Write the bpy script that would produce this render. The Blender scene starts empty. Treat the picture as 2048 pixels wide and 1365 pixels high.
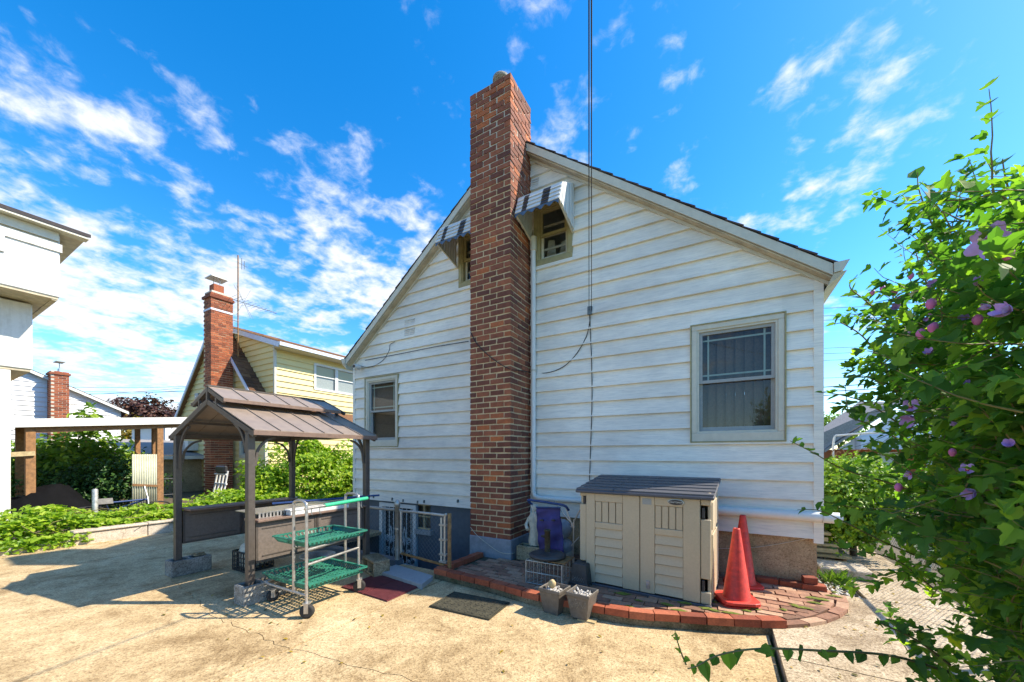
import bpy, bmesh, math, random
from mathutils import Vector, Matrix
rnd = random.Random(7)
PI = math.pi
scene = bpy.context.scene
C = scene.collection
# ---------------------------------------------------------------- camera
CAMH = 1.48
YAW = math.radians(29.5)
FPX = 740.0
HOR = 909.0
cam = bpy.data.cameras.new('camera'); camo = bpy.data.objects.new('camera', cam); C.objects.link(camo)
cam.sensor_width = 36.0
cam.lens = FPX / 2048 * 36.0
cam.shift_y = (HOR - 682.5) / 2048.0
cam.clip_start = 0.05; cam.clip_end = 2000
camo.location = (0, 0, CAMH); camo.rotation_euler = (math.radians(90), 0, YAW)
scene.camera = camo
# ---------------------------------------------------------------- light
SUN_EL = math.radians(45.0); SUN_PHI = math.radians(30.0)          # PHI measured from +X towards +Y
sdir = Vector((math.cos(SUN_PHI) * math.cos(SUN_EL), math.sin(SUN_PHI) * math.cos(SUN_EL), math.sin(SUN_EL)))
sun = bpy.data.lights.new('sun', 'SUN'); suno = bpy.data.objects.new('sun', sun); C.objects.link(suno)
sun.energy = 4.6; sun.angle = math.radians(0.5); sun.color = (1.0, 0.9, 0.72)
suno.rotation_euler = (-sdir).to_track_quat('-Z', 'Y').to_euler()
suno.location = (10, 5, 20)
world = bpy.data.worlds.new('World'); scene.world = world; world.use_nodes = True
SKY_STRENGTH = 0.118
def build_world():
    nt = world.node_tree; N = nt.nodes; L = nt.links; N.clear()
    out = N.new('ShaderNodeOutputWorld'); bg = N.new('ShaderNodeBackground'); bg.inputs['Strength'].default_value = SKY_STRENGTH
    L.new(bg.outputs[0], out.inputs[0])
    sky = N.new('ShaderNodeTexSky'); sky.sky_type = 'NISHITA'; sky.sun_disc = False
    sky.sun_elevation = SUN_EL; sky.sun_rotation = math.radians(90) - SUN_PHI
    sky.air_density = 1.0; sky.dust_density = 0.3; sky.ozone_density = 2.5
    hs = N.new('ShaderNodeHueSaturation'); hs.inputs['Saturation'].default_value = 1.42; hs.inputs['Value'].default_value = 1.38
    L.new(sky.outputs[0], hs.inputs['Color'])
    tc = N.new('ShaderNodeTexCoord'); sep = N.new('ShaderNodeSeparateXYZ'); L.new(tc.outputs['Generated'], sep.inputs[0])
    def m(op, a, b=None, c=None):
        n = N.new('ShaderNodeMath'); n.operation = op
        for i, v in enumerate((a, b, c)):
            if v is None: continue
            if hasattr(v, 'links') or hasattr(v, 'is_linked'): L.new(v, n.inputs[i])
            else: n.inputs[i].default_value = v
        return n.outputs[0]
    zc = m('MAXIMUM', sep.outputs[2], 0.0)
    den = m('ADD', zc, 0.14)
    px = m('DIVIDE', sep.outputs[0], den); py = m('DIVIDE', sep.outputs[1], den)
    cb = N.new('ShaderNodeCombineXYZ'); L.new(px, cb.inputs[0]); L.new(py, cb.inputs[1])
    def noise(scale, detail, rough, off, dist=0.0):
        mp = N.new('ShaderNodeMapping'); mp.inputs['Location'].default_value = off
        L.new(cb.outputs[0], mp.inputs[0])
        n = N.new('ShaderNodeTexNoise'); n.inputs['Scale'].default_value = scale; n.inputs['Detail'].default_value = detail
        n.inputs['Roughness'].default_value = rough; n.inputs['Distortion'].default_value = dist
        L.new(mp.outputs[0], n.inputs['Vector']); return n.outputs[0]
    big = noise(0.9, 2.0, 0.5, CLOUD_OFF)
    mid = noise(3.0, 3.0, 0.5, MID_OFF, 0.2)
    puff = noise(8.0, 3.0, 0.55, (1.3, 0.7, 0), 0.3)
    fine = noise(19.0, 6.0, 0.65, (0.3, 4.7, 0), 0.3)
    s = m('ADD', m('ADD', m('MULTIPLY', big, 0.75), m('MULTIPLY', puff, 0.62)), m('ADD', m('MULTIPLY', mid, 0.75), m('MULTIPLY', fine, 0.36)))
    # cloud cover thickens gently towards the west and the horizon
    west = m('MULTIPLY', m('MINIMUM', m('MAXIMUM', m('MULTIPLY', px, -1.0), -1.5), 2.0), 0.105)
    s = m('ADD', s, west)
    mr = N.new('ShaderNodeMapRange'); mr.interpolation_type = 'SMOOTHSTEP'
    mr.inputs['From Min'].default_value = 1.29; mr.inputs['From Max'].default_value = 1.60
    L.new(s, mr.inputs['Value'])
    dens = m('MULTIPLY', mr.outputs[0], 0.95)
    mix = N.new('ShaderNodeMixRGB'); L.new(dens, mix.inputs[0]); L.new(hs.outputs[0], mix.inputs[1])
    cc = N.new('ShaderNodeMixRGB'); cc.inputs[1].default_value = (3.5, 3.8, 4.4, 1); cc.inputs[2].default_value = (5.9, 5.9, 5.9, 1)
    L.new(fine, cc.inputs[0]); L.new(cc.outputs[0], mix.inputs[2])
    L.new(mix.outputs[0], bg.inputs[0])
CLOUD_OFF = (4.4, 9.1, 0); MID_OFF = (8.8, 6.1, 0)
build_world()
vs = scene.view_settings
vs.view_transform = 'Standard'; vs.look = 'None'; vs.exposure = 1.0; vs.gamma = 1.0; vs.use_curve_mapping = False
scene.render.engine = 'CYCLES'
# ---------------------------------------------------------------- pixel helpers (a pixel is a direction; distance comes from the plane it lies on)
SA, CA = math.sin(YAW), math.cos(YAW)
def ray(x):
    u = (x - 1024) / FPX
    return (-SA + CA * u, CA + SA * u)
def onY(x, y, Y):
    r = ray(x); Z = Y / r[1]; return Vector((r[0] * Z, Y, CAMH + (HOR - y) / FPX * Z))
def onX(x, y, X):
    r = ray(x); Z = X / r[0]; return Vector((X, r[1] * Z, CAMH + (HOR - y) / FPX * Z))
def onZ(x, y, z=0.0):
    Z = (CAMH - z) * FPX / (y - HOR); r = ray(x); return Vector((r[0] * Z, r[1] * Z, z))
def atF(x, y, Z):
    r = ray(x); return Vector((r[0] * Z, r[1] * Z, CAMH + (HOR - y) / FPX * Z))
# ---------------------------------------------------------------- materials
MATS = {}
def nodes(name):
    m = bpy.data.materials.new(name); m.use_nodes = True
    return m, m.node_tree.nodes, m.node_tree.links, m.node_tree.nodes['Principled BSDF']
def pos(N, L, scale=(1, 1, 1), rot=(0, 0, 0)):
    g = N.new('ShaderNodeNewGeometry'); mp = N.new('ShaderNodeMapping'); mp.inputs['Scale'].default_value = scale; mp.inputs['Rotation'].default_value = rot
    L.new(g.outputs['Position'], mp.inputs[0]); return mp.outputs[0]
def objc(N, L, scale=(1, 1, 1)):
    g = N.new('ShaderNodeTexCoord'); mp = N.new('ShaderNodeMapping'); mp.inputs['Scale'].default_value = scale
    L.new(g.outputs['Object'], mp.inputs[0]); return mp.outputs[0]
def tnoise(N, L, vec, scale, detail=4, rough=0.6, dist=0):
    n = N.new('ShaderNodeTexNoise'); n.inputs['Scale'].default_value = scale; n.inputs['Detail'].default_value = detail
    n.inputs['Roughness'].default_value = rough; n.inputs['Distortion'].default_value = dist; L.new(vec, n.inputs['Vector']); return n.outputs[0]
def ramp(N, L, fac, stops, interp='LINEAR'):
    r = N.new('ShaderNodeValToRGB'); cr = r.color_ramp; cr.interpolation = interp
    while len(cr.elements) < len(stops): cr.elements.new(0.5)
    for e, (p, c) in zip(cr.elements, stops): e.position = p; e.color = (c[0], c[1], c[2], 1)
    L.new(fac, r.inputs[0]); return r.outputs[0]
def mixc(N, L, fac, a, b, mode='MIX'):
    n = N.new('ShaderNodeMixRGB'); n.blend_type = mode
    for i, v in ((0, fac), (1, a), (2, b)):
        if isinstance(v, (int, float)): n.inputs[i].default_value = v
        elif isinstance(v, tuple): n.inputs[i].default_value = (v[0], v[1], v[2], 1)
        else: L.new(v, n.inputs[i])
    return n.outputs[0]
def bump(N, L, bsdf, h, strength=0.3, dist=0.01):
    b = N.new('ShaderNodeBump'); b.inputs['Strength'].default_value = strength; b.inputs['Distance'].default_value = dist
    L.new(h, b.inputs['Height']); L.new(b.outputs[0], bsdf.inputs['Normal'])
def rand_fac(N, L):
    g = N.new('ShaderNodeNewGeometry'); o = N.new('ShaderNodeObjectInfo')
    a = N.new('ShaderNodeMath'); a.operation = 'ADD'; L.new(g.outputs['Random Per Island'], a.inputs[0]); L.new(o.outputs['Random'], a.inputs[1])
    f = N.new('ShaderNodeMath'); f.operation = 'FRACT'; L.new(a.outputs[0], f.inputs[0]); return f.outputs[0]
def plain(name, col, rough=0.5, metal=0.0, var=0.12, scale=18, bmp=0.05, spec=0.5, coat=0.0):
    m, N, L, B = nodes(name)
    v = pos(N, L)
    n1 = tnoise(N, L, v, scale, 5, 0.65); n2 = tnoise(N, L, v, scale * 0.13, 3, 0.6)
    d = tuple(max(0, c * (1 - var * 1.6)) for c in col); h = tuple(min(1, c * (1 + var)) for c in col)
    c1 = ramp(N, L, n1, [(0.3, d), (0.7, h)])
    c2 = mixc(N, L, mixc(N, L, 1.0, n2, (0.5, 0.5, 0.5), 'MULTIPLY'), c1, tuple(c * 0.75 for c in col))
    L.new(c2, B.inputs['Base Color']); B.inputs['Roughness'].default_value = rough; B.inputs['Metallic'].default_value = metal
    B.inputs['Specular IOR Level'].default_value = spec; B.inputs['Coat Weight'].default_value = coat
    rr = N.new('ShaderNodeMapRange'); rr.inputs['To Min'].default_value = max(0.02, rough - 0.12); rr.inputs['To Max'].default_value = min(1, rough + 0.12)
    L.new(n1, rr.inputs['Value']); L.new(rr.outputs[0], B.inputs['Roughness'])
    if bmp: bump(N, L, B, n1, bmp, 0.004)
    MATS[name] = m; return m
def brickmat(name, stops, soot=None):
    m, N, L, B = nodes(name); v = pos(N, L); f = rand_fac(N, L)
    c = ramp(N, L, f, stops)
    n = tnoise(N, L, v, 60, 5, 0.7); n2 = tnoise(N, L, v, 14, 4, 0.6)
    c = mixc(N, L, 0.75, c, ramp(N, L, n, [(0.25, (0.55, 0.5, 0.48)), (0.75, (1.25, 1.2, 1.15))]), 'MULTIPLY')
    c = mixc(N, L, 0.6, c, ramp(N, L, n2, [(0.3, (0.6, 0.55, 0.55)), (0.7, (1.2, 1.15, 1.1))]), 'MULTIPLY')
    L.new(c, B.inputs['Base Color']); B.inputs['Roughness'].default_value = 0.85
    bump(N, L, B, n, 0.5, 0.004); MATS[name] = m; return m
def sidingmat(name, col, dirt, grain=0.5, dirtamt=0.5):
    m, N, L, B = nodes(name)
    v = pos(N, L, (1.6, 1.6, 24.0)); g = tnoise(N, L, v, 3.2, 6, 0.72, 0.5)
    v2 = pos(N, L, (0.5, 0.5, 0.9)); w = tnoise(N, L, v2, 1.5, 5, 0.65)
    v3 = pos(N, L, (1.0, 1.0, 9.0)); st = tnoise(N, L, v3, 2.6, 5, 0.7, 0.3)
    fac = ramp(N, L, mixc(N, L, 0.5, w, mixc(N, L, 0.5, st, g)), [(0.45, (0, 0, 0)), (0.62, (dirtamt,) * 3)])
    f = rand_fac(N, L)
    base = mixc(N, L, 0.5, col, ramp(N, L, f, [(0, tuple(c * 0.93 for c in col)), (1, tuple(min(1, c * 1.05) for c in col))]))
    c = mixc(N, L, fac, base, dirt)
    gm = ramp(N, L, g, [(0.34, (0.66, 0.69, 0.72)), (0.5, (0.95, 0.95, 0.95)), (0.6, (1.06, 1.06, 1.05))])
    c = mixc(N, L, grain, c, gm, 'MULTIPLY')
    L.new(c, B.inputs['Base Color']); B.inputs['Roughness'].default_value = 0.55
    bump(N, L, B, g, 0.35, 0.004); MATS[name] = m; return m
def leafmat(name, stops, trans=0.35, rough=0.45):
    m, N, L, B = nodes(name); f = rand_fac(N, L); v = pos(N, L); n = tnoise(N, L, v, 2.2, 2, 0.5)
    ff = N.new('ShaderNodeMath'); ff.operation = 'MULTIPLY_ADD'; L.new(n, ff.inputs[0]); ff.inputs[1].default_value = 0.7
    mm = N.new('ShaderNodeMath'); mm.operation = 'MULTIPLY_ADD'; L.new(f, mm.inputs[0]); mm.inputs[1].default_value = 0.7; mm.inputs[2].default_value = -0.22
    L.new(mm.outputs[0], ff.inputs[2])
    c = ramp(N, L, ff.outputs[0], stops)
    L.new(c, B.inputs['Base Color']); B.inputs['Roughness'].default_value = rough; B.inputs['Specular IOR Level'].default_value = 0.35
    t = N.new('ShaderNodeBsdfTranslucent'); L.new(mixc(N, L, 1.0, c, (1.5, 1.7, 0.55), 'MULTIPLY'), t.inputs[0])
    ms = N.new('ShaderNodeMixShader'); ms.inputs[0].default_value = trans
    out = [x for x in N if x.type == 'OUTPUT_MATERIAL'][0]
    L.new(B.outputs[0], ms.inputs[1]); L.new(t.outputs[0], ms.inputs[2]); L.new(ms.outputs[0], out.inputs[0])
    MATS[name] = m; return m
def glassmat(name, tint=(0.02, 0.022, 0.025), transp=0.55):
    m, N, L, B = nodes(name)
    gl = N.new('ShaderNodeBsdfGlossy'); gl.inputs['Roughness'].default_value = 0.03
    tr = N.new('ShaderNodeBsdfTransparent'); tr.inputs[0].default_value = (0.72, 0.74, 0.74, 1)
    lw = N.new('ShaderNodeLayerWeight'); lw.inputs['Blend'].default_value = 0.5
    pw = N.new('ShaderNodeMath'); pw.operation = 'POWER'; pw.inputs[1].default_value = 4.0; L.new(lw.outputs['Facing'], pw.inputs[0])
    ad = N.new('ShaderNodeMath'); ad.operation = 'MULTIPLY_ADD'; ad.inputs[1].default_value = 0.7; ad.inputs[2].default_value = 0.05; L.new(pw.outputs[0], ad.inputs[0])
    ms = N.new('ShaderNodeMixShader'); L.new(ad.outputs[0], ms.inputs[0]); L.new(tr.outputs[0], ms.inputs[1]); L.new(gl.outputs[0], ms.inputs[2])
    out = [x for x in N if x.type == 'OUTPUT_MATERIAL'][0]; L.new(ms.outputs[0], out.inputs[0])
    MATS[name] = m; return m
def concretemat(name, c0, c1, c2, speck=0.5):
    m, N, L, B = nodes(name); v = pos(N, L)
    big = tnoise(N, L, v, 0.8, 7, 0.68, 0.4); midn = tnoise(N, L, v, 5, 6, 0.75, 0.3)
    vo = N.new('ShaderNodeTexVoronoi'); vo.inputs['Scale'].default_value = 75; L.new(v, vo.inputs['Vector'])
    vo2 = N.new('ShaderNodeTexVoronoi'); vo2.inputs['Scale'].default_value = 150; L.new(v, vo2.inputs['Vector'])
    sp = tnoise(N, L, v, 210, 3, 0.6)
    c = ramp(N, L, mixc(N, L, 0.45, big, midn), [(0.36, c0), (0.5, c1), (0.62, c2)])
    cs = ramp(N, L, vo.outputs['Color'], [(0.08, (0.38, 0.33, 0.28)), (0.45, (1, 1, 1)), (0.85, (1.1, 1.1, 1.08)), (0.97, (1.6, 1.6, 1.6))])
    c = mixc(N, L, speck, c, cs, 'MULTIPLY')
    cs2 = ramp(N, L, vo2.outputs['Color'], [(0.1, (0.5, 0.45, 0.4)), (0.5, (1, 1, 1)), (0.9, (1.3, 1.3, 1.3))])
    c = mixc(N, L, speck, c, cs2, 'MULTIPLY')
    st = ramp(N, L, tnoise(N, L, v, 1.7, 6, 0.72, 0.8), [(0.36, (0.55, 0.5, 0.44)), (0.5, (1, 1, 1))])
    c = mixc(N, L, 0.75, c, st, 'MULTIPLY')
    c = mixc(N, L, 0.5, c, ramp(N, L, sp, [(0.3, (0.7, 0.7, 0.68)), (0.7, (1.2, 1.2, 1.2))]), 'MULTIPLY')
    L.new(c, B.inputs['Base Color']); B.inputs['Roughness'].default_value = 0.9; B.inputs['Specular IOR Level'].default_value = 0.25
    bump(N, L, B, mixc(N, L, 0.5, vo.outputs['Distance'], sp), 0.6, 0.005); MATS[name] = m; return m
sidingmat('siding', (0.86, 0.81, 0.715), (0.45, 0.43, 0.4), 0.75, 0.6)
sidingmat('siding_yellow', (0.76, 0.62, 0.28), (0.6, 0.48, 0.22), 0.3, 0.35)
sidingmat('siding_far', (0.78, 0.78, 0.78), (0.6, 0.6, 0.6), 0.2, 0.3)
plain('trim', (0.76, 0.75, 0.70), 0.45, var=0.06, scale=9)
plain('trim_blue', (0.62, 0.68, 0.80), 0.5, var=0.06, scale=9)
plain('trim_cream', (0.6, 0.57, 0.47), 0.5, var=0.08, scale=12)
plain('trim_tan', (0.36, 0.31, 0.15), 0.6, var=0.15, scale=20)
plain('sash_grey', (0.34, 0.35, 0.34), 0.5, var=0.1)
plain('muntin', (0.45, 0.55, 0.45), 0.5)
plain('blind', (0.2, 0.14, 0.095), 0.8, var=0.2, scale=40)
plain('curtain', (0.6, 0.62, 0.58), 0.8, var=0.15)
plain('dark', (0.02, 0.02, 0.02), 0.9, var=0.1, bmp=0)
brickmat('brick', [(0.0, (0.135, 0.048, 0.032)), (0.3, (0.2, 0.068, 0.04)), (0.6, (0.26, 0.088, 0.047)), (0.88, (0.33, 0.11, 0.053)), (0.96, (0.43, 0.13, 0.045)), (1.0, (0.5, 0.15, 0.045))])
brickmat('brick_orange', [(0.0, (0.16, 0.045, 0.02)), (0.5, (0.3, 0.085, 0.035)), (1.0, (0.42, 0.13, 0.05))])
brickmat('paver', [(0.0, (0.2, 0.11, 0.07)), (0.4, (0.34, 0.18, 0.115)), (0.75, (0.42, 0.25, 0.16)), (1.0, (0.5, 0.34, 0.23))])
brickmat('edging', [(0.0, (0.24, 0.06, 0.03)), (0.5, (0.36, 0.09, 0.04)), (1.0, (0.44, 0.14, 0.07))])
plain('mortar', (0.64, 0.5, 0.31), 0.95, var=0.2, scale=40, bmp=0.3)
plain('mortar_pale', (0.56, 0.5, 0.41), 0.95, var=0.2, scale=40, bmp=0.3)
concretemat('concrete', (0.34, 0.235, 0.12), (0.52, 0.385, 0.215), (0.63, 0.49, 0.295), 0.6)
concretemat('concrete_pale', (0.36, 0.28, 0.19), (0.47, 0.38, 0.27), (0.58, 0.49, 0.37), 0.7)
concretemat('curb', (0.36, 0.30, 0.24), (0.5, 0.43, 0.35), (0.6, 0.53, 0.44), 0.4)
concretemat('stucco', (0.3, 0.215, 0.125), (0.44, 0.33, 0.2), (0.54, 0.42, 0.27), 0.5)
concretemat('block', (0.2, 0.19, 0.17), (0.28, 0.27, 0.25), (0.36, 0.34, 0.3), 0.7)
concretemat('block_mossy', (0.16, 0.13, 0.07), (0.3, 0.25, 0.16), (0.42, 0.36, 0.25), 0.7)
concretemat('block_blue', (0.14, 0.16, 0.19), (0.2, 0.23, 0.26), (0.27, 0.3, 0.33), 0.6)
concretemat('moss_curb', (0.06, 0.07, 0.03), (0.15, 0.125, 0.08), (0.26, 0.21, 0.14), 0.6)
plain('paint_blue', (0.095, 0.12, 0.15), 0.7, var=0.15, scale=14, bmp=0.4)
plain('paint_grey', (0.26, 0.28, 0.32), 0.7, var=0.2, scale=14, bmp=0.5)
plain('slab_blue', (0.33, 0.34, 0.35), 0.6, var=0.12, scale=20, bmp=0.15)
plain('soil', (0.11, 0.085, 0.05), 0.95, var=0.4, scale=12, bmp=0.5)
plain('grass_ground', (0.09, 0.13, 0.03), 0.95, var=0.4, scale=9, bmp=0.5)
plain('moss', (0.16, 0.19, 0.02), 0.95, var=0.4, scale=60, bmp=0.6)
plain('asphalt', (0.06, 0.06, 0.06), 0.9, var=0.2)
brickmat('shingle_dark', [(0.0, (0.05, 0.045, 0.05)), (1.0, (0.12, 0.10, 0.10))])
brickmat('shingle_brown', [(0.0, (0.09, 0.045, 0.022)), (0.5, (0.16, 0.08, 0.036)), (1.0, (0.24, 0.13, 0.06))])
brickmat('shingle_grey', [(0.0, (0.25, 0.25, 0.25)), (1.0, (0.36, 0.36, 0.36))])
glassmat('glass')
plain('gazebo_metal', (0.11, 0.092, 0.08), 0.42, 0.3, var=0.15, scale=25)
plain('gazebo_roof_sunlit', (0.32, 0.25, 0.2), 0.45, 0.2, var=0.12, scale=12)  # the dark brown metal again, lightened so the colour carries sunlight on the roof
plain('gazebo_panel', (0.15, 0.12, 0.1), 0.6, 0.0, var=0.2, scale=50)
plain('gazebo_counter', (0.2, 0.13, 0.1), 0.5, 0.1, var=0.15)
plain('steel', (0.52, 0.5, 0.48), 0.35, 0.7, var=0.15, scale=30)
plain('galv', (0.5, 0.49, 0.45), 0.45, 0.6, var=0.25, scale=25)
plain('wire', (0.16, 0.18, 0.18), 0.5, 0.5, bmp=0)
plain('rust', (0.3, 0.15, 0.05), 0.85, var=0.5, scale=16, bmp=0.4)
plain('tray_green', (0.025, 0.19, 0.13), 0.5, var=0.3, scale=14)
plain('grip_green', (0.04, 0.45, 0.24), 0.4)
plain('rubber', (0.03, 0.028, 0.027), 0.8)
plain('black_plastic', (0.028, 0.028, 0.03), 0.5)
plain('resin', (0.53, 0.43, 0.29), 0.55, var=0.06, scale=60, bmp=0.12)
plain('resin_grey', (0.085, 0.085, 0.1), 0.5, var=0.1, scale=60, bmp=0.1)
plain('cone', (0.66, 0.045, 0.028), 0.55, var=0.28, scale=22, bmp=0.1)
plain('purple', (0.05, 0.04, 0.17), 0.75, var=0.3, scale=8, bmp=0.2)
plain('navy', (0.012, 0.045, 0.17), 0.5)
plain('white_plastic', (0.7, 0.7, 0.68), 0.45)
plain('milk_grey', (0.38, 0.4, 0.45), 0.6, var=0.2)
plain('cloth_cream', (0.6, 0.56, 0.45), 0.9, var=0.2)
plain('pot', (0.13, 0.115, 0.1), 0.5, var=0.25, scale=22)
plain('pot_dark', (0.04, 0.042, 0.045), 0.45, var=0.3, scale=22)
plain('pebble', (0.6, 0.56, 0.5), 0.8, var=0.2, scale=60)
plain('wood', (0.3, 0.15, 0.06), 0.8, var=0.35, scale=20, bmp=0.3)
plain('wood_pale', (0.5, 0.38, 0.2), 0.8, var=0.25, scale=20, bmp=0.3)
plain('mat_red', (0.17, 0.035, 0.04), 0.8, var=0.2)
plain('mat_dark', (0.055, 0.05, 0.03), 0.85, var=0.4, scale=30)
plain('white_paint', (0.66, 0.66, 0.64), 0.5, var=0.08, scale=6)
def streaky(name, col, dirt):
    m, N, L, B = nodes(name); a = tnoise(N, L, pos(N, L, (5, 5, 0.5)), 2.0, 6, 0.7); b = tnoise(N, L, pos(N, L), 9, 6, 0.75)
    c = mixc(N, L, ramp(N, L, mixc(N, L, 0.45, a, b), [(0.46, (0, 0, 0)), (0.66, (0.6,) * 3)]), col, dirt)
    L.new(c, B.inputs['Base Color']); B.inputs['Roughness'].default_value = 0.75; bump(N, L, B, b, 0.25, 0.004); MATS[name] = m
streaky('white_wall', (0.66, 0.65, 0.62), (0.42, 0.4, 0.36))
plain('soffit', (0.55, 0.47, 0.33), 0.7, var=0.25, scale=6)
plain('tarp', (0.005, 0.005, 0.006), 0.85, spec=0.1, var=0.3, scale=6, bmp=0.3)
plain('bark', (0.13, 0.085, 0.05), 0.9, var=0.35, scale=30, bmp=0.5)
plain('stem', (0.2, 0.17, 0.06), 0.7, var=0.3, scale=30)
plain('blue_stripe', (0.06, 0.11, 0.2), 0.5, var=0.3, scale=20)
plain('black_paint', (0.025, 0.03, 0.035), 0.5)
plain('poly', (0.5, 0.5, 0.38), 0.4, var=0.15, scale=6)
plain('car_white', (0.75, 0.76, 0.78), 0.25, var=0.03, bmp=0, coat=0.6)
plain('petal', (0.46, 0.3, 0.66), 0.6, var=0.15, scale=40)
plain('petal_red', (0.45, 0.02, 0.1), 0.6)
plain('bud', (0.6, 0.16, 0.4), 0.6)
plain('stamen', (0.75, 0.7, 0.3), 0.6)
leafmat('leaf_hibiscus', [(0.05, (0.035, 0.11, 0.03)), (0.45, (0.085, 0.2, 0.035)), (0.75, (0.18, 0.32, 0.04)), (0.94, (0.36, 0.45, 0.045)), (1.0, (0.5, 0.42, 0.05))], 0.55, 0.6)
leafmat('leaf_vine', [(0.1, (0.11, 0.22, 0.015)), (0.5, (0.24, 0.37, 0.022)), (0.95, (0.42, 0.5, 0.045))], 0.4)
leafmat('leaf_shrub', [(0.1, (0.07, 0.15, 0.02)), (0.5, (0.17, 0.3, 0.035)), (0.95, (0.4, 0.48, 0.06))], 0.3)
leafmat('leaf_dark', [(0.1, (0.02, 0.055, 0.018)), (0.6, (0.05, 0.12, 0.025)), (0.95, (0.12, 0.2, 0.04))], 0.2)
leafmat('leaf_conifer', [(0.1, (0.06, 0.14, 0.012)), (0.5, (0.16, 0.28, 0.02)), (0.95, (0.36, 0.44, 0.03))], 0.3)
leafmat('leaf_purple', [(0.1, (0.03, 0.014, 0.014)), (0.5, (0.075, 0.03, 0.025)), (0.95, (0.16, 0.08, 0.05))], 0.2)
leafmat('leaf_autumn', [(0.1, (0.1, 0.1, 0.02)), (0.5, (0.3, 0.22, 0.03)), (0.95, (0.5, 0.33, 0.05))], 0.3)
leafmat('leaf_grass', [(0.1, (0.05, 0.1, 0.02)), (0.5, (0.1, 0.2, 0.03)), (0.95, (0.22, 0.32, 0.04))], 0.3)
# ---------------------------------------------------------------- mesh helpers
class MB:
    def __init__(s): s.v = []; s.f = []; s.sm = []
    def add(s, vs, fs, smooth=False):
        o = len(s.v); s.v += [tuple(v) for v in vs]
        for f in fs: s.f.append(tuple(i + o for i in f)); s.sm.append(smooth)
        return s
    def box(s, x0, x1, y0, y1, z0, z1):
        return s.add([(x0, y0, z0), (x1, y0, z0), (x1, y1, z0), (x0, y1, z0), (x0, y0, z1), (x1, y0, z1), (x1, y1, z1), (x0, y1, z1)], BOXF)
    def quad(s, a, b, c, d): return s.add([a, b, c, d], [(0, 1, 2, 3)])
    def bar(s, p0, p1, w, h, up=(0, 0, 1)):
        p0 = Vector(p0); p1 = Vector(p1); d = (p1 - p0).normalized(); up = Vector(up)
        r = d.cross(up)
        if r.length < 1e-4: r = d.cross(Vector((1, 0, 0)))
        r.normalize(); u = r.cross(d).normalized()
        a = r * (w / 2); b = u * (h / 2)
        return s.add([p0 - a - b, p0 + a - b, p0 + a + b, p0 - a + b, p1 - a - b, p1 + a - b, p1 + a + b, p1 - a + b],
                     [(3, 2, 1, 0), (4, 5, 6, 7), (0, 1, 5, 4), (1, 2, 6, 5), (2, 3, 7, 6), (3, 0, 4, 7)])
    def tube(s, pts, r, n=8, cap=True, rs=None):
        pts = [Vector(p) for p in pts]; rings = []
        t0 = (pts[1] - pts[0]).normalized(); ref = Vector((0, 0, 1)) if abs(t0.z) < 0.9 else Vector((1, 0, 0))
        side = t0.cross(ref).normalized(); vs = []
        for i, p in enumerate(pts):
            t = (pts[min(i + 1, len(pts) - 1)] - pts[max(i - 1, 0)]).normalized()
            side = (side - t * side.dot(t)).normalized(); up = t.cross(side); rr = rs[i] if rs else r
            for k in range(n):
                a = 2 * PI * k / n; vs.append(p + side * (math.cos(a) * rr) + up * (math.sin(a) * rr))
        fs = []
        for i in range(len(pts) - 1):
            for k in range(n):
                a = i * n + k; b = i * n + (k + 1) % n; fs.append((a, b, b + n, a + n))
        s.add(vs, fs, n > 4)
        if cap: s.add(vs[:n], [tuple(range(n - 1, -1, -1))]); s.add(vs[-n:], [tuple(range(n))])
        return s
    def lathe(s, prof, c=(0, 0, 0), n=24, axis='z', smooth=True):
        vs = []; c = Vector(c)
        for (r, z) in prof:
            for k in range(n):
                a = 2 * PI * k / n; x, y = r * math.cos(a), r * math.sin(a)
                p = {'z': (x, y, z), 'x': (z, x, y), 'y': (x, z, y)}[axis]; vs.append(c + Vector(p))
        fs = []
        for i in range(len(prof) - 1):
            for k in range(n):
                a = i * n + k; b = i * n + (k + 1) % n; fs.append((a, b, b + n, a + n))
        s.add(vs, fs, smooth); s.add(vs[:n], [tuple(range(n - 1, -1, -1))]); s.add(vs[-n:], [tuple(range(n))]); return s
    def prism(s, poly, d0, d1):
        """poly: list of 3-D points; extruded from +d0 to +d1 (vectors)"""
        n = len(poly); d0 = Vector(d0); d1 = Vector(d1)
        vs = [Vector(p) + d0 for p in poly] + [Vector(p) + d1 for p in poly]
        return s.add(vs, [tuple(range(n - 1, -1, -1)), tuple(range(n, 2 * n))] + [(i, (i + 1) % n, (i + 1) % n + n, i + n) for i in range(n)])
    def mesh(s, name, base=(0, 0, 0)):
        me = bpy.data.meshes.new(name); b = base
        me.from_pydata([(v[0] - b[0], v[1] - b[1], v[2] - b[2]) for v in s.v], [], s.f)
        me.polygons.foreach_set('use_smooth', s.sm); me.update()
        bm = bmesh.new(); bm.from_mesh(me); bmesh.ops.recalc_face_normals(bm, faces=bm.faces); bm.to_mesh(me); bm.free()
        return me
    def build(s, name, mat, parent=None, base=None, bevel=0, seg=1):
        if base is None: base = gbase(parent) if parent is not None else center_base(s.v)
        me = s.mesh(name, base); me.materials.append(MATS[mat]); o = bpy.data.objects.new(name, me); C.objects.link(o)
        pb = gbase(parent) if parent is not None else Vector((0, 0, 0))
        o.location = Vector(base) - pb; o.parent = parent; BASE[o.name] = Vector(base)
        if bevel:
            md = o.modifiers.new('bevel', 'BEVEL'); md.width = bevel; md.segments = seg; md.limit_method = 'ANGLE'; md.angle_limit = math.radians(40)
        return o
BOXF = [(3, 2, 1, 0), (4, 5, 6, 7), (0, 1, 5, 4), (1, 2, 6, 5), (2, 3, 7, 6), (3, 0, 4, 7)]
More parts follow.
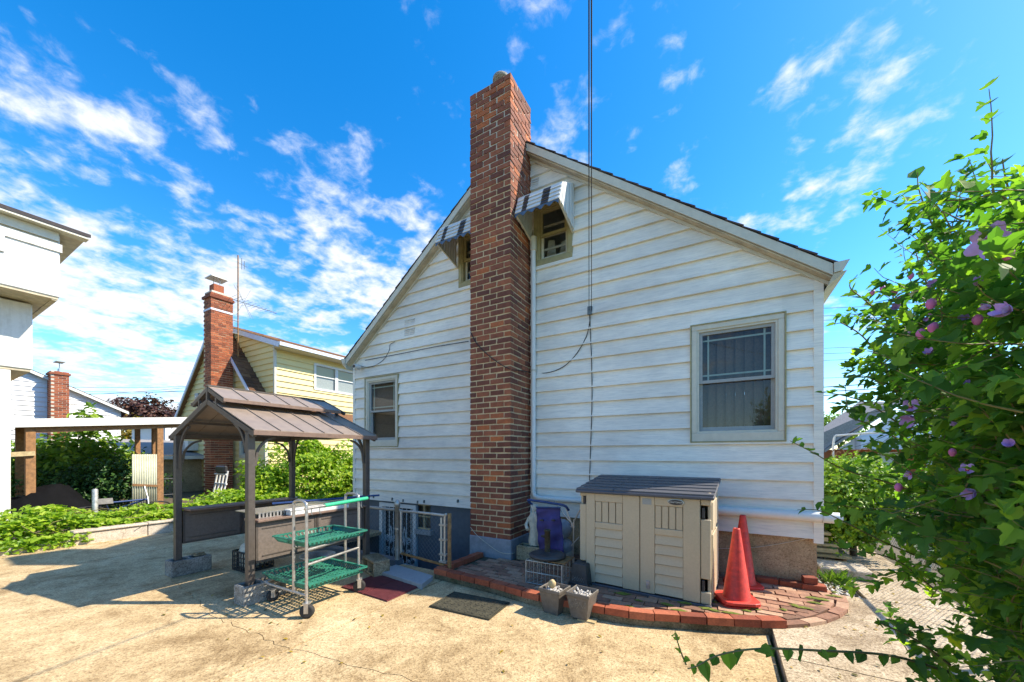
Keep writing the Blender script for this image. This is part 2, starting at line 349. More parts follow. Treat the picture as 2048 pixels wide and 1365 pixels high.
BASE = {}
def gbase(o): return BASE.get(o.name, Vector((0, 0, 0)))
def center_base(vs):
    xs = [v[0] for v in vs]; ys = [v[1] for v in vs]; zs = [v[2] for v in vs]
    return Vector(((min(xs) + max(xs)) / 2, (min(ys) + max(ys)) / 2, min(zs)))
def tag(o, label, cat, group=None):
    o['label'] = label; o['category'] = cat
    if group: o['group'] = group
    return o
def thing(name, base, label, cat, group=None, parent=None):
    o = bpy.data.objects.new(name, None); C.objects.link(o); o.location = base; BASE[o.name] = Vector(base); o.empty_display_size = 0.1
    return tag(o, label, cat, group)
def struct(o): o['kind'] = 'structure'; return o
def stuff(o): o['kind'] = 'stuff'; return o
def inst(name, me, parent, loc, rot=None, scl=None):
    o = bpy.data.objects.new(name, me); C.objects.link(o); o.parent = parent; o.location = Vector(loc) - gbase(parent); BASE[o.name] = Vector(loc)
    if rot is not None: o.rotation_euler = rot
    if scl is not None: o.scale = scl
    return o
def box_part(name, mat, parent, x0, x1, y0, y1, z0, z1, bevel=0):
    return MB().box(x0, x1, y0, y1, z0, z1).build(name, mat, parent, bevel=bevel)
def catmull(pts, n=8):
    pts = [Vector(p) for p in pts]; P = [pts[0] * 2 - pts[1]] + pts + [pts[-1] * 2 - pts[-2]]; out = []
    for i in range(1, len(P) - 2):
        for k in range(n):
            t = k / n; a, b, c, d = P[i - 1], P[i], P[i + 1], P[i + 2]
            out.append(0.5 * ((2 * b) + (c - a) * t + (2 * a - 5 * b + 4 * c - d) * t * t + (3 * b - a - 3 * c + d) * t ** 3))
    return out + [pts[-1]]
def clip(poly, planes):
    for (a, b, c) in planes:
        out = []
        for i in range(len(poly)):
            p, q = poly[i], poly[(i + 1) % len(poly)]
            dp = a * p[0] + b * p[1] - c; dq = a * q[0] + b * q[1] - c
            if dp <= 0: out.append(p)
            if (dp < 0 < dq) or (dq < 0 < dp):
                t = dp / (dp - dq); out.append((p[0] + (q[0] - p[0]) * t, p[1] + (q[1] - p[1]) * t))
        poly = out
        if len(poly) < 3: return []
    return poly
def siding(parent, M, s0, s1, z0, z1, ex, holes, planes, mat, lip=0.036, name='siding_board', joints=None, single=False):
    """clapboards: one object per board; M(s, z, out) maps wall coordinates to the world"""
    k = 0; za = z0; bigmb = MB() if single else None
    while za < z1 - 0.01:
        zb = min(za + ex, z1)
        hs = [h for h in holes if h[2] < zb - 1e-4 and h[3] > za + 1e-4]
        br = sorted(set([s0, s1] + [min(max(x, s0), s1) for h in hs for x in h[:2]] + ([j for j in joints.get(k, [])] if joints else [])))
        groups = [[]]
        for a, b in zip(br[:-1], br[1:]):
            if b - a < 1e-4: continue
            if joints and a in joints.get(k, []): groups.append([])
            segs = [(za, zb)]
            for h in hs:
                if h[0] < b - 1e-4 and h[1] > a + 1e-4:
                    ns = []
                    for (p, q) in segs:
                        if h[2] > p + 1e-4: ns.append((p, min(q, h[2])))
                        if h[3] < q - 1e-4: ns.append((max(p, h[3]), q))
                    segs = [x for x in ns if x[1] - x[0] > 1e-3]
            if not segs: groups.append([]); continue
            for (p, q) in segs: groups[-1].append([(a, p), (b, p), (b, q), (a, q)])
        for g in groups:
            mb = bigmb if single else MB(); ok = False
            for poly in g:
                poly = clip(poly, planes)
                if len(poly) < 3: continue
                n = len(poly); ok = True
                of = lambda z: lip * (1 - (z - za) / ex) + 0.001
                fv = [M(s, z, of(z)) for s, z in poly]; bv = [M(s, z, -0.012) for s, z in poly]
                mb.add(fv + bv, [tuple(range(n))] + [(i, (i + 1) % n, (i + 1) % n + n, i + n) for i in range(n)])
            if ok and not single: mb.build(name, mat, parent)
        za = zb; k += 1
    if single: return bigmb.build(name, mat, parent)
def brick_mesh(l, w, h, j=0.002):
    mb = MB(); mb.box(-l / 2, l / 2, -w / 2, w / 2, 0, h)
    mb.v = [tuple(c + rnd.uniform(-j, j) for c in v) for v in mb.v]
    return mb
# ---------------------------------------------------------------- ground
WELL = (-6.2, -3.2, 3.62, 4.99)          # stairwell opening
def flat(name, rects, z, mat):
    mb = MB()
    for (x0, x1, y0, y1) in rects: mb.quad((x0, y0, z), (x1, y0, z), (x1, y1, z), (x0, y1, z))
    return struct(mb.build(name, mat, None, base=(0, 0, 0)))
BIGR = 500
flat('ground', [(-BIGR, WELL[0], -BIGR, BIGR), (WELL[1], BIGR, -BIGR, BIGR), (WELL[0], WELL[1], -BIGR, WELL[2]), (WELL[0], WELL[1], WELL[3], BIGR)], -0.06, 'grass_ground')
drive = bpy.data.objects.new('driveway', None); C.objects.link(drive); struct(drive); BASE['driveway'] = Vector((0, 0, 0))
def jag(p0, p1, n, amp, seed):
    r = random.Random(seed); out = []
    for i in range(n + 1):
        t = i / n; a = amp if 0 < i < n else 0
        out.append((p0[0] + (p1[0] - p0[0]) * t + r.uniform(-a, a), p0[1] + (p1[1] - p0[1]) * t + r.uniform(-a, a)))
    return out
def slab(poly, z=0.0, mat='concrete', thick=0.06, name='slab'):
    mb = MB(); n = len(poly)
    vs = [(x, y, z) for x, y in poly] + [(x, y, z - thick) for x, y in poly]
    mb.add(vs, [tuple(range(n))] + [(i, (i + 1) % n, (i + 1) % n + n, i + n) for i in range(n)])
    return mb.build(name, mat, drive)
g = 0.011
crack = jag((-5.65, 1.82), (-5.09, 1.76), 5, 0.02, 1)[:-1] + jag((-5.09, 1.76), (-3.98, 1.60), 16, 0.022, 2)[:-1] + jag((-3.98, 1.60), (-2.86, 1.62), 14, 0.025, 3)
e = 0.0028
slab([(-9.1, -6), (-7.6 - g, -6), (-7.6 - g, 12), (-9.1, 12)])
slab([(-7.6 + g, -6), (-5.65 - g, -6), (-5.65 - g, 12), (-7.6 + g, 12)])
slab([(-5.65 + g, -6), (-2.86 - g, -6)] + [(min(x, -2.86 - g), y - e) for x, y in reversed(crack)][0:] )
up = [(max(min(x, -2.86 - g), -5.65 + g), y + e) for x, y in crack]
slab(up + [(-2.86 - g, 3.62), (-5.65 + g, 3.62)])
crk2 = jag((-2.86, 1.62), (-1.3, 1.86), 14, 0.02, 5)
slab([(-2.86 + g, -6), (0.35 - 0.014, -6), (0.35 - 0.014, 1.95), (-1.1, 1.9)] + [(max(x, -2.86 + g), y - e) for x, y in reversed(crk2)])
slab([(max(x, -2.86 + g), y + e) for x, y in crk2] + [(-1.1, 1.9 + 2 * e), (0.35 - 0.014, 1.95 + e), (0.35 - 0.014, 4.96), (-3.2, 4.96), (-3.2, 3.62), (-2.86 + g, 3.62)])
# raised walk on the right, three slabs
for (xa, ya, yb) in ((0.364, -6, 3.2), (0.364, 3.212, 4.9), (1.25, 4.912, 6.2), (1.25, 6.212, 40)):
    slab([(xa, ya), (1.95, ya), (1.95, yb), (xa, yb)], 0.055, 'concrete_pale', 0.11)
flat('soil_bed', [(1.95, 2.6, -6, 40), (0.93, 1.25, 4.91, 40)], 0.03, 'soil')
flat('garden', [(-60, -9.35, -20, 60)], 0.06, 'soil')
# kerb wall along the planting bed
kb = MB(); ys = [-6, -1, 1.0, 1.7, 2.6, 3.6, 4.8, 6.2, 9]
for a, b in zip(ys[:-1], ys[1:]):
    h = 0.1 if b < 1.9 else 0.19
    kb.box(-9.33, -9.1, a + 0.004, b - 0.004, -0.05, h); 
    if h > 0.15: kb.box(-9.36, -9.07, a + 0.004, b - 0.004, h + 0.002, h + 0.045)
kbo = kb.build('planter_wall', 'curb', None, bevel=0.012); tag(kbo, 'low pale concrete kerb wall holding the vine bed along the driveway', 'wall')
# ---------------------------------------------------------------- main house
W = 4.95; XL, XR = -6.464, 0.911; ZB = 0.595; RX = -2.777
ZE = 3.36; SL = 0.765; RZ = ZE + SL * (XR - RX)
house = thing('clapboard_house', (-2.7, W, 0), 'white clapboard gabled house with tall brick chimney on its end wall', 'house')
MY = lambda s, z, o: (s, W - o, z)
hw = [(-0.313, 0.597, 1.63, 3.01), (-6.10, -5.213, 1.63, 2.96), (-2.416, -1.815, 4.245, 5.15), (-3.81, -3.2, 4.245, 5.15)]
planes = [(SL, 1, SL * XR + ZE), (-SL, 1, -SL * XL + ZE)]
EXP = 0.2
rj = random.Random(3)
joints = {8: [-5.0], 12: [0.575], 4: [-1.2], 6: [-4.4], 15: [-0.6], 18: [-4.1], 2: [0.2], 3: [-5.4], 5: [-0.9], 7: [-1.7], 9: [-3.9], 10: [-0.75], 11: [-4.8], 13: [-1.1], 14: [-4.6], 16: [-1.4], 19: [-0.9], 20: [-1.2], 1: [-1.0], 0: [-4.2]}
siding(house, MY, XL + 0.05, XR - 0.07, ZB, RZ, EXP, hw, planes, 'siding', joints=joints)
# sheathing behind the boards
siding(house, lambda s, z, o: (s, W + 0.012 - o, z), XL + 0.03, XR - 0.03, ZB + 0.01, RZ - 0.05, 9, hw, planes, 'dark', lip=0.0, name='sheathing')
# shell: sides, rear, floors
sh = MB(); D = 9.0; t = 0.1
sh.box(XL, XL + t, W + 0.02, W + D, ZB, ZE); sh.box(XR - t, XR, W + 0.02, W + D, ZB, ZE)
sh.box(XL, XR, W + D - t, W + D, ZB, ZE)
sh.build('side_wall', 'siding', house)
MB().box(XL + 0.12, XR - 0.12, W + 0.03, W + D - 0.1, ZB, ZB + 0.05).box(XL + 0.12, XR - 0.12, W + 0.03, W + D - 0.1, 3.45, 3.5).build('floor_deck', 'dark', house)
# corner boards
MB().box(XR - 0.07, XR + 0.012, W - 0.03, W + 0.06, ZB - 0.045, ZE - 0.02).build('corner_board', 'siding', house)
MB().box(XL - 0.012, XL + 0.05, W - 0.03, W + 0.06, ZB + 0.01, ZE - 0.02).build('corner_board', 'siding', house)
# foundation
MB().box(-3.1, XR - 0.035, W + 0.02, W + 0.3, -0.1, ZB).build('foundation', 'stucco', house)
fd = siding(house, lambda s, z, o: (s, W + 0.03 - o, z), XL + 0.02, -3.1, -1.5, ZB, 9, [(-5.72, -4.775, -1.5, 0.56), (-4.76, -4.47, 0.14, 0.59)], [], 'paint_blue', lip=0.0, name='foundation')
MB().box(XL, XR - 0.05, W + 0.3, W + D, -0.1, ZB).build('foundation', 'stucco', house)
# roof: two slopes with overhang, shingle courses along the rake edge
OV = 0.15
def roof_side(sg):
    xe = XR + 0.06 if sg > 0 else XL - 0.06
    ze = ZE - 0.06 - SL * 0.06; r = (RX, RZ - 0.06)
    nx, nz = sg * SL, 1.0; l = math.hypot(nx, nz); nx /= l; nz /= l
    mb = MB(); mb.prism([(xe, 0, ze + 0.02), (r[0], 0, r[1] + 0.02), (r[0], 0, r[1] + 0.13), (xe, 0, ze + 0.13)], (0, W - OV + 0.02, 0), (0, W + D + 0.2, 0)); mb.build('roof_deck', 'trim_cream', house)
    L_ = math.hypot(xe - r[0], ze - r[1]); n = int(L_ / 0.2); sm = MB()
    dx, dz = (r[0] - xe) / L_, (r[1] - ze) / L_
    for i in range(n + 1):
        a = i * 0.2 - 0.03; b = min(a + 0.21, L_)
        if a >= L_: break
        p = Vector((xe + dx * a, 0, ze + 0.132 + dz * a)); q = Vector((xe + dx * b, 0, ze + 0.132 + dz * b)); nn = Vector((nx, 0, nz))
        y0 = W - OV - 0.02 + rnd.uniform(-0.008, 0.008)
        sm.prism([p + nn * 0.012, q + nn * 0.002, q + nn * 0.012, p + nn * 0.026], (0, y0, 0), (0, W + D + 0.22, 0))
    o = sm.build('roof_shingles', 'shingle_dark', house)
    # fascia, soffit and frieze along the rake
    f = MB(); p = Vector((xe, 0, ze + 0.06)); q = Vector((r[0], 0, r[1] + 0.06))
    f.prism([p + Vector((0, 0, -0.045)), q + Vector((0, 0, -0.045)), q + Vector((0, 0, 0.068)), p + Vector((0, 0, 0.068))], (0, W - OV - 0.012, 0), (0, W - OV + 0.012, 0)); f.build('fascia', 'trim_cream', house)
    f = MB(); f.prism([p + Vector((0, 0, -0.066)), q + Vector((0, 0, -0.066)), q + Vector((0, 0, -0.05)), p + Vector((0, 0, -0.05))], (0, W - OV + 0.013, 0), (0, W - 0.006, 0)); f.build('soffit', 'soffit', house)
    f = MB(); f.prism([p + Vector((0, 0, -0.105)), q + Vector((0, 0, -0.105)), q + Vector((0, 0, -0.068)), p + Vector((0, 0, -0.068))], (0, W - 0.045, 0), (0, W - 0.004, 0)); f.build('frieze', 'trim_cream', house)
    # gutter and eave soffit
    gx0, gx1 = (xe + 0.004, xe + 0.125) if sg > 0 else (xe - 0.125, xe - 0.004)
    gm = MB(); zt = ze + 0.13; o_ = gx1 if sg > 0 else gx0; i_ = gx0 if sg > 0 else gx1
    gm.prism([(i_, 0, zt), (o_, 0, zt + 0.005), (o_ - sg * 0.05, 0, zt - 0.09), (i_, 0, zt - 0.10)], (0, W - OV - 0.03, 0), (0, W + D, 0)); gm.build('gutter', 'trim_cream', house)
    em = MB(); em.prism([(i_, 0, zt - 0.104), (o_ - sg * 0.02, 0, zt - 0.094), (i_ - sg * 0.05, 0, zt - 0.22)], (0, W - OV - 0.02, 0), (0, W + D, 0)); em.build('eave_soffit', 'soffit', house)
roof_side(1); roof_side(-1)
# windows -------------------------------------------------------------------
def house_window(h, style, parent=house, M=MY, awn=False):
    x0, x1, z0, z1 = h
    P = lambda s, z, o: Vector(M(s, z, o))
    def frame(mb, a, b, c, d, w, o0, o1, bot=None):
        bot = w if bot is None else bot
        for (s0, s1, q0, q1) in ((a, b, c, c + bot), (a, b, d - w, d), (a, a + w, c + bot, d - w), (b - w, b, c + bot, d - w)):
            mb.prism([P(s0, q0, 0), P(s1, q0, 0), P(s1, q1, 0), P(s0, q1, 0)], P(0, 0, o0) - P(0, 0, 0), P(0, 0, o1) - P(0, 0, 0))
    tm = 'trim_cream' if style != 'tan' else 'trim_tan'; w = 0.06 if style != 'tan' else 0.07
    mb = MB(); frame(mb, x0, x1, z0, z1, w, -0.02, 0.032, 0.1 if style != 'tan' else w)
    win = mb.build('window', tm, parent, bevel=0.005)
    if style == 'prairie':
        ed = MB(); frame(ed, x0 - .012, x1 + .012, z0 - .012, z1 + .012, .0118, -.02, .043); ed.build('caulk_edge', 'trim_tan', win, base=gbase(win))
    def sub(name, mb, mat, **k): return mb.build(name, mat, win, base=gbase(win), **k)
    a, b, c, d = x0 + w, x1 - w, z0 + (0.1 if style != 'tan' else w), z1 - w
    mid = c + (d - c) * 0.5
    m2 = MB(); frame(m2, a, b, c, d, 0.022, -0.06, 0.018); sub('window_frame', m2, 'trim_cream' if style != 'tan' else 'trim_tan')
    a += 0.022; b -= 0.022; c += 0.022; d -= 0.022
    sm = 'sash_grey'
    m3 = MB(); frame(m3, a, b, mid - 0.02, d, 0.035, -0.045, -0.005); sub('sash', m3, sm if style != 'tan' else 'trim_tan')
    m3 = MB(); frame(m3, a, b, c, mid + 0.02, 0.035, -0.075, -0.046, 0.05); sub('sash', m3, sm if style != 'tan' else 'trim_cream')
    for (q0, q1, o) in ((mid + 0.015, d - 0.035, -0.03), (c + 0.05, mid - 0.015, -0.06)):
        m4 = MB(); m4.add([P(a + 0.03, q0, o), P(b - 0.03, q0, o), P(b - 0.03, q1, o), P(a + 0.03, q1, o)], [(0, 1, 2, 3)]); sub('pane', m4, 'glass')
    if style == 'prairie':
        iw = (b - a) * 0.13; m5 = MB()
        for s in (a + 0.035 + iw * 0.62, b - 0.035 - iw * 0.62):
            m5.prism([P(s - 0.009, mid + 0.02, 0), P(s + 0.009, mid + 0.02, 0), P(s + 0.009, d - 0.03, 0), P(s - 0.009, d - 0.03, 0)], P(0, 0, -0.044) - P(0, 0, 0), P(0, 0, -0.034) - P(0, 0, 0))
        for z in (mid + 0.075, d - 0.1):
            m5.prism([P(a + 0.03, z - 0.009, 0), P(b - 0.03, z - 0.009, 0), P(b - 0.03, z + 0.009, 0), P(a + 0.03, z + 0.009, 0)], P(0, 0, -0.045) - P(0, 0, 0), P(0, 0, -0.033) - P(0, 0, 0))
        sub('muntin', m5, 'muntin')
        n = max(6, int((b - a) / 0.085)); 
        for i in range(n):
            s = a + (b - a) * (i + 0.5) / n; hw_ = (b - a) / n * 0.5; ma = MB(); yaw = 0.35
            ma.add([P(s - hw_, c, -0.12), P(s + hw_, c, -0.12 - hw_ * yaw * 2), P(s + hw_, d, -0.12 - hw_ * yaw * 2), P(s - hw_, d, -0.12)], [(0, 1, 2, 3)])
            sub('blind_slat', ma, 'blind')
    elif style == 'tan':
        m6 = MB()
        for z in (mid + 0.14, c + 0.16):
            m6.prism([P(a, z, 0), P(b, z, 0), P(b, z + 0.03, 0), P(a, z + 0.03, 0)], P(0, 0, -0.09) - P(0, 0, 0), P(0, 0, -0.075) - P(0, 0, 0))
        sub('storm_bar', m6, 'trim_cream')
        m7 = MB(); m7.add([P(a + 0.02, c, -0.18), P(a + 0.2, c, -0.2), P(a + 0.14, mid, -0.2), P(a + 0.06, mid, -0.17)], [(0, 1, 2, 3)])
        m7.add([P(b - 0.2, c, -0.18), P(b - 0.05, c, -0.2), P(b - 0.06, mid - 0.05, -0.2), P(b - 0.15, mid - 0.08, -0.17)], [(0, 1, 2, 3)]); sub('curtain', m7, 'curtain')
    return win
house_window(hw[0], 'prairie'); house_window(hw[1], 'prairie'); house_window(hw[2], 'tan'); house_window(hw[3], 'tan')
# awnings ---------------------------------------------------------------------
def awning(x0, x1, label):
    a = thing('window_awning', ((x0 + x1) / 2, W - 0.02, 5.25), label, 'awning')
    yw, yt, yb = W - 0.03, 4.50, 4.395; zt, zm, zb = 5.26, 5.02, 4.745
    # top slope and front slope made of slats, with dark bands as narrower slats
    bands = [x0, x0 + 0.10, x0 + 0.175, x1 - 0.26, x1 - 0.15, x1]
    MB().prism([(x0, yw, zt), (x0, yt, zm + 0.005), (x0, yt, zm - 0.007), (x0, yw, zt - 0.012)], (0, 0, 0), (x1 - x0, 0, 0)).build('top_sheet', 'white_paint', a)
    n = 4
    for i in range(n):
        t0, t1 = i / n, (i + 1) / n; y0, y1 = yt + (yb - yt) * t0, yt + (yb - yt) * t1; z0, z1 = zm + (zb - zm) * t0, zm + (zb - zm) * t1
        for k in range(5):
            mb = MB(); lipy = 0.012
            mb.prism([(bands[k], y0, z0 - 0.004), (bands[k], y1 - lipy, z1 + 0.002), (bands[k], y1 - lipy + 0.006, z1 - 0.004), (bands[k], y0 + 0.006, z0 - 0.012)], (0, 0, 0), (bands[k + 1] - bands[k], 0, 0))
            mb.build('awning_slat', 'black_paint' if k in (1, 3) else 'white_paint', a)
    # scalloped valance
    mb = MB(); m = 26; zz = zb + 0.01; vs = []
    for i in range(m + 1):
        x = x0 + (x1 - x0) * i / m; dz = 0.05 + 0.022 * math.cos(i / m * 2 * PI * 5); vs += [(x, yb - 0.004, zz), (x, yb - 0.004, zz - dz)]
    mb.add(vs, [(2 * i, 2 * i + 1, 2 * i + 3, 2 * i + 2) for i in range(m)])
    mb.build('valance', 'blue_stripe', a)
    for x, s in ((x0, -1), (x1, 1)):
        # side panel: slanting slats
        side = [(yw, zt), (yt, zm), (yb, zb), (yw, zb - 0.06)]
        q = 8
        for i in range(q):
            t0, t1 = i / q, (i + 1) / q
            lo = lambda t: (yb + (yw - yb) * t, (zb - 0.01) + (-0.12) * t); hi = lambda t: (yt + (yw - yt) * t, zm + (zt - zm) * t)
            p = [lo(t0), lo(t1 - 0.012), hi(t1 - 0.012), hi(t0)]
            mb = MB(); mb.prism([(x, y, z) for y, z in p], (0, 0, 0), (s * (0.008 + 0.006 * (i % 2)), 0, 0)); mb.build('side_slat', 'white_paint', a)
        mb = MB(); mb.bar((x - s * 0.012, yb + 0.01, zb - 0.005), (x - s * 0.012, W - 0.01, zb - 0.16), 0.02, 0.02); mb.build('bracket', 'trim_cream', a)
awning(-2.44, -1.80, 'striped metal awning over the upper window right of the chimney, one side sunlit')
awning(-3.84, -3.17, 'striped metal awning half hidden behind the brick chimney')
# vents in the wall
for (x, y, nx_, nz_) in ((1072, 368, 1, 1), (821, 656, 2, 2)):
    c = onY(x, y, W); v = MB()
    for i in range(nx_):
        for j in range(nz_):
            for k in range(4):
                zz = c.z + (j - (nz_ - 1) / 2) * 0.17 + (k - 1.5) * 0.034; xx = c.x + (i - (nx_ - 1) / 2) * 0.13
                v.box(xx - 0.055, xx + 0.055, W - 0.034, W - 0.012, zz - 0.006, zz + 0.010)
    v.build('vent', 'white_paint', house)
# down pipe and horizontal pipe
dp = MB(); px_ = -2.40; dp.tube([(px_, W - 0.075, 4.66), (px_, W - 0.075, 0.93), (px_ + 0.02, W - 0.075, 0.87), (px_ + 0.09, W - 0.075, 0.845), (XR + 0.05, W - 0.06, 0.83)], 0.037, 12)
dp.build('drain_pipe', 'trim', house)
MB().tube([(px_, W - 0.075, 4.66), (px_, W - 0.075, 4.46)], 0.05, 12).build('pipe_socket', 'trim_cream', house)
MB().tube([(-0.1, W - 0.055, 0.83), (XR - 0.01, W - 0.055, 0.83)], 0.052, 14).build('pipe_cover', 'trim', house)
MB().tube([(XR - 0.006, W - 0.055, 0.83), (XR + 0.10, W - 0.055, 0.83), (XR + 0.13, W - 0.04, 0.83)], 0.056, 14).build('pipe_cover_end', 'trim', house)
MB().tube([(px_, W - 0.075, 2.72), (px_, W - 0.075, 2.69)], 0.043, 12).build('pipe_joint', 'trim_cream', house)
# chimney -----------------------------------------------------------------------
CX0, CX1, CY0, CY1 = -3.136, -2.474, 4.332, 4.94; CZ0 = 0.32; CH = 0.079; NC = 80
chim = MB().box(CX0 + 0.006, CX1 - 0.006, CY0 + 0.006, CY1, CZ0, CZ0 + CH * 62).build('chimney', 'mortar', house)
MB().box(CX0 + 0.006, CX1 - 0.006, CY0 + 0.006, CY1, CZ0 + CH * 62, CZ0 + CH * NC - 0.01).build('chimney_top', 'mortar_pale', house)
MB().box(CX0 - 0.012, CX1 + 0.012, CY0 - 0.012, CY1, -0.05, CZ0 + 0.004).build('chimney_base', 'paint_grey', house, bevel=0.01)
cbase = gbase(chim); J = 0.0175; BL = (CX1 - CX0) / 3; BW = 0.105
cache = {}
def bmesh_for(l, w, h, key):
    k = (round(l, 3), round(w, 3), key, rnd.randrange(5))
    if k not in cache:
        me = brick_mesh(l, w, h, 0.0035).mesh('brick'); me.materials.append(MATS['brick']); cache[k] = me
    return cache[k]
rest = MB(); count = 0
for c in range(NC):
    z = CZ0 + c * CH; h = CH - J; items = []          # (x0,x1,y0,y1,visible)
    if c % 2 == 0:
        for i in range(3): items.append((CX0 + i * BL + (J / 2 if i else 0), CX0 + (i + 1) * BL - (J / 2 if i < 2 else 0), CY0, CY0 + BW - J, 1))
        y = CY0 + BW
    else:
        items.append((CX0 + BW + J / 2, CX0 + BW + J / 2 + (CX1 - CX0 - 2 * BW) / 2 - J, CY0, CY0 + BW - J, 1))
        items.append((CX0 + BW + J / 2 + (CX1 - CX0 - 2 * BW) / 2, CX1 - BW - J / 2, CY0, CY0 + BW - J, 1))
        y = CY0
    while y < CY1 - 0.03:
        y1 = min(y + BL - J, CY1); items.append((CX1 - BW + (J / 2 if c % 2 else 0), CX1, y, y1, 1)); items.append((CX0, CX0 + BW - (J / 2 if c % 2 else 0), y, y1, 1 if y == CY0 else 0)); y += BL
    for (x0, x1, y0, y1, vis) in items:
        dx = rnd.uniform(0, 0.003) * (1 if x0 > -2.8 else -1); dy = -rnd.uniform(0, 0.003)
        if c > 62: dx *= 2; dy *= 2
        if vis and count < 300:
            inst('brick', bmesh_for(x1 - x0, y1 - y0, h, c % 2), chim, ((x0 + x1) / 2 + dx, (y0 + y1) / 2 + dy, z)); count += 1
        else:
            b = brick_mesh(x1 - x0, y1 - y0, h, 0.004); rest.add([(v[0] + (x0 + x1) / 2 + dx, v[1] + (y0 + y1) / 2 + dy, v[2] + z) for v in b.v], b.f)
stuff(rest.build('brickwork', 'brick', house))
ZT = CZ0 + NC * CH
MB().lathe([(0.115, 0), (0.115, 0.26), (0.125, 0.26), (0.125, 0.31), (0.105, 0.31), (0.105, 0.16)], ((CX0 + CX1) / 2 + 0.02, (CY0 + CY1) / 2 - 0.03, ZT - 0.02), 20).build('flue', 'block', house)
# wires fixed on the wall
wire = MB(); pts = [onY(x, y, W - 0.03) for x, y in ((1178, 622), (1180, 640), (1172, 675), (1150, 712), (1125, 735), (1095, 746), (1064, 746))]
pts += [onX(1045, 742, CX1 + 0.012), onY(1018, 738, CY0 - 0.012), onY(985, 718, CY0 - 0.012), onY(955, 690, CY0 - 0.012), onY(941, 665, CY0 - 0.012)]
wire.tube(catmull(pts, 4), 0.006, 5); wire.tube(catmull([onY(x, y, W - 0.03) for x, y in ((1179, 622), (1183, 720), (1184, 800), (1181, 900), (1179, 962))], 4), 0.006, 5)
wire.tube(catmull([onY(x, y, W - 0.035) for x, y in ((937, 683), (870, 694), (800, 708), (730, 721))], 4), 0.006, 5)
wire.tube(catmull([onY(x, y, W - 0.035) for x, y in ((790, 684), (780, 690), (778, 702), (765, 722), (740, 735), (716, 731))], 4), 0.005, 5)
wire.build('wall_cable', 'rubber', house)
MB().tube(catmull([onY(941, 1055, CY0 - 0.016), onY(955, 1072, CY0 - 0.016), onY(980, 1092, CY0 - 0.016), onY(1000, 1105, CY0 - 0.016), onY(1021, 1108, CY0 - 0.016), onX(1030, 1106, CX1 + 0.016)], 4), 0.004, 5).build('base_cable', 'cloth_cream', house)
MB().tube(catmull([onY(x, y, W + 0.012) for x, y in ((1430, 1098), (1500, 1096), (1560, 1088), (1625, 1075))], 4), 0.004, 5).build('base_cable', 'cloth_cream', house)
# hooks on the lowest board
for x, y in ((748, 993), (785, 998), (807, 1001), (836, 1004), (849, 1003), (916, 1002)):
    p = onY(x, y, W - 0.025); MB().box(p.x - 0.012, p.x + 0.012, p.y - 0.02, p.y + 0.01, p.z - 0.03, p.z + 0.02).bar((p.x, p.y - 0.018, p.z - 0.028), (p.x + 0.012, p.y - 0.035, p.z - 0.02), 0.008, 0.008).build('hook', 'wire', house)
# security camera at the left eave
cp = onY(717, 735, W - 0.1)
MB().lathe([(0.045, 0), (0.05, 0.02), (0.05, 0.12), (0.035, 0.14)], (cp.x, cp.y - 0.1, cp.z), 14, 'y').build('security_camera', 'white_plastic', house)
MB().lathe([(0.03, 0), (0.03, 0.01)], (cp.x, cp.y - 0.112, cp.z), 14, 'y').build('camera_lens', 'black_plastic', house)
# basement door and window in the stairwell
bd = MB(); d0, d1, dz0, dz1 = -5.72, -4.775, -1.45, 0.56
for a in ((d0, d0 + 0.08, dz0, dz1), (d1 - 0.08, d1, dz0, dz1), (d0 + 0.08, d1 - 0.08, dz1 - 0.07, dz1), (d0 + 0.08, d1 - 0.08, -0.62, -0.54)): bd.box(a[0], a[1], W - 0.02, W + 0.05, a[2], a[3])
door = bd.build('security_door', 'white_paint', house)
for i in range(7):
    x = d0 + 0.08 + (d1 - d0 - 0.16) * (i + 0.5) / 7; MB().tube([(x, W + 0.005, dz0), (x, W + 0.005, dz1 - 0.05)], 0.008, 6).build('bar', 'white_paint', door)
sc = MB()
for zc in (-0.1, -0.32, -0.5, -0.85):
    for i in range(4):
        xc = d0 + 0.2 + i * 0.185; sg = 1 if i % 2 else -1
        sc.tube([(xc + sg * (0.012 + 0.055 * k / 20) * math.cos(k * 0.55), W - 0.006, zc + (0.012 + 0.055 * k / 20) * math.sin(k * 0.55)) for k in range(21)], 0.008, 5)
for xc in (-5.42, -5.07):
    sc.tube([(xc, W - 0.006, -0.2), (xc + 0.03, W - 0.006, 0.02), (xc, W - 0.006, 0.14), (xc - 0.03, W - 0.006, 0.02), (xc, W - 0.006, -0.2)], 0.009, 5)
sc.build('scrollwork', 'white_paint', door)
MB().box(d0 + 0.02, d1 - 0.02, W + 0.08, W + 0.1, dz0, dz1).build('door_leaf', 'dark', door)
MB().lathe([(0.03, 0), (0.035, 0.03), (0.03, 0.05)], (d1 - 0.05, W - 0.075, -0.45), 12, 'y').build('knob', 'wire', door)
bw = MB().box(-4.76, -4.47, W + 0.02, W + 0.06, 0.14, 0.165).box(-4.76, -4.47, W + 0.02, W + 0.06, 0.565, 0.59).box(-4.63, -4.60, W + 0.02, W + 0.06, 0.165, 0.565).box(-4.76, -4.47, W + 0.022, W + 0.058, 0.36, 0.38).build('basement_window', 'wood_pale', house)
MB().add([(-4.76, W + 0.065, 0.15), (-4.47, W + 0.065, 0.15), (-4.47, W + 0.065, 0.58), (-4.76, W + 0.065, 0.58)], [(0, 1, 2, 3)]).build('pane', 'glass', bw)
MB().box(-4.78, -4.4, W - 0.05, W + 0.025, 0.06, 0.14).build('window_sill', 'slab_blue', house)
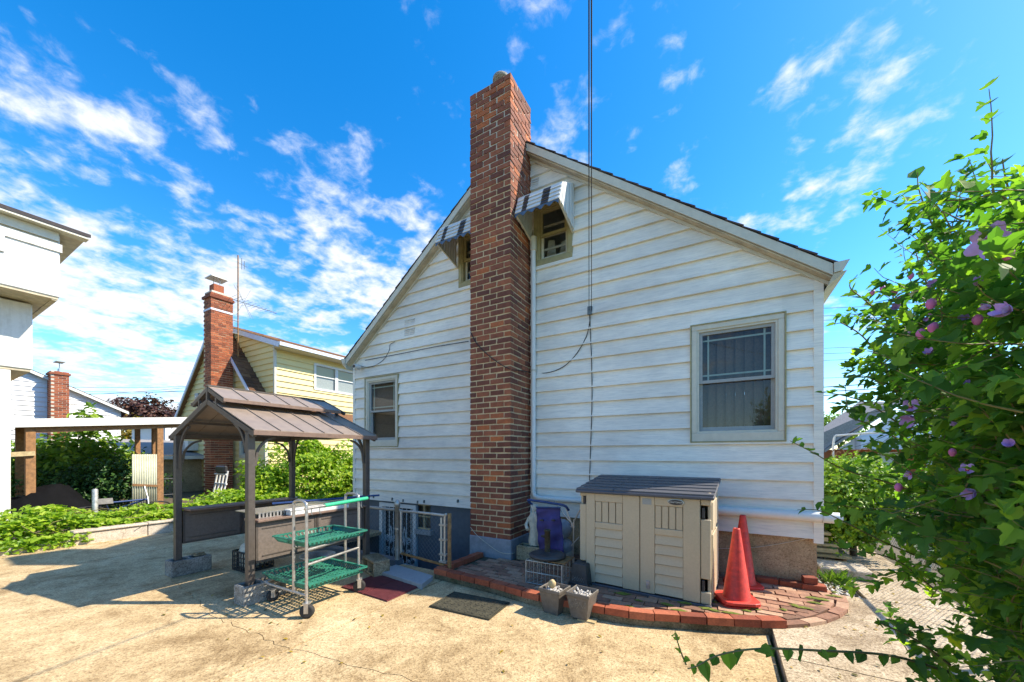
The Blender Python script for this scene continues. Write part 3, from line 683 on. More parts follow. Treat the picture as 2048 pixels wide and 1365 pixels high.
# stairwell
st = MB(); st.box(WELL[0], WELL[1], WELL[2] - 0.02, WELL[3], -1.6, -1.45)
st.box(WELL[0] - 0.14, WELL[0], WELL[2] - 0.12, WELL[3] - 0.04, -1.6, 0.08); st.box(WELL[0], -3.74, WELL[2] - 0.14, WELL[2], -1.6, 0.08); st.box(-3.74, WELL[1] + 0.004, WELL[2] - 0.14, WELL[2], -1.6, -0.066); st.box(WELL[1] + 0.004, CX0 + 0.3, WELL[2] - 0.14, WELL[3] - 0.04, -1.6, -0.066)
struct(st.build('stairwell', 'paint_blue', None))
steps = MB()
for k in range(6): steps.box(-3.74, WELL[1], WELL[2] + 0.002 + k * 0.2, WELL[2] + 0.2 + k * 0.2, -1.45, -0.2 - k * 0.2)
struct(steps.build('steps', 'paint_blue', None))
# ---------------------------------------------------------------- brick patio
edge_pts = [(-2.975, 3.374), (-2.106, 3.304), (-1.518, 3.235), (-1.016, 3.247), (-0.663, 3.291), (-0.282, 3.417), (0.08, 3.548), (0.44, 3.72)]
curve_pts = edge_pts + [(0.74, 3.97), (0.98, 4.35), (1.06, 4.7), (1.02, 4.9)]
ec = catmull([(x, y, 0) for x, y in curve_pts], 10)
def edgeY(X):
    for a, b in zip(ec[:-1], ec[1:]):
        if a.x <= X <= b.x: return a.y + (b.y - a.y) * (X - a.x) / max(1e-6, b.x - a.x)
    return 9
def zp(X): return 0.062 + (X + 2.5) * 0.006
patio = bpy.data.objects.new('brick_patio', None); C.objects.link(patio); struct(patio); patio.location = (-1, 4, 0); BASE[patio.name] = Vector((-1, 4, 0))
# bed under the pavers
bed = MB(); up_ = [p for p in ec if p.x < 1.07]
poly = [(p.x, p.y + 0.05) for p in up_] + [(1.0, 4.94), (-3.0, 4.94)]
bed.add([(x, y, 0.045) for x, y in poly] + [(x, y, -0.05) for x, y in poly], [tuple(range(len(poly)))] + [(i, (i + 1) % len(poly), (i + 1) % len(poly) + len(poly), i + len(poly)) for i in range(len(poly))])
bed.build('bedding', 'soil', patio)
moss = MB()
for k in range(26):
    X = rnd.uniform(-0.9, 1.0); Y = edgeY(X) + rnd.uniform(0.2, 0.55); n = 9; r = rnd.uniform(0.03, 0.085)
    vs = [(X + math.cos(2 * PI * i / n) * r * rnd.uniform(0.5, 1.5), Y + math.sin(2 * PI * i / n) * r * 0.35 * rnd.uniform(0.5, 1.3), zp(X) + 0.012) for i in range(n)] + [(X, Y, zp(X) + 0.026)]
    if Y < 4.9: moss.add(vs, [(i, (i + 1) % n, n) for i in range(n)], True)
stuff(moss.build('moss', 'moss', patio))
pm = []
for k in range(4):
    me = brick_mesh(0.189, 0.088, 0.05, 0.003).mesh('paver'); me.materials.append(MATS['paver']); pm.append(me)
row = 0; Y = 3.3; npv = 0
while Y < 4.9:
    X = -2.93 + (0.1 if row % 2 else 0)
    while X < 1.0:
        cx, cy = X + 0.1, Y + 0.05
        inside = cy - 0.05 > max(edgeY(cx - 0.1), edgeY(cx + 0.1)) + 0.105
        blocked = (CX0 - 0.12 < cx < CX1 + 0.1 and cy > CY0 - 0.07) or (-1.3 < cx < -0.18 and cy > 4.0) or (cx < -2.7 and cy > 3.62 + (cx + 2.95) * 2.0)
        if inside and not blocked and cx < 0.95:
            inst('paver', rnd.choice(pm), patio, (cx + rnd.uniform(-.003, .003), cy + rnd.uniform(-.003, .003), zp(cx) - 0.045 + rnd.uniform(-0.004, 0.004)), (rnd.uniform(-.02, .02), rnd.uniform(-.02, .02), rnd.uniform(-.015, .015)))
            npv += 1
        X += 0.2
    Y += 0.1; row += 1
# curved soldier rows at the right end, flush with the walk
def along(pts):
    d = [0]
    for a, b in zip(pts[:-1], pts[1:]): d.append(d[-1] + (b - a).length)
    return d
ds = along(ec)
def at(s):
    for i in range(len(ec) - 1):
        if ds[i] <= s <= ds[i + 1]:
            t = (s - ds[i]) / (ds[i + 1] - ds[i]); p = ec[i].lerp(ec[i + 1], t); d = (ec[i + 1] - ec[i]).normalized(); return p, d
    return ec[-1], (ec[-1] - ec[-2]).normalized()
s_edge = next(d for d, p in zip(ds, ec) if p.x >= 0.44)
s = s_edge + 0.1
while s < ds[-1] - 0.05:
    for r_ in range(2):
        p, d = at(s - 0.0 + (0.1 if r_ else 0)); nrm = Vector((-d.y, d.x, 0))
        q = p + nrm * (0.05 + r_ * 0.105)
        if q.x < 1.2 and q.y < 4.9: inst('paver', rnd.choice(pm), patio, (q.x, q.y, zp(q.x) - 0.046 + rnd.uniform(-.003, .003)), (0, 0, math.atan2(d.y, d.x)))
    s += 0.207
# raised edging on a mossy kerb
em_ = []
for k in range(4):
    me = brick_mesh(0.197, 0.098, 0.06, 0.003).mesh('edging_brick'); me.materials.append(MATS['edging']); em_.append(me)
s = 0.1
while s < s_edge - 0.02:
    p, d = at(s); nrm = Vector((-d.y, d.x, 0)); q = p + nrm * 0.05
    inst('edging_brick', rnd.choice(em_), patio, (q.x, q.y, 0.062 + rnd.uniform(-.003, .003)), (rnd.uniform(-.02, .02), rnd.uniform(-.01, .01), math.atan2(d.y, d.x) + rnd.uniform(-.01, .01)))
    s += 0.2085
cm = MB(); n_ = 60
for i in range(n_):
    a, da = at(s_edge * i / n_); b, db = at(s_edge * (i + 1) / n_)
    na = Vector((-da.y, da.x, 0)); nb = Vector((-db.y, db.x, 0))
    cm.add([a + na * .006 + Vector((0, 0, -.05)), b + nb * .006 + Vector((0, 0, -.05)), b + nb * .006 + Vector((0, 0, .06)), a + na * .006 + Vector((0, 0, .06)), a + na * .09 + Vector((0, 0, .06)), b + nb * .09 + Vector((0, 0, .06))], [(0, 1, 2, 3), (3, 2, 5, 4)])
cm.build('edging_kerb', 'moss_curb', patio)
# left end returning to the chimney: two rows of red bricks
for (x, y, ang, z) in ((-2.93, 3.53, 1.45, 0.062), (-2.93, 3.74, 1.5, 0.062), (-2.92, 3.95, 1.5, 0.062), (-2.92, 4.16, 1.5, 0.062)):
    inst('edging_brick', rnd.choice(em_), patio, (x, y, z), (0, 0, ang))
MB().box(-2.985, -2.88, 3.42, 4.3, -0.05, 0.06).build('edging_kerb', 'moss_curb', patio)
# loose bricks by the foundation
for i, (x, y, z, l, a, lab) in enumerate(((0.43, W - 0.07, 0.075, 0.2, 0.02, 'loose red brick lying at the foundation beside the cone'), (0.64, W - 0.08, 0.075, 0.2, -0.03, 'loose red brick in the middle of the row at the foundation'), (0.83, W - 0.09, 0.075, 0.2, 0.0, 'loose red brick at the foundation corner with a half brick on top'), (0.80, W - 0.07, 0.142, 0.115, 0.1, 'small half brick sitting on another brick at the foundation corner'))):
    o = brick_mesh(l, 0.1, 0.065, 0.003).build('loose_brick', 'edging' if i != 1 else 'brick_orange', None, base=(0, 0, 0), bevel=0.004); o.location = (x, y, z); o.rotation_euler = (0, 0, a); tag(o, lab, 'brick')
# pebbles and stones at the corner
pb = MB()
for k in range(140):
    c = Vector((1.03 + rnd.uniform(-0.08, 0.17), 5.15 + rnd.uniform(-0.25, 0.45), 0.05)); r = rnd.uniform(0.008, 0.024)
    for (dx, dy, dz) in ((1, 0, 0),):
        pb.add([c + Vector((r, 0, 0)), c + Vector((0, r, 0)), c + Vector((-r, 0, 0)), c + Vector((0, -r, 0)), c + Vector((0, 0, r * .7)), c - Vector((0, 0, r * .7))], [(0, 1, 4), (1, 2, 4), (2, 3, 4), (3, 0, 4), (1, 0, 5), (2, 1, 5), (3, 2, 5), (0, 3, 5)], True)
stuff(tag(pb.build('pebbles', 'pebble', None), 'scatter of pale pebbles beside the house corner', 'pebbles'))
# ---------------------------------------------------------------- storage shed
shed = thing('storage_shed', (-0.72, 4.25, 0.07), 'beige plastic storage shed with two doors and dark grey lid', 'shed')
# built in local axes: x along the front (0..1.28), y depth (0..0.78), then turned
SO = Vector((-1.36, 3.925, 0.075)); SR = math.radians(-3.6)
def S(x, y, z): return Vector((SO.x + x * math.cos(SR) - y * math.sin(SR), SO.y + x * math.sin(SR) + y * math.cos(SR), SO.z + z))
def sbox(mb, x0, x1, y0, y1, z0, z1):
    return mb.add([S(x0, y0, z0), S(x1, y0, z0), S(x1, y1, z0), S(x0, y1, z0), S(x0, y0, z1), S(x1, y0, z1), S(x1, y1, z1), S(x0, y1, z1)], BOXF)
def spart(name, mat, parent, *bs, bevel=0.0):
    mb = MB()
    for b in bs: sbox(mb, *b)
    return mb.build(name, mat, parent, bevel=bevel)
SW, SD, SH = 1.28, 0.76, 0.985
spart('floor_base', 'resin_grey', shed, (-0.005, SW + 0.005, -0.03, SD, -0.025, 0.02), bevel=0.006)
spart('body', 'resin', shed, (0, 0.03, 0.035, SD, 0.02, SH + 0.06), (SW - 0.03, SW, 0.035, SD, 0.02, SH + 0.06), (0.03, SW - 0.03, SD - 0.03, SD, 0.02, SH + 0.06), (0, 0.075, 0.0, 0.034, 0.02, 0.12), (0, 0.075, 0.0, 0.034, 0.24, 0.86), (0, 0.075, 0, 0.034, 0.95, SH), (SW - 0.085, SW, 0.0, 0.034, 0.02, 0.13), (SW - 0.085, SW, 0.0, 0.034, 0.25, 0.8), (SW - 0.085, SW, 0, 0.034, 0.93, SH), bevel=0.006)
for k in range(2):
    spart('side_panel', 'resin', shed, (SW + 0.001, SW + 0.012, 0.06 + k * 0.36, 0.38 + k * 0.34, 0.06, 0.66), bevel=0.006)
    spart('side_panel', 'resin', shed, (SW + 0.001, SW + 0.010, 0.06 + k * 0.36, 0.38 + k * 0.34, 0.70, 0.96), bevel=0.006)
def sdoor(x0, x1, badge):
    st_ = 0.125
    lw, rw = (0.10, 0.17) if not badge else (0.14, 0.145)
    d = spart('door', 'resin', shed, (x0, x0 + lw, -0.014, 0.03, 0.025, SH), (x1 - rw, x1, -0.014, 0.03, 0.025, SH), (x0 + lw, x1 - rw, -0.014, 0.03, 0.90, SH), (x0 + lw, x1 - rw, -0.014, 0.03, 0.615, 0.68), (x0 + lw, x1 - rw, 0.012, 0.028, 0.025, 0.90), bevel=0.005)
    a, b = x0 + lw, x1 - rw; n = 4
    for i in range(n):
        w = (b - a) / n; spart('plank', 'resin', d, (a + i * w + 0.005, a + (i + 1) * w - 0.005, -0.008, 0.011, 0.682, 0.898), bevel=0.003)
    zs = [0.03 + i * 0.0975 for i in range(7)]
    for z0, z1 in zip(zs[:-1], zs[1:]):
        mb = MB(); mb.add([S(a + 0.002, -0.016, z0 + 0.009), S(b - 0.002, -0.016, z0 + 0.009), S(b - 0.002, 0.004, z1), S(a + 0.002, 0.004, z1), S(a + 0.002, 0.011, z0 + 0.005), S(b - 0.002, 0.011, z0 + 0.005), S(b - 0.002, 0.011, z1), S(a + 0.002, 0.011, z1)],
                          [(0, 1, 2, 3), (0, 1, 5, 4), (1, 2, 6, 5), (2, 3, 7, 6), (3, 0, 4, 7)]); mb.build('plank', 'resin', d)
    return d
sd1 = sdoor(0.078, 0.645, False); sd2 = sdoor(0.651, SW - 0.088, True)
spart('handle_recess_shade', 'sash_grey', sd2, (0.675, 0.76, -0.0165, -0.0145, 0.905, 0.965), bevel=0.004)  # thin flat plate; its grey is the shading of the hand hold, painted in
spart('latch', 'steel', sd2, (0.71, 0.745, -0.024, -0.0145, 0.07, 0.15), (0.718, 0.737, -0.034, -0.0245, 0.095, 0.12), bevel=0.003)
for z in (0.13, 0.80): spart('hinge', 'black_plastic', shed, (SW - 0.075, SW - 0.05, -0.008, 0.012, z + 0.01, z + 0.11), bevel=0.004)
for z in (0.86,): spart('hinge', 'black_plastic', shed, (0.04, 0.07, -0.004, 0.012, z + 0.005, z + 0.085), bevel=0.004)
# oval badge with lettering
bx_, bz_ = 0.985, 0.945
mb = MB(); n = 28; vs = []
for dd, rr in ((-0.0145, 1.0), (-0.019, 1.0), (-0.022, 0.88)):
    for k in range(n): a = 2 * PI * k / n; vs.append(S(bx_ + 0.078 * rr * math.cos(a), dd, bz_ + 0.030 * rr * math.sin(a)))
mb.add(vs, [(i * n + k, i * n + (k + 1) % n, (i + 1) * n + (k + 1) % n, (i + 1) * n + k) for i in range(2) for k in range(n)] + [tuple(range(2 * n, 3 * n))]); badge = mb.build('badge', 'black_plastic', sd2)
mb = MB(); vs = []
for rr, dd in ((0.98, -0.0225), (0.86, -0.0232)):
    for k in range(n): a = 2 * PI * k / n; vs.append(S(bx_ + 0.078 * rr * math.cos(a), dd, bz_ + 0.030 * rr * math.sin(a)))
mb.add(vs, [(k, (k + 1) % n, n + (k + 1) % n, n + k) for k in range(n)]); mb.build('badge_rim', 'steel', sd2)
def text_mesh(txt, size):
    cu = bpy.data.curves.new('lettering', 'FONT'); cu.body = txt; cu.size = size; cu.align_x = 'CENTER'; cu.align_y = 'CENTER'; cu.extrude = 0.0006
    to = bpy.data.objects.new('lettering_tmp', cu); C.objects.link(to); bpy.context.view_layer.update()
    me = bpy.data.meshes.new_from_object(to.evaluated_get(bpy.context.evaluated_depsgraph_get())); bpy.data.objects.remove(to); return me
tm = text_mesh('CRAFTSMAN', 0.0215); tm.materials.clear(); tm.materials.append(MATS['white_plastic'])
for v in tm.vertices:
    p = S(bx_ + v.co.x, -0.0236 - v.co.z, bz_ + v.co.y); v.co = p - gbase(sd2)
lo_ = bpy.data.objects.new('lettering', tm); C.objects.link(lo_); lo_.parent = sd2; lo_.location = (0, 0, 0)
# lid: slatted roof sloping to the front
def rz_(y): return SH + 0.012 + (y + 0.05) * 0.15
lid = MB(); y0, y1 = -0.055, SD + 0.02
lid.add([S(-0.03, y0, rz_(y0) - 0.01), S(SW + 0.03, y0, rz_(y0) - 0.01), S(SW + 0.03, y1, rz_(y1) - 0.01), S(-0.03, y1, rz_(y1) - 0.01), S(-0.03, y0, rz_(y0) + 0.022), S(SW + 0.03, y0, rz_(y0) + 0.022), S(SW + 0.03, y1, rz_(y1) + 0.022), S(-0.03, y1, rz_(y1) + 0.022)], BOXF)
lido = lid.build('lid', 'resin_grey', shed, bevel=0.008)
nsl = 6
for i in range(nsl):
    a = y0 + 0.02 + (y1 - y0 - 0.03) * i / nsl; b = y0 + 0.02 + (y1 - y0 - 0.03) * (i + 1) / nsl - 0.008
    for (xa, xb) in ((-0.026, SW * (0.3 + 0.25 * (i % 2))), (SW * (0.3 + 0.25 * (i % 2)) + 0.006, SW + 0.026)):
        mb = MB(); mb.add([S(xa, a, rz_(a) + 0.0225), S(xb, a, rz_(a) + 0.0225), S(xb, b, rz_(b) + 0.0225), S(xa, b, rz_(b) + 0.0225), S(xa, a, rz_(a) + 0.036), S(xb, a, rz_(a) + 0.036), S(xb, b, rz_(b) + 0.028), S(xa, b, rz_(b) + 0.028)], BOXF); mb.build('lid_slat', 'resin_grey', lido)
# ---------------------------------------------------------------- traffic cones
def cone(name, c, label, stack, tipz):
    t = thing(name, c, label, 'traffic cone'); h = tipz - c[2] 
    prof = [(0.124, 0.035), (0.12, 0.05), (0.116, 0.075), (0.113, 0.08), (0.03, h - 0.01), (0.027, h), (0.018, h), (0.018, h - 0.04)]
    MB().lathe(prof, c, 28).build('cone_body', 'cone', t)
    def base(z, s, rot, thick=0.03, nm='base_plate'):
        mb = MB(); pts = []
        for k in range(24):
            a = 2 * PI * k / 24; ca, sa = math.cos(a), math.sin(a); p = 5
            r = s / ((abs(ca) ** p + abs(sa) ** p) ** (1 / p)); pts.append((c[0] + r * math.cos(a + rot), c[1] + r * math.sin(a + rot)))
        mb.add([(x, y, z) for x, y in pts] + [(x, y, z + thick) for x, y in pts], [tuple(range(24))[::-1], tuple(range(24, 48))] + [(i, (i + 1) % 24, (i + 1) % 24 + 24, i + 24) for i in range(24)])
        mb.build(nm, 'cone', t, bevel=0.006)
    base(c[2] + (0.03 if stack else 0.0), 0.165, 0.35, 0.032)
    if stack: base(c[2], 0.155, 0.42, 0.02, 'lower_base_plate')
cone('traffic_cone', (0.125, 4.07, 0.078), 'orange red traffic cone with doubled base in front of the other cone', True, 0.785)
cone('traffic_cone', (0.2, 4.66, 0.08), 'orange red traffic cone standing close against the foundation wall', False, 0.83)
# ---------------------------------------------------------------- pots
def sq_pot(c, rim, bot, h, mat, label, flip=False, yaw=0.0, lattice=(-1,), filled=True, name='planter_pot'):
    t = thing(name, c, label, 'flower pot'); c = Vector(c)
    R2 = Matrix.Rotation(yaw, 3, 'Z')
    def Q(x, y, z): return c + R2 @ Vector((x, y, z))
    def ring(hw, z): return [Q(-hw, -hw, z), Q(hw, -hw, z), Q(hw, hw, z), Q(-hw, hw, z)]
    if not flip: lv = [ring(bot, 0), ring(rim * 0.94, h * 0.86), ring(rim, h * 0.87), ring(rim, h), ring(rim - 0.012, h), ring(rim * 0.9 - 0.01, h * 0.7), ring(bot, h * 0.55)]
    else: lv = [ring(rim, 0), ring(rim, h * 0.13), ring(rim * 0.94, h * 0.14), ring(bot + 0.01, h * 0.97), ring(bot, h)]
    vs = [p for r in lv for p in r]; fs = [(i * 4 + k, i * 4 + (k + 1) % 4, (i + 1) * 4 + (k + 1) % 4, (i + 1) * 4 + k) for i in range(len(lv) - 1) for k in range(4)]
    fs += [(3, 2, 1, 0), tuple(range(len(vs) - 4, len(vs)))]
    mb = MB(); mb.add(vs, fs); mb.build('pot_body', mat, t, bevel=0.004)
    for sd in lattice:
        lm = MB(); nn = 6
        Rr = Matrix.Rotation({-1: 0, 1: PI / 2}[sd], 3, 'Z')
        za, zb = (h * 0.42, h * 0.74) if not flip else (h * 0.22, h * 0.55)
        def hwz(z): return (bot + (rim * 0.94 - bot) * z / (h * 0.86)) if not flip else (rim * 0.94 + (bot - rim * 0.94) * (z - h * 0.14) / (h * 0.83))
        for k in range(nn):
            for s_ in (-1, 1):
                f0 = (k + 0.5) / nn * 1.5 - 0.75; f1 = f0 + s_ * 0.45
                pts = []
                for t_ in (0, 0.5, 1):
                    z = za + (zb - za) * t_; f = max(-0.75, min(0.75, f0 + (f1 - f0) * t_)); hw_ = hwz(z); v = Rr @ Vector((f * hw_, -hw_ - 0.002, 0)); pts.append(Q(v.x, v.y, z))
                lm.tube(pts, 0.0022, 4)
        lm.build('lattice_relief', 'block', t)
    if filled:
        pm_ = MB(); r2 = random.Random(label)
        for k in range(90):
            p = Q(r2.uniform(-1, 1) * rim * 0.8, r2.uniform(-1, 1) * rim * 0.8, h * 0.76 + r2.uniform(0, 0.035)); r = r2.uniform(0.010, 0.019)
            pm_.add([p + Vector(d) * r * r2.uniform(.7, 1.2) for d in ((1, 0, 0), (0, 1, 0), (-1, 0, 0), (0, -1, 0), (0, 0, .8), (0, 0, -.8))], [(0, 1, 4), (1, 2, 4), (2, 3, 4), (3, 0, 4), (1, 0, 5), (2, 1, 5), (3, 2, 5), (0, 3, 5)])
        pm_.add(ring(rim * 0.88, h * 0.76), [(0, 1, 2, 3)]); stuff(pm_.build('white_pebbles', 'pebble', t))
    return t
p1 = onZ(1104, 1228); p2 = onZ(1159, 1239)
sq_pot((p1.x, p1.y + 0.06, 0.0), 0.112, 0.075, 0.235, 'pot', 'grey square pot of white pebbles with a round brown stone in it', yaw=-0.12, lattice=())
sq_pot((p2.x + 0.01, p2.y + 0.045, 0.012), 0.112, 0.075, 0.235, 'pot', 'grey square pot of white pebbles with raised lattice on its side', yaw=-0.1, lattice=(-1,))
st_ = MB(); st_.lathe([(0.0, -0.05), (0.022, -0.045), (0.036, -0.01), (0.036, 0.015), (0.02, 0.045), (0.0, 0.05)], (0, 0, 0), 14); so = st_.build('stone', 'wood_pale', None, base=(0, 0, 0)); so.location = (p1.x - 0.03, p1.y + 0.07, 0.25); so.rotation_euler = (0.5, 0.4, 0); tag(so, 'egg shaped tan stone resting on the pebbles of a square pot', 'stone')
w_ = MB().box(p2.x - 0.01, p2.x + 0.15, p2.y - 0.03, p2.y + 0.06, 0.0, 0.012).build('wood_shim', 'wood_pale', None); tag(w_, 'thin orange wood offcut under the lattice pot', 'board')
up3 = onZ(1160, 1172, 0.065)
sq_pot((up3.x, up3.y + 0.07, 0.068), 0.112, 0.07, 0.235, 'pot_dark', 'black square pot turned upside down against the shed', flip=True, yaw=-0.1, filled=False)
# ---------------------------------------------------------------- umbrella base on a wire crate
cr = thing('wire_crate', (-1.66, 3.8, 0.065), 'galvanised wire crate on the brick patio under the umbrella base', 'crate')
x0, x1, y0, y1, z0, z1 = -1.87, -1.45, 3.62, 3.98, 0.075, 0.315
fr = MB()
for z in (z0, (z0 + z1) / 2, z1): fr.tube([(x0, y0, z), (x1, y0, z), (x1, y1, z), (x0, y1, z), (x0, y0, z)], 0.005, 6)
fr.build('frame', 'galv', cr)
for x in (x0, x1):
    for y in (y0, y1): MB().tube([(x, y, z0), (x, y, z1)], 0.009, 6).build('corner_post', 'galv', cr)
ww = MB()
for k in range(1, 9):
    x = x0 + (x1 - x0) * k / 9
    for y in (y0, y1): ww.tube([(x, y, z0), (x, y, z1)], 0.0025, 5)
for k in range(1, 8):
    y = y0 + (y1 - y0) * k / 8
    for x in (x0, x1): ww.tube([(x, y, z0), (x, y, z1)], 0.0025, 5)
    ww.tube([(x0, y, z0), (x1, y, z0)], 0.0025, 5)
ww.build('mesh_wires', 'galv', cr)
MB().box(x0 + 0.24, x1 + 0.015, y0 + 0.03, y1 - 0.03, z1 + 0.006, z1 + 0.016).build('rust_rim', 'rust', cr)
ub = thing('umbrella_base', (-1.69, 3.79, 0.332), 'round black umbrella base with tube, set on a wire crate', 'umbrella base')
MB().lathe([(0.19, 0), (0.205, 0.012), (0.205, 0.03), (0.18, 0.045), (0.1, 0.055), (0.05, 0.06)], (-1.69, 3.79, 0.334), 32).build('disc', 'pot_dark', ub)
MB().lathe([(0.032, 0), (0.032, 0.23), (0.036, 0.23), (0.036, 0.25), (0.024, 0.25), (0.024, 0.15)], (-1.69, 3.79, 0.39), 16).build('tube', 'mat_dark', ub)
MB().lathe([(0.012, 0), (0.012, 0.03), (0.02, 0.03), (0.02, 0.045)], (-1.69 - 0.075, 3.79, 0.56), 10, 'x').build('clamp_knob', 'black_plastic', ub)
# ---------------------------------------------------------------- folded stroller by the chimney
sx = thing('folding_stroller', (-1.98, 4.32, 0.065), 'folded stroller with purple fabric and navy padded handle by the chimney', 'stroller')
hl, hr = onY(1056, 1001, 4.27), onY(1129, 1012, 4.27)
MB().tube(catmull([hl + Vector((0.03, 0.06, -0.06)), hl, hl.lerp(hr, 0.25) + Vector((0, -0.02, 0.012)), hl.lerp(hr, 0.7) + Vector((0, -0.02, 0.012)), hr, hr + Vector((0.03, 0.06, -0.06))], 5), 0.016, 10).build('handle', 'navy', sx)
for a, b in (((1062, 1010), (1105, 1125)), ((1132, 1018), (1148, 1060)), ((1148, 1040), (1146, 1128)), ((1160, 1020), (1142, 1055)), ((1108, 1004), (1150, 1055)), ((1158, 1075), (1143, 1092))):
    MB().tube([onY(a[0], a[1], 4.31), onY(b[0], b[1], 4.33)], 0.009, 8).build('frame_tube', 'steel', sx)
# fabric with folds
fab = MB(); nu, nv = 18, 26; vs = []
for j in range(nv + 1):
    v = j / nv
    for i in range(nu + 1):
        u = i / nu; xl = 1073 + 4 * v; xr = 1119 + 12 * v; x = xl + (xr - xl) * u; y = 1016 + 104 * v
        d = 0.03 * math.sin(u * 9 + v * 6) * v + 0.05 * math.sin(v * PI) * math.sin(u * PI) + 0.012 * math.sin(v * 22 + u * 4)
        p = onY(x, y, 4.27); vs.append((p.x, p.y - d, p.z))
fab.add(vs, [(j * (nu + 1) + i, j * (nu + 1) + i + 1, (j + 1) * (nu + 1) + i + 1, (j + 1) * (nu + 1) + i) for j in range(nv) for i in range(nu)], True)
fo = fab.build('seat_fabric', 'purple', sx); fo.modifiers.new('thick', 'SOLIDIFY').thickness = 0.006
MB().tube([onY(1072, 1015, 4.25), onY(1121, 1016, 4.25)], 0.010, 8).build('top_bar', 'navy', sx)
for x in (1083, 1106):
    c = onY(x, 1041, 4.215); MB().box(c.x - 0.022, c.x + 0.022, c.y - 0.006, c.y + 0.02, c.z - 0.008, c.z + 0.008).build('strap_slot', 'black_plastic', sx)
for x in (1090, 1142):
    for k in (0, 1):
        c = onY(x, 1120, 4.36); MB().lathe([(0.02, -0.012), (0.055, -0.012), (0.055, 0.012), (0.02, 0.012)], (c.x + k * 0.05, 4.38, 0.12), 16, 'x').build('wheel', 'rubber', sx)
# bottles / balls behind the stroller
for (x, y, r, mat, lab, Y) in ((1124, 1058, 0.13, 'milk_grey', 'large grey ball piled behind the stroller', 4.62), (1128, 1095, 0.125, 'milk_grey', 'lower grey ball wedged beside the shed', 4.62), (1117, 1075, 0.07, 'white_plastic', 'small pale ball between the two grey balls', 4.47), (1133, 1118, 0.1, 'cloth_cream', 'dull cream ball on the bricks behind the stroller', 4.62)):
    c = onY(x, y, Y); mb = MB(); prof = [(max(0.001, r * math.sin(PI * k / 14)), -r * math.cos(PI * k / 14)) for k in range(15)]
    mb.lathe(prof, c, 22); o = mb.build('ball', mat, None); tag(o, lab, 'ball')
    if y > 1110: o.location.z = 0.07
# draped cream cloth / garden figure
fg = thing('garden_statue', (-2.28, 4.52, 0.25), 'weathered cream garden statue standing behind the cinder block', 'statue')
cx_, cy_ = onY(1070, 1060, 4.52).x, 4.52
prof = [(0.075, 0.25), (0.085, 0.3), (0.07, 0.42), (0.075, 0.55), (0.085, 0.63), (0.05, 0.69), (0.03, 0.71)]
mb = MB(); n = 26; vs = []
for (r, z) in prof:
    for k in range(n):
        a = 2 * PI * k / n; rr = r * (1 + 0.13 * math.sin(a * 7 + z * 9)); vs.append((cx_ + rr * math.cos(a), cy_ + rr * math.sin(a), z))
mb.add(vs, [(i * n + k, i * n + (k + 1) % n, (i + 1) * n + (k + 1) % n, (i + 1) * n + k) for i in range(len(prof) - 1) for k in range(n)] + [tuple(range(len(vs) - n, len(vs)))], True); mb.build('robe', 'cloth_cream', fg)
MB().lathe([(0.012, -0.06), (0.035, -0.045), (0.045, 0), (0.038, 0.04), (0.012, 0.055)], (cx_, cy_ - 0.005, 0.755), 14).build('head', 'cloth_cream', fg)
MB().tube([(cx_ - 0.08, cy_, 0.62), (cx_ - 0.11, cy_ - 0.05, 0.52), (cx_ - 0.06, cy_ - 0.1, 0.47)], 0.025, 8).build('arm', 'cloth_cream', fg)
# cinder blocks
def cmu(x0, y0, z0, lx, ly, lz, mat, label, yaw=0.0, along='x', posts=None, name='cinder_block', lay=False):
    """hollow two-cell block, cells open upward (or sideways when lay)"""
    t = 0.03; mb = MB()
    def B(a, b, c, d):
        if lay: mb.box(a, b, 0, ly, c, d)
        else: mb.box(a, b, c, d, 0, lz)
    hx, hy = (lx, lz) if lay else (lx, ly)
    if not lay and along == 'y': 
        mb.box(0, t, 0, ly, 0, lz).box(lx - t, lx, 0, ly, 0, lz)
        for y in (0, ly / 2 - t / 2, ly - t): mb.box(t, lx - t, y, y + t, 0, lz)
        mb.box(t, lx - t, t, ly - t, 0, 0.03)
    else:
        B(0, hx, 0, t); B(0, hx, hy - t, hy)
        for x in (0, hx / 2 - t / 2, hx - t): B(x, x + t, t, hy - t)
    o = mb.build(name, mat, None, base=(0, 0, 0), bevel=0.006); o.location = (x0, y0, z0); o.rotation_euler = (0, 0, yaw); tag(o, label, 'block'); return o
cmu(-2.40, 4.36, 0.068, 0.40, 0.19, 0.19, 'block_mossy', 'mossy cinder block planter beside the chimney base', 0.03)
cmu(-5.90, 1.84, 0.002, 0.2, 0.40, 0.19, 'block', 'grey cinder block holding the gazebo post nearest the vine bed', 0.0, 'y')
cmu(-4.20, 1.83, 0.002, 0.2, 0.40, 0.19, 'block', 'grey cinder block under the gazebo post beside the garden cart', 0.0, 'y')
bk = onZ(697, 1146); cmu(-3.98, 3.16, 0.004, 0.40, 0.20, 0.19, 'block_mossy', 'weathered tan cinder block beside the red mat and gate', -0.35, lay=True)
st2 = MB().box(-5.86, -5.74, 2.08, 2.2, 0.194, 0.215).box(-5.85, -5.755, 2.09, 2.19, 0.217, 0.235).build('flat_stone', 'block_mossy', None, bevel=0.008); tag(st2, 'flat tan stone lying on a gazebo block', 'stone')
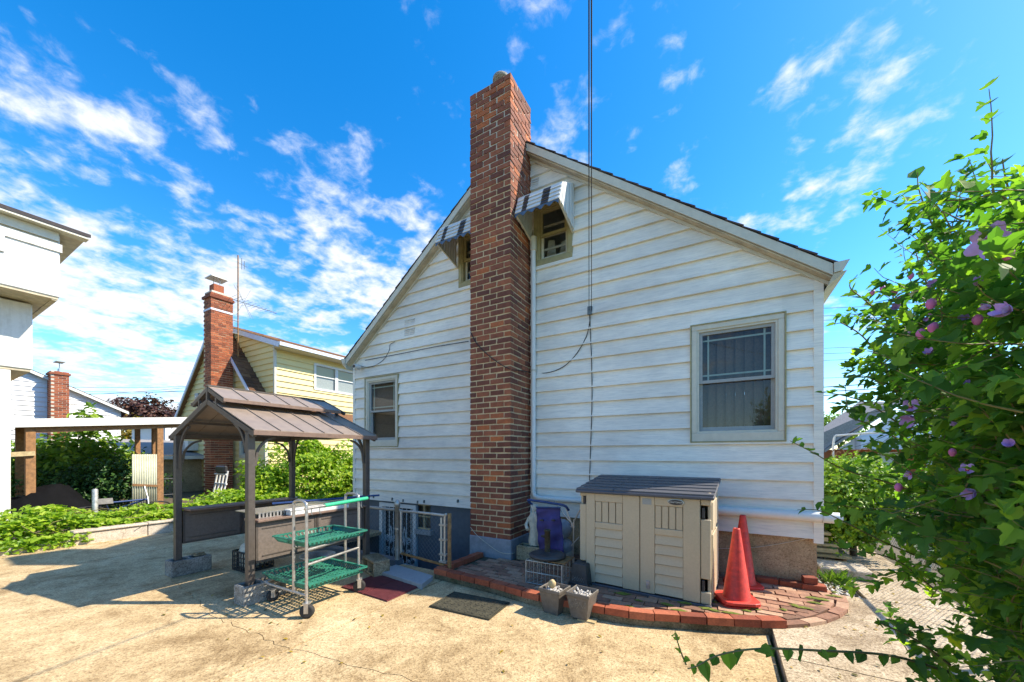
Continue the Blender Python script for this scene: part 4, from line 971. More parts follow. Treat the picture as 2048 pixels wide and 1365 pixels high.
# shrub sprouting in the planter block
# ---------------------------------------------------------------- mats and the gate sill
sl = MB(); q = [onZ(x, y, 0.05) for x, y in ((757, 1143), (792, 1130), (866, 1152), (843, 1170))]
sl.add([(p.x, p.y, 0.055) for p in q] + [(p.x, p.y, -0.03) for p in q], [(0, 1, 2, 3), (0, 1, 5, 4), (1, 2, 6, 5), (2, 3, 7, 6), (3, 0, 4, 7)]); o = sl.build('door_sill', 'slab_blue', None, bevel=0.006); tag(o, 'pale blue grey concrete sill slab at the chain link gate', 'slab')
def mat_obj(pix, name, label, mat, grid=None):
    q = [onZ(x, y) for x, y in pix]; t = thing(name, ((q[0].x + q[2].x) / 2, (q[0].y + q[2].y) / 2, 0.004), label, 'mat'); return q, t
q, rm = mat_obj(((757, 1149), (846, 1172), (771, 1202), (682, 1176)), 'rubber_mat', 'dark red slatted rubber mat in front of the gate sill', 'mat_red')
e1 = (q[1] - q[0]); e2 = (q[3] - q[0]); O = q[0]
def on_mat(u, v, z): p = O + e1 * u + e2 * v; return (p.x, p.y, z)
mb = MB(); mb.add([on_mat(u, v, z) for z in (0.004, 0.008) for u, v in ((0, 0), (1, 0), (1, 1), (0, 1))], BOXF); mb.build('backing', 'mat_red', rm)
ns = 30
for i in range(ns):
    for (u0, u1) in ((0.01, 0.49), (0.51, 0.99)):
        v0 = (i + 0.15) / ns; v1 = (i + 0.7) / ns; mb = MB(); mb.add([on_mat(u, v, z) for z in (0.008, 0.017) for u, v in ((u0, v0), (u1, v0), (u1, v1), (u0, v1))], BOXF); mb.build('slat', 'mat_red', rm)
q, dm = mat_obj(((908, 1186), (1020, 1208), (981, 1241), (858, 1215)), 'doormat', 'dark rubber doormat with scroll pattern in front of the edging', 'mat_dark')
e1 = (q[1] - q[0]); e2 = (q[3] - q[0]); O = q[0]
mb = MB(); mb.add([on_mat(u, v, z) for z in (0.004, 0.014) for u, v in ((0, 0), (1, 0), (1, 1), (0, 1))], BOXF); mb.build('backing', 'mat_dark', dm)
rl = MB(); r3 = random.Random(11)
for i in range(9):
    for j in range(4):
        cu_, cv_ = (i + 0.5) / 9, (j + 0.55) / 4.2; sg = 1 if (i + j) % 2 else -1; ph = r3.uniform(0, 6)
        rl.tube([on_mat(min(.97, max(.03, cu_ + sg * (0.008 + 0.0032 * k) * math.cos(k * .5 + ph))), min(.95, max(.05, cv_ + (0.016 + 0.0066 * k) * math.sin(k * .5 + ph))), 0.014) for k in range(18)], 0.004, 5)
rl.tube([on_mat(u, v, 0.014) for u, v in ((.015, .02), (.985, .02), (.985, .98), (.015, .98), (.015, .02))], 0.006, 5)
rl.build('scroll_relief', 'mat_dark', dm)
# ---------------------------------------------------------------- chain link fence and gate
def chainlink(mb, p0, p1, z0, z1, pitch=0.06, r=0.0019, n=4):
    p0 = Vector(p0); p1 = Vector(p1); Ln = (p1 - p0).length; d = (p1 - p0) / Ln; H = z1 - z0
    k = -int(H / pitch) - 1
    while k * pitch < Ln + H:
        for sg in (1, -1):
            a = k * pitch; u0, v0, u1, v1 = a, 0.0, a + sg * H, H
            if sg == -1: u0, u1 = a, a - H
            # clip to [0, Ln]
            ts = [0.0, 1.0]; du = u1 - u0
            t0 = (0 - u0) / du; t1 = (Ln - u0) / du
            if t0 > t1: t0, t1 = t1, t0
            t0 = max(0, t0); t1 = min(1, t1)
            if t1 - t0 < 0.01: continue
            a0 = p0 + d * (u0 + du * t0); a1 = p0 + d * (u0 + du * t1)
            mb.tube([(a0.x, a0.y, z0 + H * t0), (a1.x, a1.y, z0 + H * t1)], r, n, False)
        k += 1
FY = 3.54
fence = thing('chain_link_fence', (-4.9, FY, 0.08), 'short chain link fence run behind the gazebo above the stairwell', 'fence')
mb = MB(); chainlink(mb, (-6.1, FY, 0), (-3.8, FY, 0), 0.1, 0.73); mb.build('mesh', 'wire', fence)
MB().tube([(-6.1, FY, 0.735), (-3.8, FY, 0.735)], 0.02, 10).build('top_rail', 'galv', fence)
gp = MB(); gp.lathe([(0.031, 0), (0.031, 0.72), (0.04, 0.72), (0.04, 0.75), (0.03, 0.78), (0.012, 0.8)], (-3.76, FY, 0.075), 16); gp.build('gate_post', 'galv', fence)
MB().lathe([(0.031, 0), (0.031, 0.7)], (-6.1, FY, 0.08), 12).build('end_post', 'galv', fence)
for z in (0.48, 0.2): MB().lathe([(0.036, 0), (0.036, 0.025)], (-3.76, FY, z), 14).build('hinge_band', 'galv', fence)
gate = thing('chain_link_gate', (-3.3, FY, 0.1), 'white and rusty pipe chain link gate above the stairwell', 'gate')
g0, g1 = -3.69, -2.95
mb = MB(); mb.tube(catmull([(g0, FY, 0.16), (g0, FY, 0.7), (g0 + 0.03, FY, 0.73), (g1 - 0.03, FY, 0.73), (g1, FY, 0.70), (g1, FY, 0.16)], 4), 0.017, 10); mb.build('frame', 'galv', gate)
MB().tube([(g0, FY, 0.17), (g1, FY, 0.12)], 0.017, 10).build('bottom_rail', 'rust', gate)
mb = MB(); chainlink(mb, (g0, FY, 0), (g1 - 0.03, FY, 0), 0.15, 0.72); mb.build('mesh', 'wire', gate)
MB().tube([(g1 - 0.05, FY - 0.005, 0.15), (g1 - 0.05, FY - 0.005, 0.70)], 0.012, 8).build('tension_bar', 'trim_cream', gate)
for z in (0.6, 0.42, 0.24, 0.15): MB().box(g1 - 0.075, g1 + 0.035, FY - 0.022, FY + 0.022, z, z + 0.022).build('clamp', 'galv', gate)
rp = MB().lathe([(0.024, 0), (0.024, 0.7), (0.02, 0.7)], (-2.86, FY - 0.02, 0.065), 14).build('rusty_post', 'rust', None); tag(rp, 'rusty peeling pipe post standing in the brick edging by the gate', 'post')
_yc = {}
def ymesh(l, w, h):
    k = (round(l, 3), round(w, 3), rnd.randrange(2))
    if k not in _yc:
        me = brick_mesh(l, w, h, 0.003).mesh('brick'); me.materials.append(MATS['brick_orange']); _yc[k] = me
    return _yc[k]
# ---------------------------------------------------------------- grill gazebo
GX0, GX1, GY0, GY1 = -5.80, -4.10, 1.93, 3.32; GXM = -4.95
gz = thing('grill_gazebo', (GXM, 2.6, 0), 'dark brown metal grill gazebo with two-tier roof and side counters', 'gazebo')
ZEV, ZPK, ZU0, ZU1 = 1.69, 2.08, 2.055, 2.215
for x in (GX0, GX1):
    for y in (GY0, GY1):
        box_part('post', 'gazebo_metal', gz, x - 0.033, x + 0.033, y - 0.033, y + 0.033, 0.035 if y == GY0 else 0.0, ZEV + 0.03, 0.005)
# arched brackets at the front and back
for y in (GY0, GY1):
    for x, s in ((GX0, 1), (GX1, -1)):
        pts = [(x + s * 0.045, y, 1.30), (x + s * 0.055, y, 1.45), (x + s * 0.1, y, 1.60), (x + s * 0.18, y, 1.72), (x + s * 0.29, y, 1.795), (x + s * 0.32, y, 1.80)]
        mb = MB(); cpts = catmull(pts, 5)
        for a, b in zip(cpts[:-1], cpts[1:]): mb.bar(a, b, 0.03, 0.022, (0, 1, 0))
        mb.build('bracket', 'gazebo_metal', gz)
for x, s in ((GX0, 1), (GX1, -1)):
    for y, sy in ((GY0, 1), (GY1, -1)):
        mb = MB(); cpts = catmull([(x, y + sy * 0.045, 1.36), (x, y + sy * 0.07, 1.52), (x, y + sy * 0.15, 1.62), (x, y + sy * 0.24, 1.655)], 4)
        for a, b in zip(cpts[:-1], cpts[1:]): mb.bar(a, b, 0.022, 0.022, (1, 0, 0))
        mb.build('bracket', 'gazebo_metal', gz)
RY0, RY1 = GY0 - 0.03, GY1 + 0.04
for s in (-1, 1):
    xe = GXM + s * 0.985
    # eave beam, rafters front and back, purlin
    MB().bar((GXM + s * 0.85, RY0 + 0.02, ZEV + 0.02), (GXM + s * 0.85, RY1 - 0.02, ZEV + 0.02), 0.05, 0.05).build('eave_beam', 'gazebo_metal', gz)
    for y in (RY0 + 0.012, RY1 - 0.012):
        MB().bar((xe, y, ZEV - 0.015), (GXM, y, ZPK - 0.015), 0.03, 0.055, (0, 0, 1)).build('rafter', 'gazebo_metal', gz)
        MB().bar((GXM + s * 0.365, y, ZU0 - 0.012), (GXM, y, ZU1 - 0.012), 0.028, 0.04).build('rafter', 'gazebo_metal', gz)
        MB().bar((GXM + s * 0.2, y, ZPK - 0.2 * 0.4 - 0.02), (GXM + s * 0.2, y, ZU1 - 0.2 * 0.44 - 0.03), 0.028, 0.028, (1, 0, 0)).build('strut', 'gazebo_metal', gz)
    MB().bar((GXM + s * 0.5, RY0 + 0.03, ZEV + (ZPK - ZEV) * 0.492 - 0.03), (GXM + s * 0.5, RY1 - 0.03, ZEV + (ZPK - ZEV) * 0.492 - 0.03), 0.04, 0.03).build('purlin', 'gazebo_metal', gz)
    # panels: six per slope below, six above
    n = 6
    def slope_panels(x_lo, z_lo, x_hi, z_hi, ya, yb, nm):
        for i in range(n):
            y0 = ya + (yb - ya) * i / n; y1 = ya + (yb - ya) * (i + 1) / n
            mb = MB(); d = Vector((x_hi - x_lo, 0, z_hi - z_lo)); 
            mb.prism([(x_lo, y0 + 0.003, z_lo), (x_lo, y1 - 0.003, z_lo), (x_hi, y1 - 0.003, z_hi), (x_hi, y0 + 0.003, z_hi)], (0, 0, 0.012), (0, 0, 0.022))
            mb.bar((x_lo, y1, z_lo + 0.026), (x_hi, y1, z_hi + 0.026), 0.012, 0.014); mb.build(nm, 'gazebo_roof_sunlit', gz)
    slope_panels(xe + s * 0.01, ZEV + 0.01, GXM + s * 0.14, ZEV + (ZPK - ZEV) * 0.86 + 0.01, RY0, RY1, 'roof_panel')
    slope_panels(GXM + s * 0.38, ZU0, GXM + s * 0.006, ZU1, RY0 + 0.0, RY1 - 0.08, 'upper_roof_panel')
    # drip edges
    MB().bar((xe + s * 0.012, RY0 - 0.01, ZEV + 0.002), (xe + s * 0.012, RY1 + 0.01, ZEV + 0.002), 0.02, 0.045).build('drip_edge', 'gazebo_counter', gz)
    MB().bar((GXM + s * 0.385, RY0 - 0.005, ZU0), (GXM + s * 0.385, RY1 - 0.085, ZU0), 0.016, 0.035).build('drip_edge', 'gazebo_counter', gz)
    # side counter: panel boards, frame, shelf
    x = GX0 if s < 0 else GX1
    for k in range(2):
        y0 = GY0 + 0.045 + (GY1 - GY0 - 0.09) * k / 2; y1 = GY0 + 0.045 + (GY1 - GY0 - 0.09) * (k + 1) / 2 - 0.006
        p = box_part('side_panel', 'gazebo_panel', gz, x - 0.010, x + 0.010, y0, y1, 0.375, 0.785)
        for (a, b, c, d) in ((y0, y1, 0.375, 0.40), (y0, y1, 0.76, 0.785), (y0, y0 + 0.022, 0.40, 0.76), (y1 - 0.022, y1, 0.40, 0.76), (y0 + 0.06, y1 - 0.06, 0.435, 0.445), (y0 + 0.06, y1 - 0.06, 0.715, 0.725)):
            MB().box(x - 0.016, x + 0.016, a, b, c, d).build('panel_frame', 'gazebo_metal', p)
    box_part('counter', 'gazebo_counter', gz, x - (0.22 if s > 0 else 0.06), x + (0.06 if s > 0 else 0.22), GY0 + 0.045, GY1 - 0.04, 0.79, 0.815, 0.004)
MB().bar((GXM, RY0 - 0.004, ZU1 + 0.025), (GXM, RY1 - 0.085, ZU1 + 0.025), 0.06, 0.018).build('ridge_cap', 'gazebo_metal', gz)
MB().bar((GXM, RY0 + 0.01, ZPK - 0.02), (GXM, RY0 + 0.01, ZU1), 0.03, 0.03, (1, 0, 0)).build('king_post', 'gazebo_metal', gz)
MB().bar((GX0, RY1 - 0.05, ZEV + 0.03), (GX1, RY1 - 0.05, ZEV + 0.03), 0.04, 0.05).build('tie_beam', 'gazebo_metal', gz)
MB().bar((GXM, RY0 + 0.03, ZPK - 0.03), (GXM, RY1 - 0.03, ZPK - 0.03), 0.035, 0.04).build('ridge_beam', 'gazebo_metal', gz)
# things on and under the counters
gp_ = thing('griddle_plate', (-4.3, 2.75, 0.83), 'flat perforated grey grill plate lying across the right hand counter', 'grill plate')
px0, px1, py0, py1 = -4.62, -4.16, 2.03, 2.95
box_part('plate', 'steel', gp_, px0, px1, py0, py1, 0.858, 0.866)
rm_ = MB()
for k in range(26):
    y = py0 + 0.015 + (py1 - py0 - 0.03) * k / 25; rm_.box(px1 + 0.001, px1 + 0.007, y - 0.009, y + 0.009, 0.822, 0.866)
rm_.box(px1 - 0.001, px1 + 0.009, py0, py1, 0.867, 0.873).box(px1 + 0.001, px1 + 0.009, py0, py1, 0.817, 0.8215); rm_.build('perforated_rim', 'steel', gp_)
hb = thing('white_box', (-4.2, 2.85, 0.82), 'long white plastic box on the counter beside the cart', 'box')
box_part('tray', 'white_plastic', hb, -4.14, -4.045, 2.3, 3.02, 0.816, 0.86, 0.004); box_part('box_lid', 'white_plastic', hb, -4.147, -4.038, 2.29, 3.03, 0.862, 0.882, 0.004)
tl = MB().tube([(-4.6, 2.4, 0.9), (-4.0, 3.45, 0.93)], 0.012, 8).build('tool_pole', 'navy', None); tag(tl, 'long dark blue tool pole lying across the gazebo counters', 'pole')
ck = thing('milk_crate', (-5.35, 2.5, 0), 'black plastic milk crate holding a propane tank under the gazebo', 'crate')
c0, c1, d0_, d1_ = -5.45, -5.12, 2.36, 2.69
mb = MB()
for z in (0.005, 0.06, 0.115, 0.17, 0.235):
    hz_ = 0.02 if z in (0.005, 0.235) else 0.01
    mb.box(c0, c1, d0_, d0_ + 0.008, z, z + hz_).box(c0, c1, d1_ - 0.008, d1_, z, z + hz_).box(c0, c0 + 0.008, d0_ + .008, d1_ - .008, z, z + hz_).box(c1 - 0.008, c1, d0_ + .008, d1_ - .008, z, z + hz_)
mb.build('rails', 'black_plastic', ck)
mb = MB()
for k in range(7):
    t_ = k / 6; xx = c0 + 0.006 + (c1 - c0 - 0.012) * t_; yy = d0_ + 0.006 + (d1_ - d0_ - 0.012) * t_
    for y in (d0_ - 0.003, d1_ - 0.006): mb.box(xx - 0.006, xx + 0.006, y, y + 0.009, 0.005, 0.25)
    for x in (c0 - 0.003, c1 - 0.006): mb.box(x, x + 0.009, yy - 0.006, yy + 0.006, 0.005, 0.25)
mb.build('uprights', 'black_plastic', ck); box_part('bottom', 'black_plastic', ck, c0 + .01, c1 - .01, d0_ + .01, d1_ - .01, 0.004, 0.012)
pt = thing('propane_tank', (-5.285, 2.525, 0.02), 'white propane tank with valve collar sitting in a milk crate', 'gas tank')
MB().lathe([(0.09, 0.02), (0.145, 0.06), (0.15, 0.12), (0.15, 0.26), (0.13, 0.32), (0.06, 0.36), (0.02, 0.365)], (-5.285, 2.525, 0), 26).build('tank', 'cloth_cream', pt)
mb = MB(); mb.lathe([(0.085, 0.35), (0.09, 0.45), (0.082, 0.45), (0.078, 0.35)], (-5.285, 2.525, 0), 18); mb.build('collar', 'cloth_cream', pt)
MB().lathe([(0.02, 0.36), (0.02, 0.43), (0.03, 0.43), (0.03, 0.455)], (-5.285, 2.525, 0), 12).build('valve', 'steel', pt)
for k in range(3):
    c = (-5.2 + 0.03 * k, 2.43 + 0.02 * k, 0.02)
# charcoal tray behind the cart
tub = thing('metal_tub', (-4.5, 2.9, 0.0), 'shallow grey metal tub on the ground under the gazebo', 'tub')
MB().lathe([(0.16, 0.05), (0.2, 0.16), (0.21, 0.16), (0.21, 0.175), (0.195, 0.175), (0.155, 0.065)], (-4.5, 2.9, 0.02), 26).build('bowl', 'galv', tub)
for s in (-1, 1): MB().tube([(-4.5 + s * 0.21, 2.86, 0.185), (-4.5 + s * 0.27, 2.88, 0.185), (-4.5 + s * 0.27, 2.92, 0.185), (-4.5 + s * 0.21, 2.94, 0.185)], 0.006, 6).build('handle', 'galv', tub)
for k in range(3): a = 2 * PI * k / 3; MB().tube([(-4.5 + .13 * math.cos(a), 2.9 + .13 * math.sin(a), 0.09), (-4.5 + .16 * math.cos(a), 2.9 + .16 * math.sin(a), 0.0)], 0.008, 6).build('foot', 'galv', tub)
# ---------------------------------------------------------------- garden cart
cart = thing('garden_cart', (-3.6, 2.3, 0), 'steel tube cart with two green plastic mesh trays and rubber casters', 'cart')
ax, bx = -4.0, -3.27
def cart_tray(x0, x1, y0, y1, z, h, fl, n1, n2):
    mb = MB()
    for i in range(n1 + 1):
        x = x0 + (x1 - x0) * i / n1; mb.box(x - 0.006, x + 0.006, y0, y1, z, z + 0.012)
    for j in range(n2 + 1):
        y = y0 + (y1 - y0) * j / n2; mb.box(x0, x1, y - 0.006, y + 0.006, z - 0.004, z + 0.009)
    t = mb.build('tray', 'tray_green', cart)
    # flared rim with ribs
    rb = MB(); o = fl
    lo = [(x0, y0), (x1, y0), (x1, y1), (x0, y1)]; hi = [(x0 - o, y0 - o), (x1 + o, y0 - o), (x1 + o, y1 + o), (x0 - o, y1 + o)]
    for k in range(4):
        a, b, c, d = lo[k], lo[(k + 1) % 4], hi[(k + 1) % 4], hi[k]; m = 22 if k % 2 == 0 else 15
        for i in range(m + 1):
            t_ = i / m; p = Vector((a[0] + (b[0] - a[0]) * t_, a[1] + (b[1] - a[1]) * t_, z)); q = Vector((d[0] + (c[0] - d[0]) * t_, d[1] + (c[1] - d[1]) * t_, z + h))
            rb.bar(p, q, 0.016, 0.005, (0, 0, 1))
    rb.build('tray_rib', 'tray_green', t)
    rt = MB()
    for k in range(4):
        a, b = hi[k], hi[(k + 1) % 4]; rt.bar((a[0], a[1], z + h), (b[0], b[1], z + h), 0.03, 0.012)
    rt.build('tray_rim', 'tray_green', t)
cart_tray(ax + 0.02, bx - 0.03, 2.04, 2.62, 0.235, 0.055, 0.03, 16, 12)
cart_tray(-3.80, bx - 0.03, 2.04, 2.62, 0.625, 0.05, 0.03, 11, 12)
for y, xa, xb in ((2.0, bx, -3.47), (2.655, -3.40, -3.62)):
    mb = MB(); mb.tube(catmull([(xa, y, 0.13), (xa, y, 0.5), (xa, y, 0.98), (xa - 0.02, y, 1.035), (xa - 0.06, y, 1.05), (xb + 0.06, y, 1.05), (xb + 0.02, y, 1.035), (xb, y, 0.98), (xb, y, 0.5), (xb, y, 0.2)], 5), 0.0135, 10); mb.build('upright_frame', 'steel', cart)
mb = MB(); mb.tube(catmull([(bx, 2.0, 0.2), (ax + 0.08, 2.0, 0.2), (ax + 0.02, 2.04, 0.2), (ax, 2.1, 0.2), (ax, 2.55, 0.2), (ax + 0.02, 2.62, 0.2), (ax + 0.08, 2.655, 0.2), (-3.40, 2.655, 0.2)], 5), 0.0135, 10); mb.build('base_frame', 'steel', cart)
MB().tube([(bx, 2.0, 0.475), (-3.40, 2.655, 0.475)], 0.0125, 10).build('cross_rail', 'steel', cart)
MB().tube([(bx, 2.0, 0.61), (-3.40, 2.655, 0.61)], 0.0125, 10).build('cross_rail', 'steel', cart)
MB().tube([(-3.47, 2.0, 0.61), (-3.62, 2.655, 0.61)], 0.0125, 10).build('cross_rail', 'steel', cart)
MB().tube([(bx + 0.0, 1.985, 0.985), (-3.385, 2.70, 0.995)], 0.012, 10).build('push_bar', 'steel', cart)
MB().tube([(-3.31, 2.2, 0.988), (-3.395, 2.76, 0.996)], 0.019, 12).build('grip', 'grip_green', cart)
hk = MB()
for y in (2.06, 2.14, 2.6): hk.tube([(bx - 0.02, y, 0.985), (bx - 0.02, y, 0.93), (bx + 0.0, y, 0.92)], 0.004, 5)
hk.build('hook', 'wire', cart)
def caster(c, yaw, r):
    c = Vector(c); Rz = Matrix.Rotation(yaw, 3, 'Z')
    def T(mb):
        mb.v = [tuple(c + Rz @ Vector(v)) for v in mb.v]; return mb
    tyre = MB(); tyre.lathe([(r * 0.62, -0.022), (r * 0.9, -0.024), (r, -0.012), (r, 0.012), (r * 0.9, 0.024), (r * 0.62, 0.022)], (0, 0, r), 24, 'y'); wo = T(tyre).build('wheel', 'rubber', cart)
    rim = MB(); rim.lathe([(r * 0.2, -0.028), (r * 0.26, -0.02), (r * 0.5, -0.012), (r * 0.63, -0.022), (r * 0.64, 0.022), (r * 0.5, 0.012), (r * 0.26, 0.02), (r * 0.2, 0.028)], (0, 0, r), 20, 'y'); T(rim).build('rim', 'steel', wo)
    fk = MB(); fk.box(-0.018, 0.018, -0.036, -0.030, r * 0.8, r * 2.15).box(-0.018, 0.018, 0.030, 0.036, r * 0.8, r * 2.15).box(-0.028, 0.028, -0.036, 0.036, r * 2.15, r * 2.15 + 0.008); T(fk).build('fork', 'steel', cart)
caster((bx + 0.01, 2.0, 0), 0.7, 0.062); caster((-3.395, 2.66, 0), 0.9, 0.062); caster((ax + 0.06, 2.06, 0), 1.2, 0.055); caster((ax + 0.06, 2.6, 0), 1.2, 0.055)
# ---------------------------------------------------------------- overhead cables
for k, dx in enumerate((0, 0.045)):
    a = onY(1178 + k * 5, 622, W - 0.03); r = ray(1178 + k * 5)
    pts = [a + Vector((0, 0, 0.0))]
    for Z in (4.2, 3.2, 2.2, 1.2, 0.4): 
        t_ = (5.09 - Z) / 25.0; pts.append(Vector((r[0] * Z, r[1] * Z, a.z + 4.2 * t_ - 2.0 * t_ * (1 - t_) + 0.05)))
    r0 = pts[-1]; 
    for Z in (-5, -12, -20): 
        t_ = (5.09 - Z) / 25.0; pts.append(Vector((r[0] * Z, r[1] * Z, a.z + 4.2 * t_ - 2.0 * t_ * (1 - t_) + 0.05)))
    o = MB().tube(catmull(pts, 4), 0.004, 6).build('overhead_cable', 'rubber', None); tag(o, 'black overhead service cable dropping from the sky to the house wall', 'cable', 'pair of service cables to the house')
bo = onY(1179, 620, W - 0.05); o = MB().box(bo.x - 0.03, bo.x + 0.03, W - 0.05, W - 0.022, bo.z - 0.06, bo.z + 0.05).build('cable_clamp', 'wire', house)
# ---------------------------------------------------------------- yellow house
YG = 6.62; yx0, yx1 = -19.75, -13.05; yrx = -16.4; yrz = 6.28; yez = 2.8; ysl = (yrz - yez) / (yx1 - yrx)
yh = thing('yellow_house', (-16.4, YG, 0), 'yellow clapboard house with brick chimney, brown roof and side dormer', 'house')
MG = lambda s, z, o: (s, YG - o, z)
ywin = [(-17.35, -16.75, 1.05, 2.35), (-14.75, -14.05, 1.35, 2.3)]
siding(yh, MG, yx0, yx1 - 0.06, 0.25, yrz, 0.2, ywin, [(ysl, 1, ysl * yx1 + yez), (-ysl, 1, -ysl * yx0 + yez)], 'siding_yellow')
MB().prism([(yx0 + .05, YG + 0.02, 0), (yx1 - .05, YG + 0.02, 0), (yx1 - .05, YG + 0.02, yez), (yrx, YG + 0.02, yrz - 0.1), (yx0 + .05, YG + 0.02, yez)], (0, 0.2, 0), (0, 8, 0)).build('house_core', 'dark', yh)
box_part('foundation', 'stucco', yh, yx0, yx1, YG + 0.01, YG + 8, -0.06, 0.25)
box_part('corner_board', 'trim_cream', yh, yx1 - 0.06, yx1 + 0.02, YG - 0.04, YG + 0.05, 0.25, yez)
for h in ywin: house_window(h, 'plain', yh, MG)
# side wall to +X
MSX = lambda s, z, o: (yx1 + o, s, z)
siding(yh, MSX, YG + 0.06, YG + 8, 0.25, yez, 0.2, [], [], 'siding_yellow')
# roof slopes
for s, xe in ((1, yx1 + 0.2), (-1, yx0 - 0.2)):
    ze = yez - ysl * 0.2; Lr = math.hypot(xe - yrx, yrz - ze); d = Vector((yrx - xe, 0, yrz - ze)) / Lr; nn = Vector((s * (yrz - ze), 0, abs(xe - yrx))).normalized()
    p = Vector((xe, 0, ze)); q = Vector((yrx, 0, yrz))
    MB().prism([p, q, q + Vector((0, 0, 0.12)), p + Vector((0, 0, 0.12))], (0, YG - 0.16, 0), (0, YG + 8.2, 0)).build('roof', 'shingle_brown', yh)
    rj2 = random.Random(5 + s); sm_ = MB(); k = 0; a = 0.0
    while a < Lr:
        y = YG - 0.18
        while y < YG + (2.2 if s > 0 else 0.3):
            wv = rj2.uniform(0.22, 0.36); pp = p + d * a + Vector((0, 0, 0.122)); qq = p + d * min(a + 0.17, Lr) + Vector((0, 0, 0.122))
            sm_.prism([pp + nn * 0.002, qq + nn * 0.001, qq + nn * 0.008, pp + nn * (0.022 + rj2.uniform(-.004, .004))], (0, y, 0), (0, y + wv - 0.006, 0)); y += wv
        a += 0.165
    stuff(sm_.build('roof_shingles', 'shingle_brown', yh))
    MB().prism([p + Vector((0, 0, -0.05)), q + Vector((0, 0, -0.05)), q + Vector((0, 0, 0.11)), p + Vector((0, 0, 0.11))], (0, YG - 0.2, 0), (0, YG - 0.165, 0)).build('fascia', 'trim_blue', yh)
# dormer
DX, DY0, DY1 = -13.2, 6.97, 13.4; DZE = 5.25; dsl = 0.312
dormer = MB().prism([(DX - .03, DY0 + .02, 2.9), (DX - .03, DY0 + .02, DZE), (yrx, DY0 + .02, DZE + dsl * (DX - yrx) - .05), (yrx, DY0 + .02, 3.2)], (0, 0, 0), (0, DY1 - DY0 - .05, 0)).build('dormer', 'siding_yellow', yh)
siding(yh, lambda s, z, o: (s, DY0 - o, z), yrx, DX - 0.05, 3.0, 6.5, 0.2, [], [(dsl, 1, dsl * DX + DZE), (-ysl, -1, -(ysl * yx1 + yez))], 'siding_yellow', name='dormer_board')
dw = [(8.72, 10.62, 3.98, 4.85)]
siding(yh, lambda s, z, o: (DX + o, s, z), DY0 + 0.05, DY1, 3.2, DZE, 0.2, [(8.34, 10.2, 3.88, 4.88)], [], 'siding_yellow', name='dormer_board')
box_part('corner_board', 'trim_cream', yh, DX - 0.05, DX + 0.025, DY0 - 0.025, DY0 + 0.05, 3.1, DZE)
wm = MB()
for (a, b, c, d) in ((8.34, 10.2, 3.88, 3.96), (8.34, 10.2, 4.8, 4.88), (8.34, 8.42, 3.96, 4.8), (10.12, 10.2, 3.96, 4.8), (9.2, 9.32, 3.96, 4.8)): wm.box(DX - 0.03, DX + 0.05, a, b, c, d)
dwin = wm.build('dormer_window', 'white_paint', yh)
for (a, b) in ((8.42, 9.2), (9.32, 10.12)):
    MB().add([(DX + 0.003, a, 3.96), (DX + 0.003, b, 3.96), (DX + 0.003, b, 4.8), (DX + 0.003, a, 4.8)], [(0, 1, 2, 3)]).build('pane', 'glass', dwin)
    box_part('sash', 'white_paint', dwin, DX, DX + 0.025, a, b, 4.40, 4.44)
    MB().add([(DX - 0.02, a, 3.96), (DX - 0.02, b, 3.96), (DX - 0.02, b, 4.42), (DX - 0.02, a, 4.42)], [(0, 1, 2, 3)]).build('curtain', 'curtain', dwin)
ov = 0.48
MB().prism([(DX + ov, 0, DZE - dsl * ov), (yrx - .1, 0, DZE + dsl * (DX - yrx + .1)), (yrx - .1, 0, DZE + dsl * (DX - yrx + .1) + 0.1), (DX + ov, 0, DZE - dsl * ov + 0.1)], (0, DY0 - 0.11, 0), (0, DY1 + .1, 0)).build('dormer_roof', 'soffit', yh)
rr2 = MB(); Ld = DX + ov - yrx + .1; k = 0
while k * 0.16 < Ld:
    a0 = k * 0.16; y = DY0 - 0.13
    while y < DY1:
        wv = rnd.uniform(0.25, 0.4); x_ = DX + ov + 0.03 - a0; z_ = DZE - dsl * (ov + 0.03) + 0.102 + dsl * a0
        rr2.prism([(x_, 0, z_), (x_ - 0.165, 0, z_ + dsl * 0.165), (x_ - 0.165, 0, z_ + dsl * 0.165 + 0.008), (x_, 0, z_ + 0.022)], (0, y, 0), (0, y + wv - .006, 0)); y += wv
    k += 1
stuff(rr2.build('dormer_shingles', 'shingle_brown', yh))
MB().prism([(DX + ov, 0, DZE - dsl * ov - 0.07), (yrx, 0, DZE + dsl * (DX - yrx) - 0.07), (yrx, 0, DZE + dsl * (DX - yrx) + 0.10), (DX + ov, 0, DZE - dsl * ov + 0.10)], (0, DY0 - 0.15, 0), (0, DY0 - 0.115, 0)).build('fascia', 'trim_blue', yh)
box_part('gutter', 'trim_blue', yh, DX + ov + 0.002, DX + ov + 0.1, DY0 - 0.145, DY1, DZE - dsl * ov - 0.02, DZE - dsl * ov + 0.09)
box_part('dormer_soffit', 'trim_cream', yh, DX + 0.03, DX + ov, DY0 - 0.11, DY1, DZE - dsl * ov - 0.03, DZE - dsl * ov - 0.012)
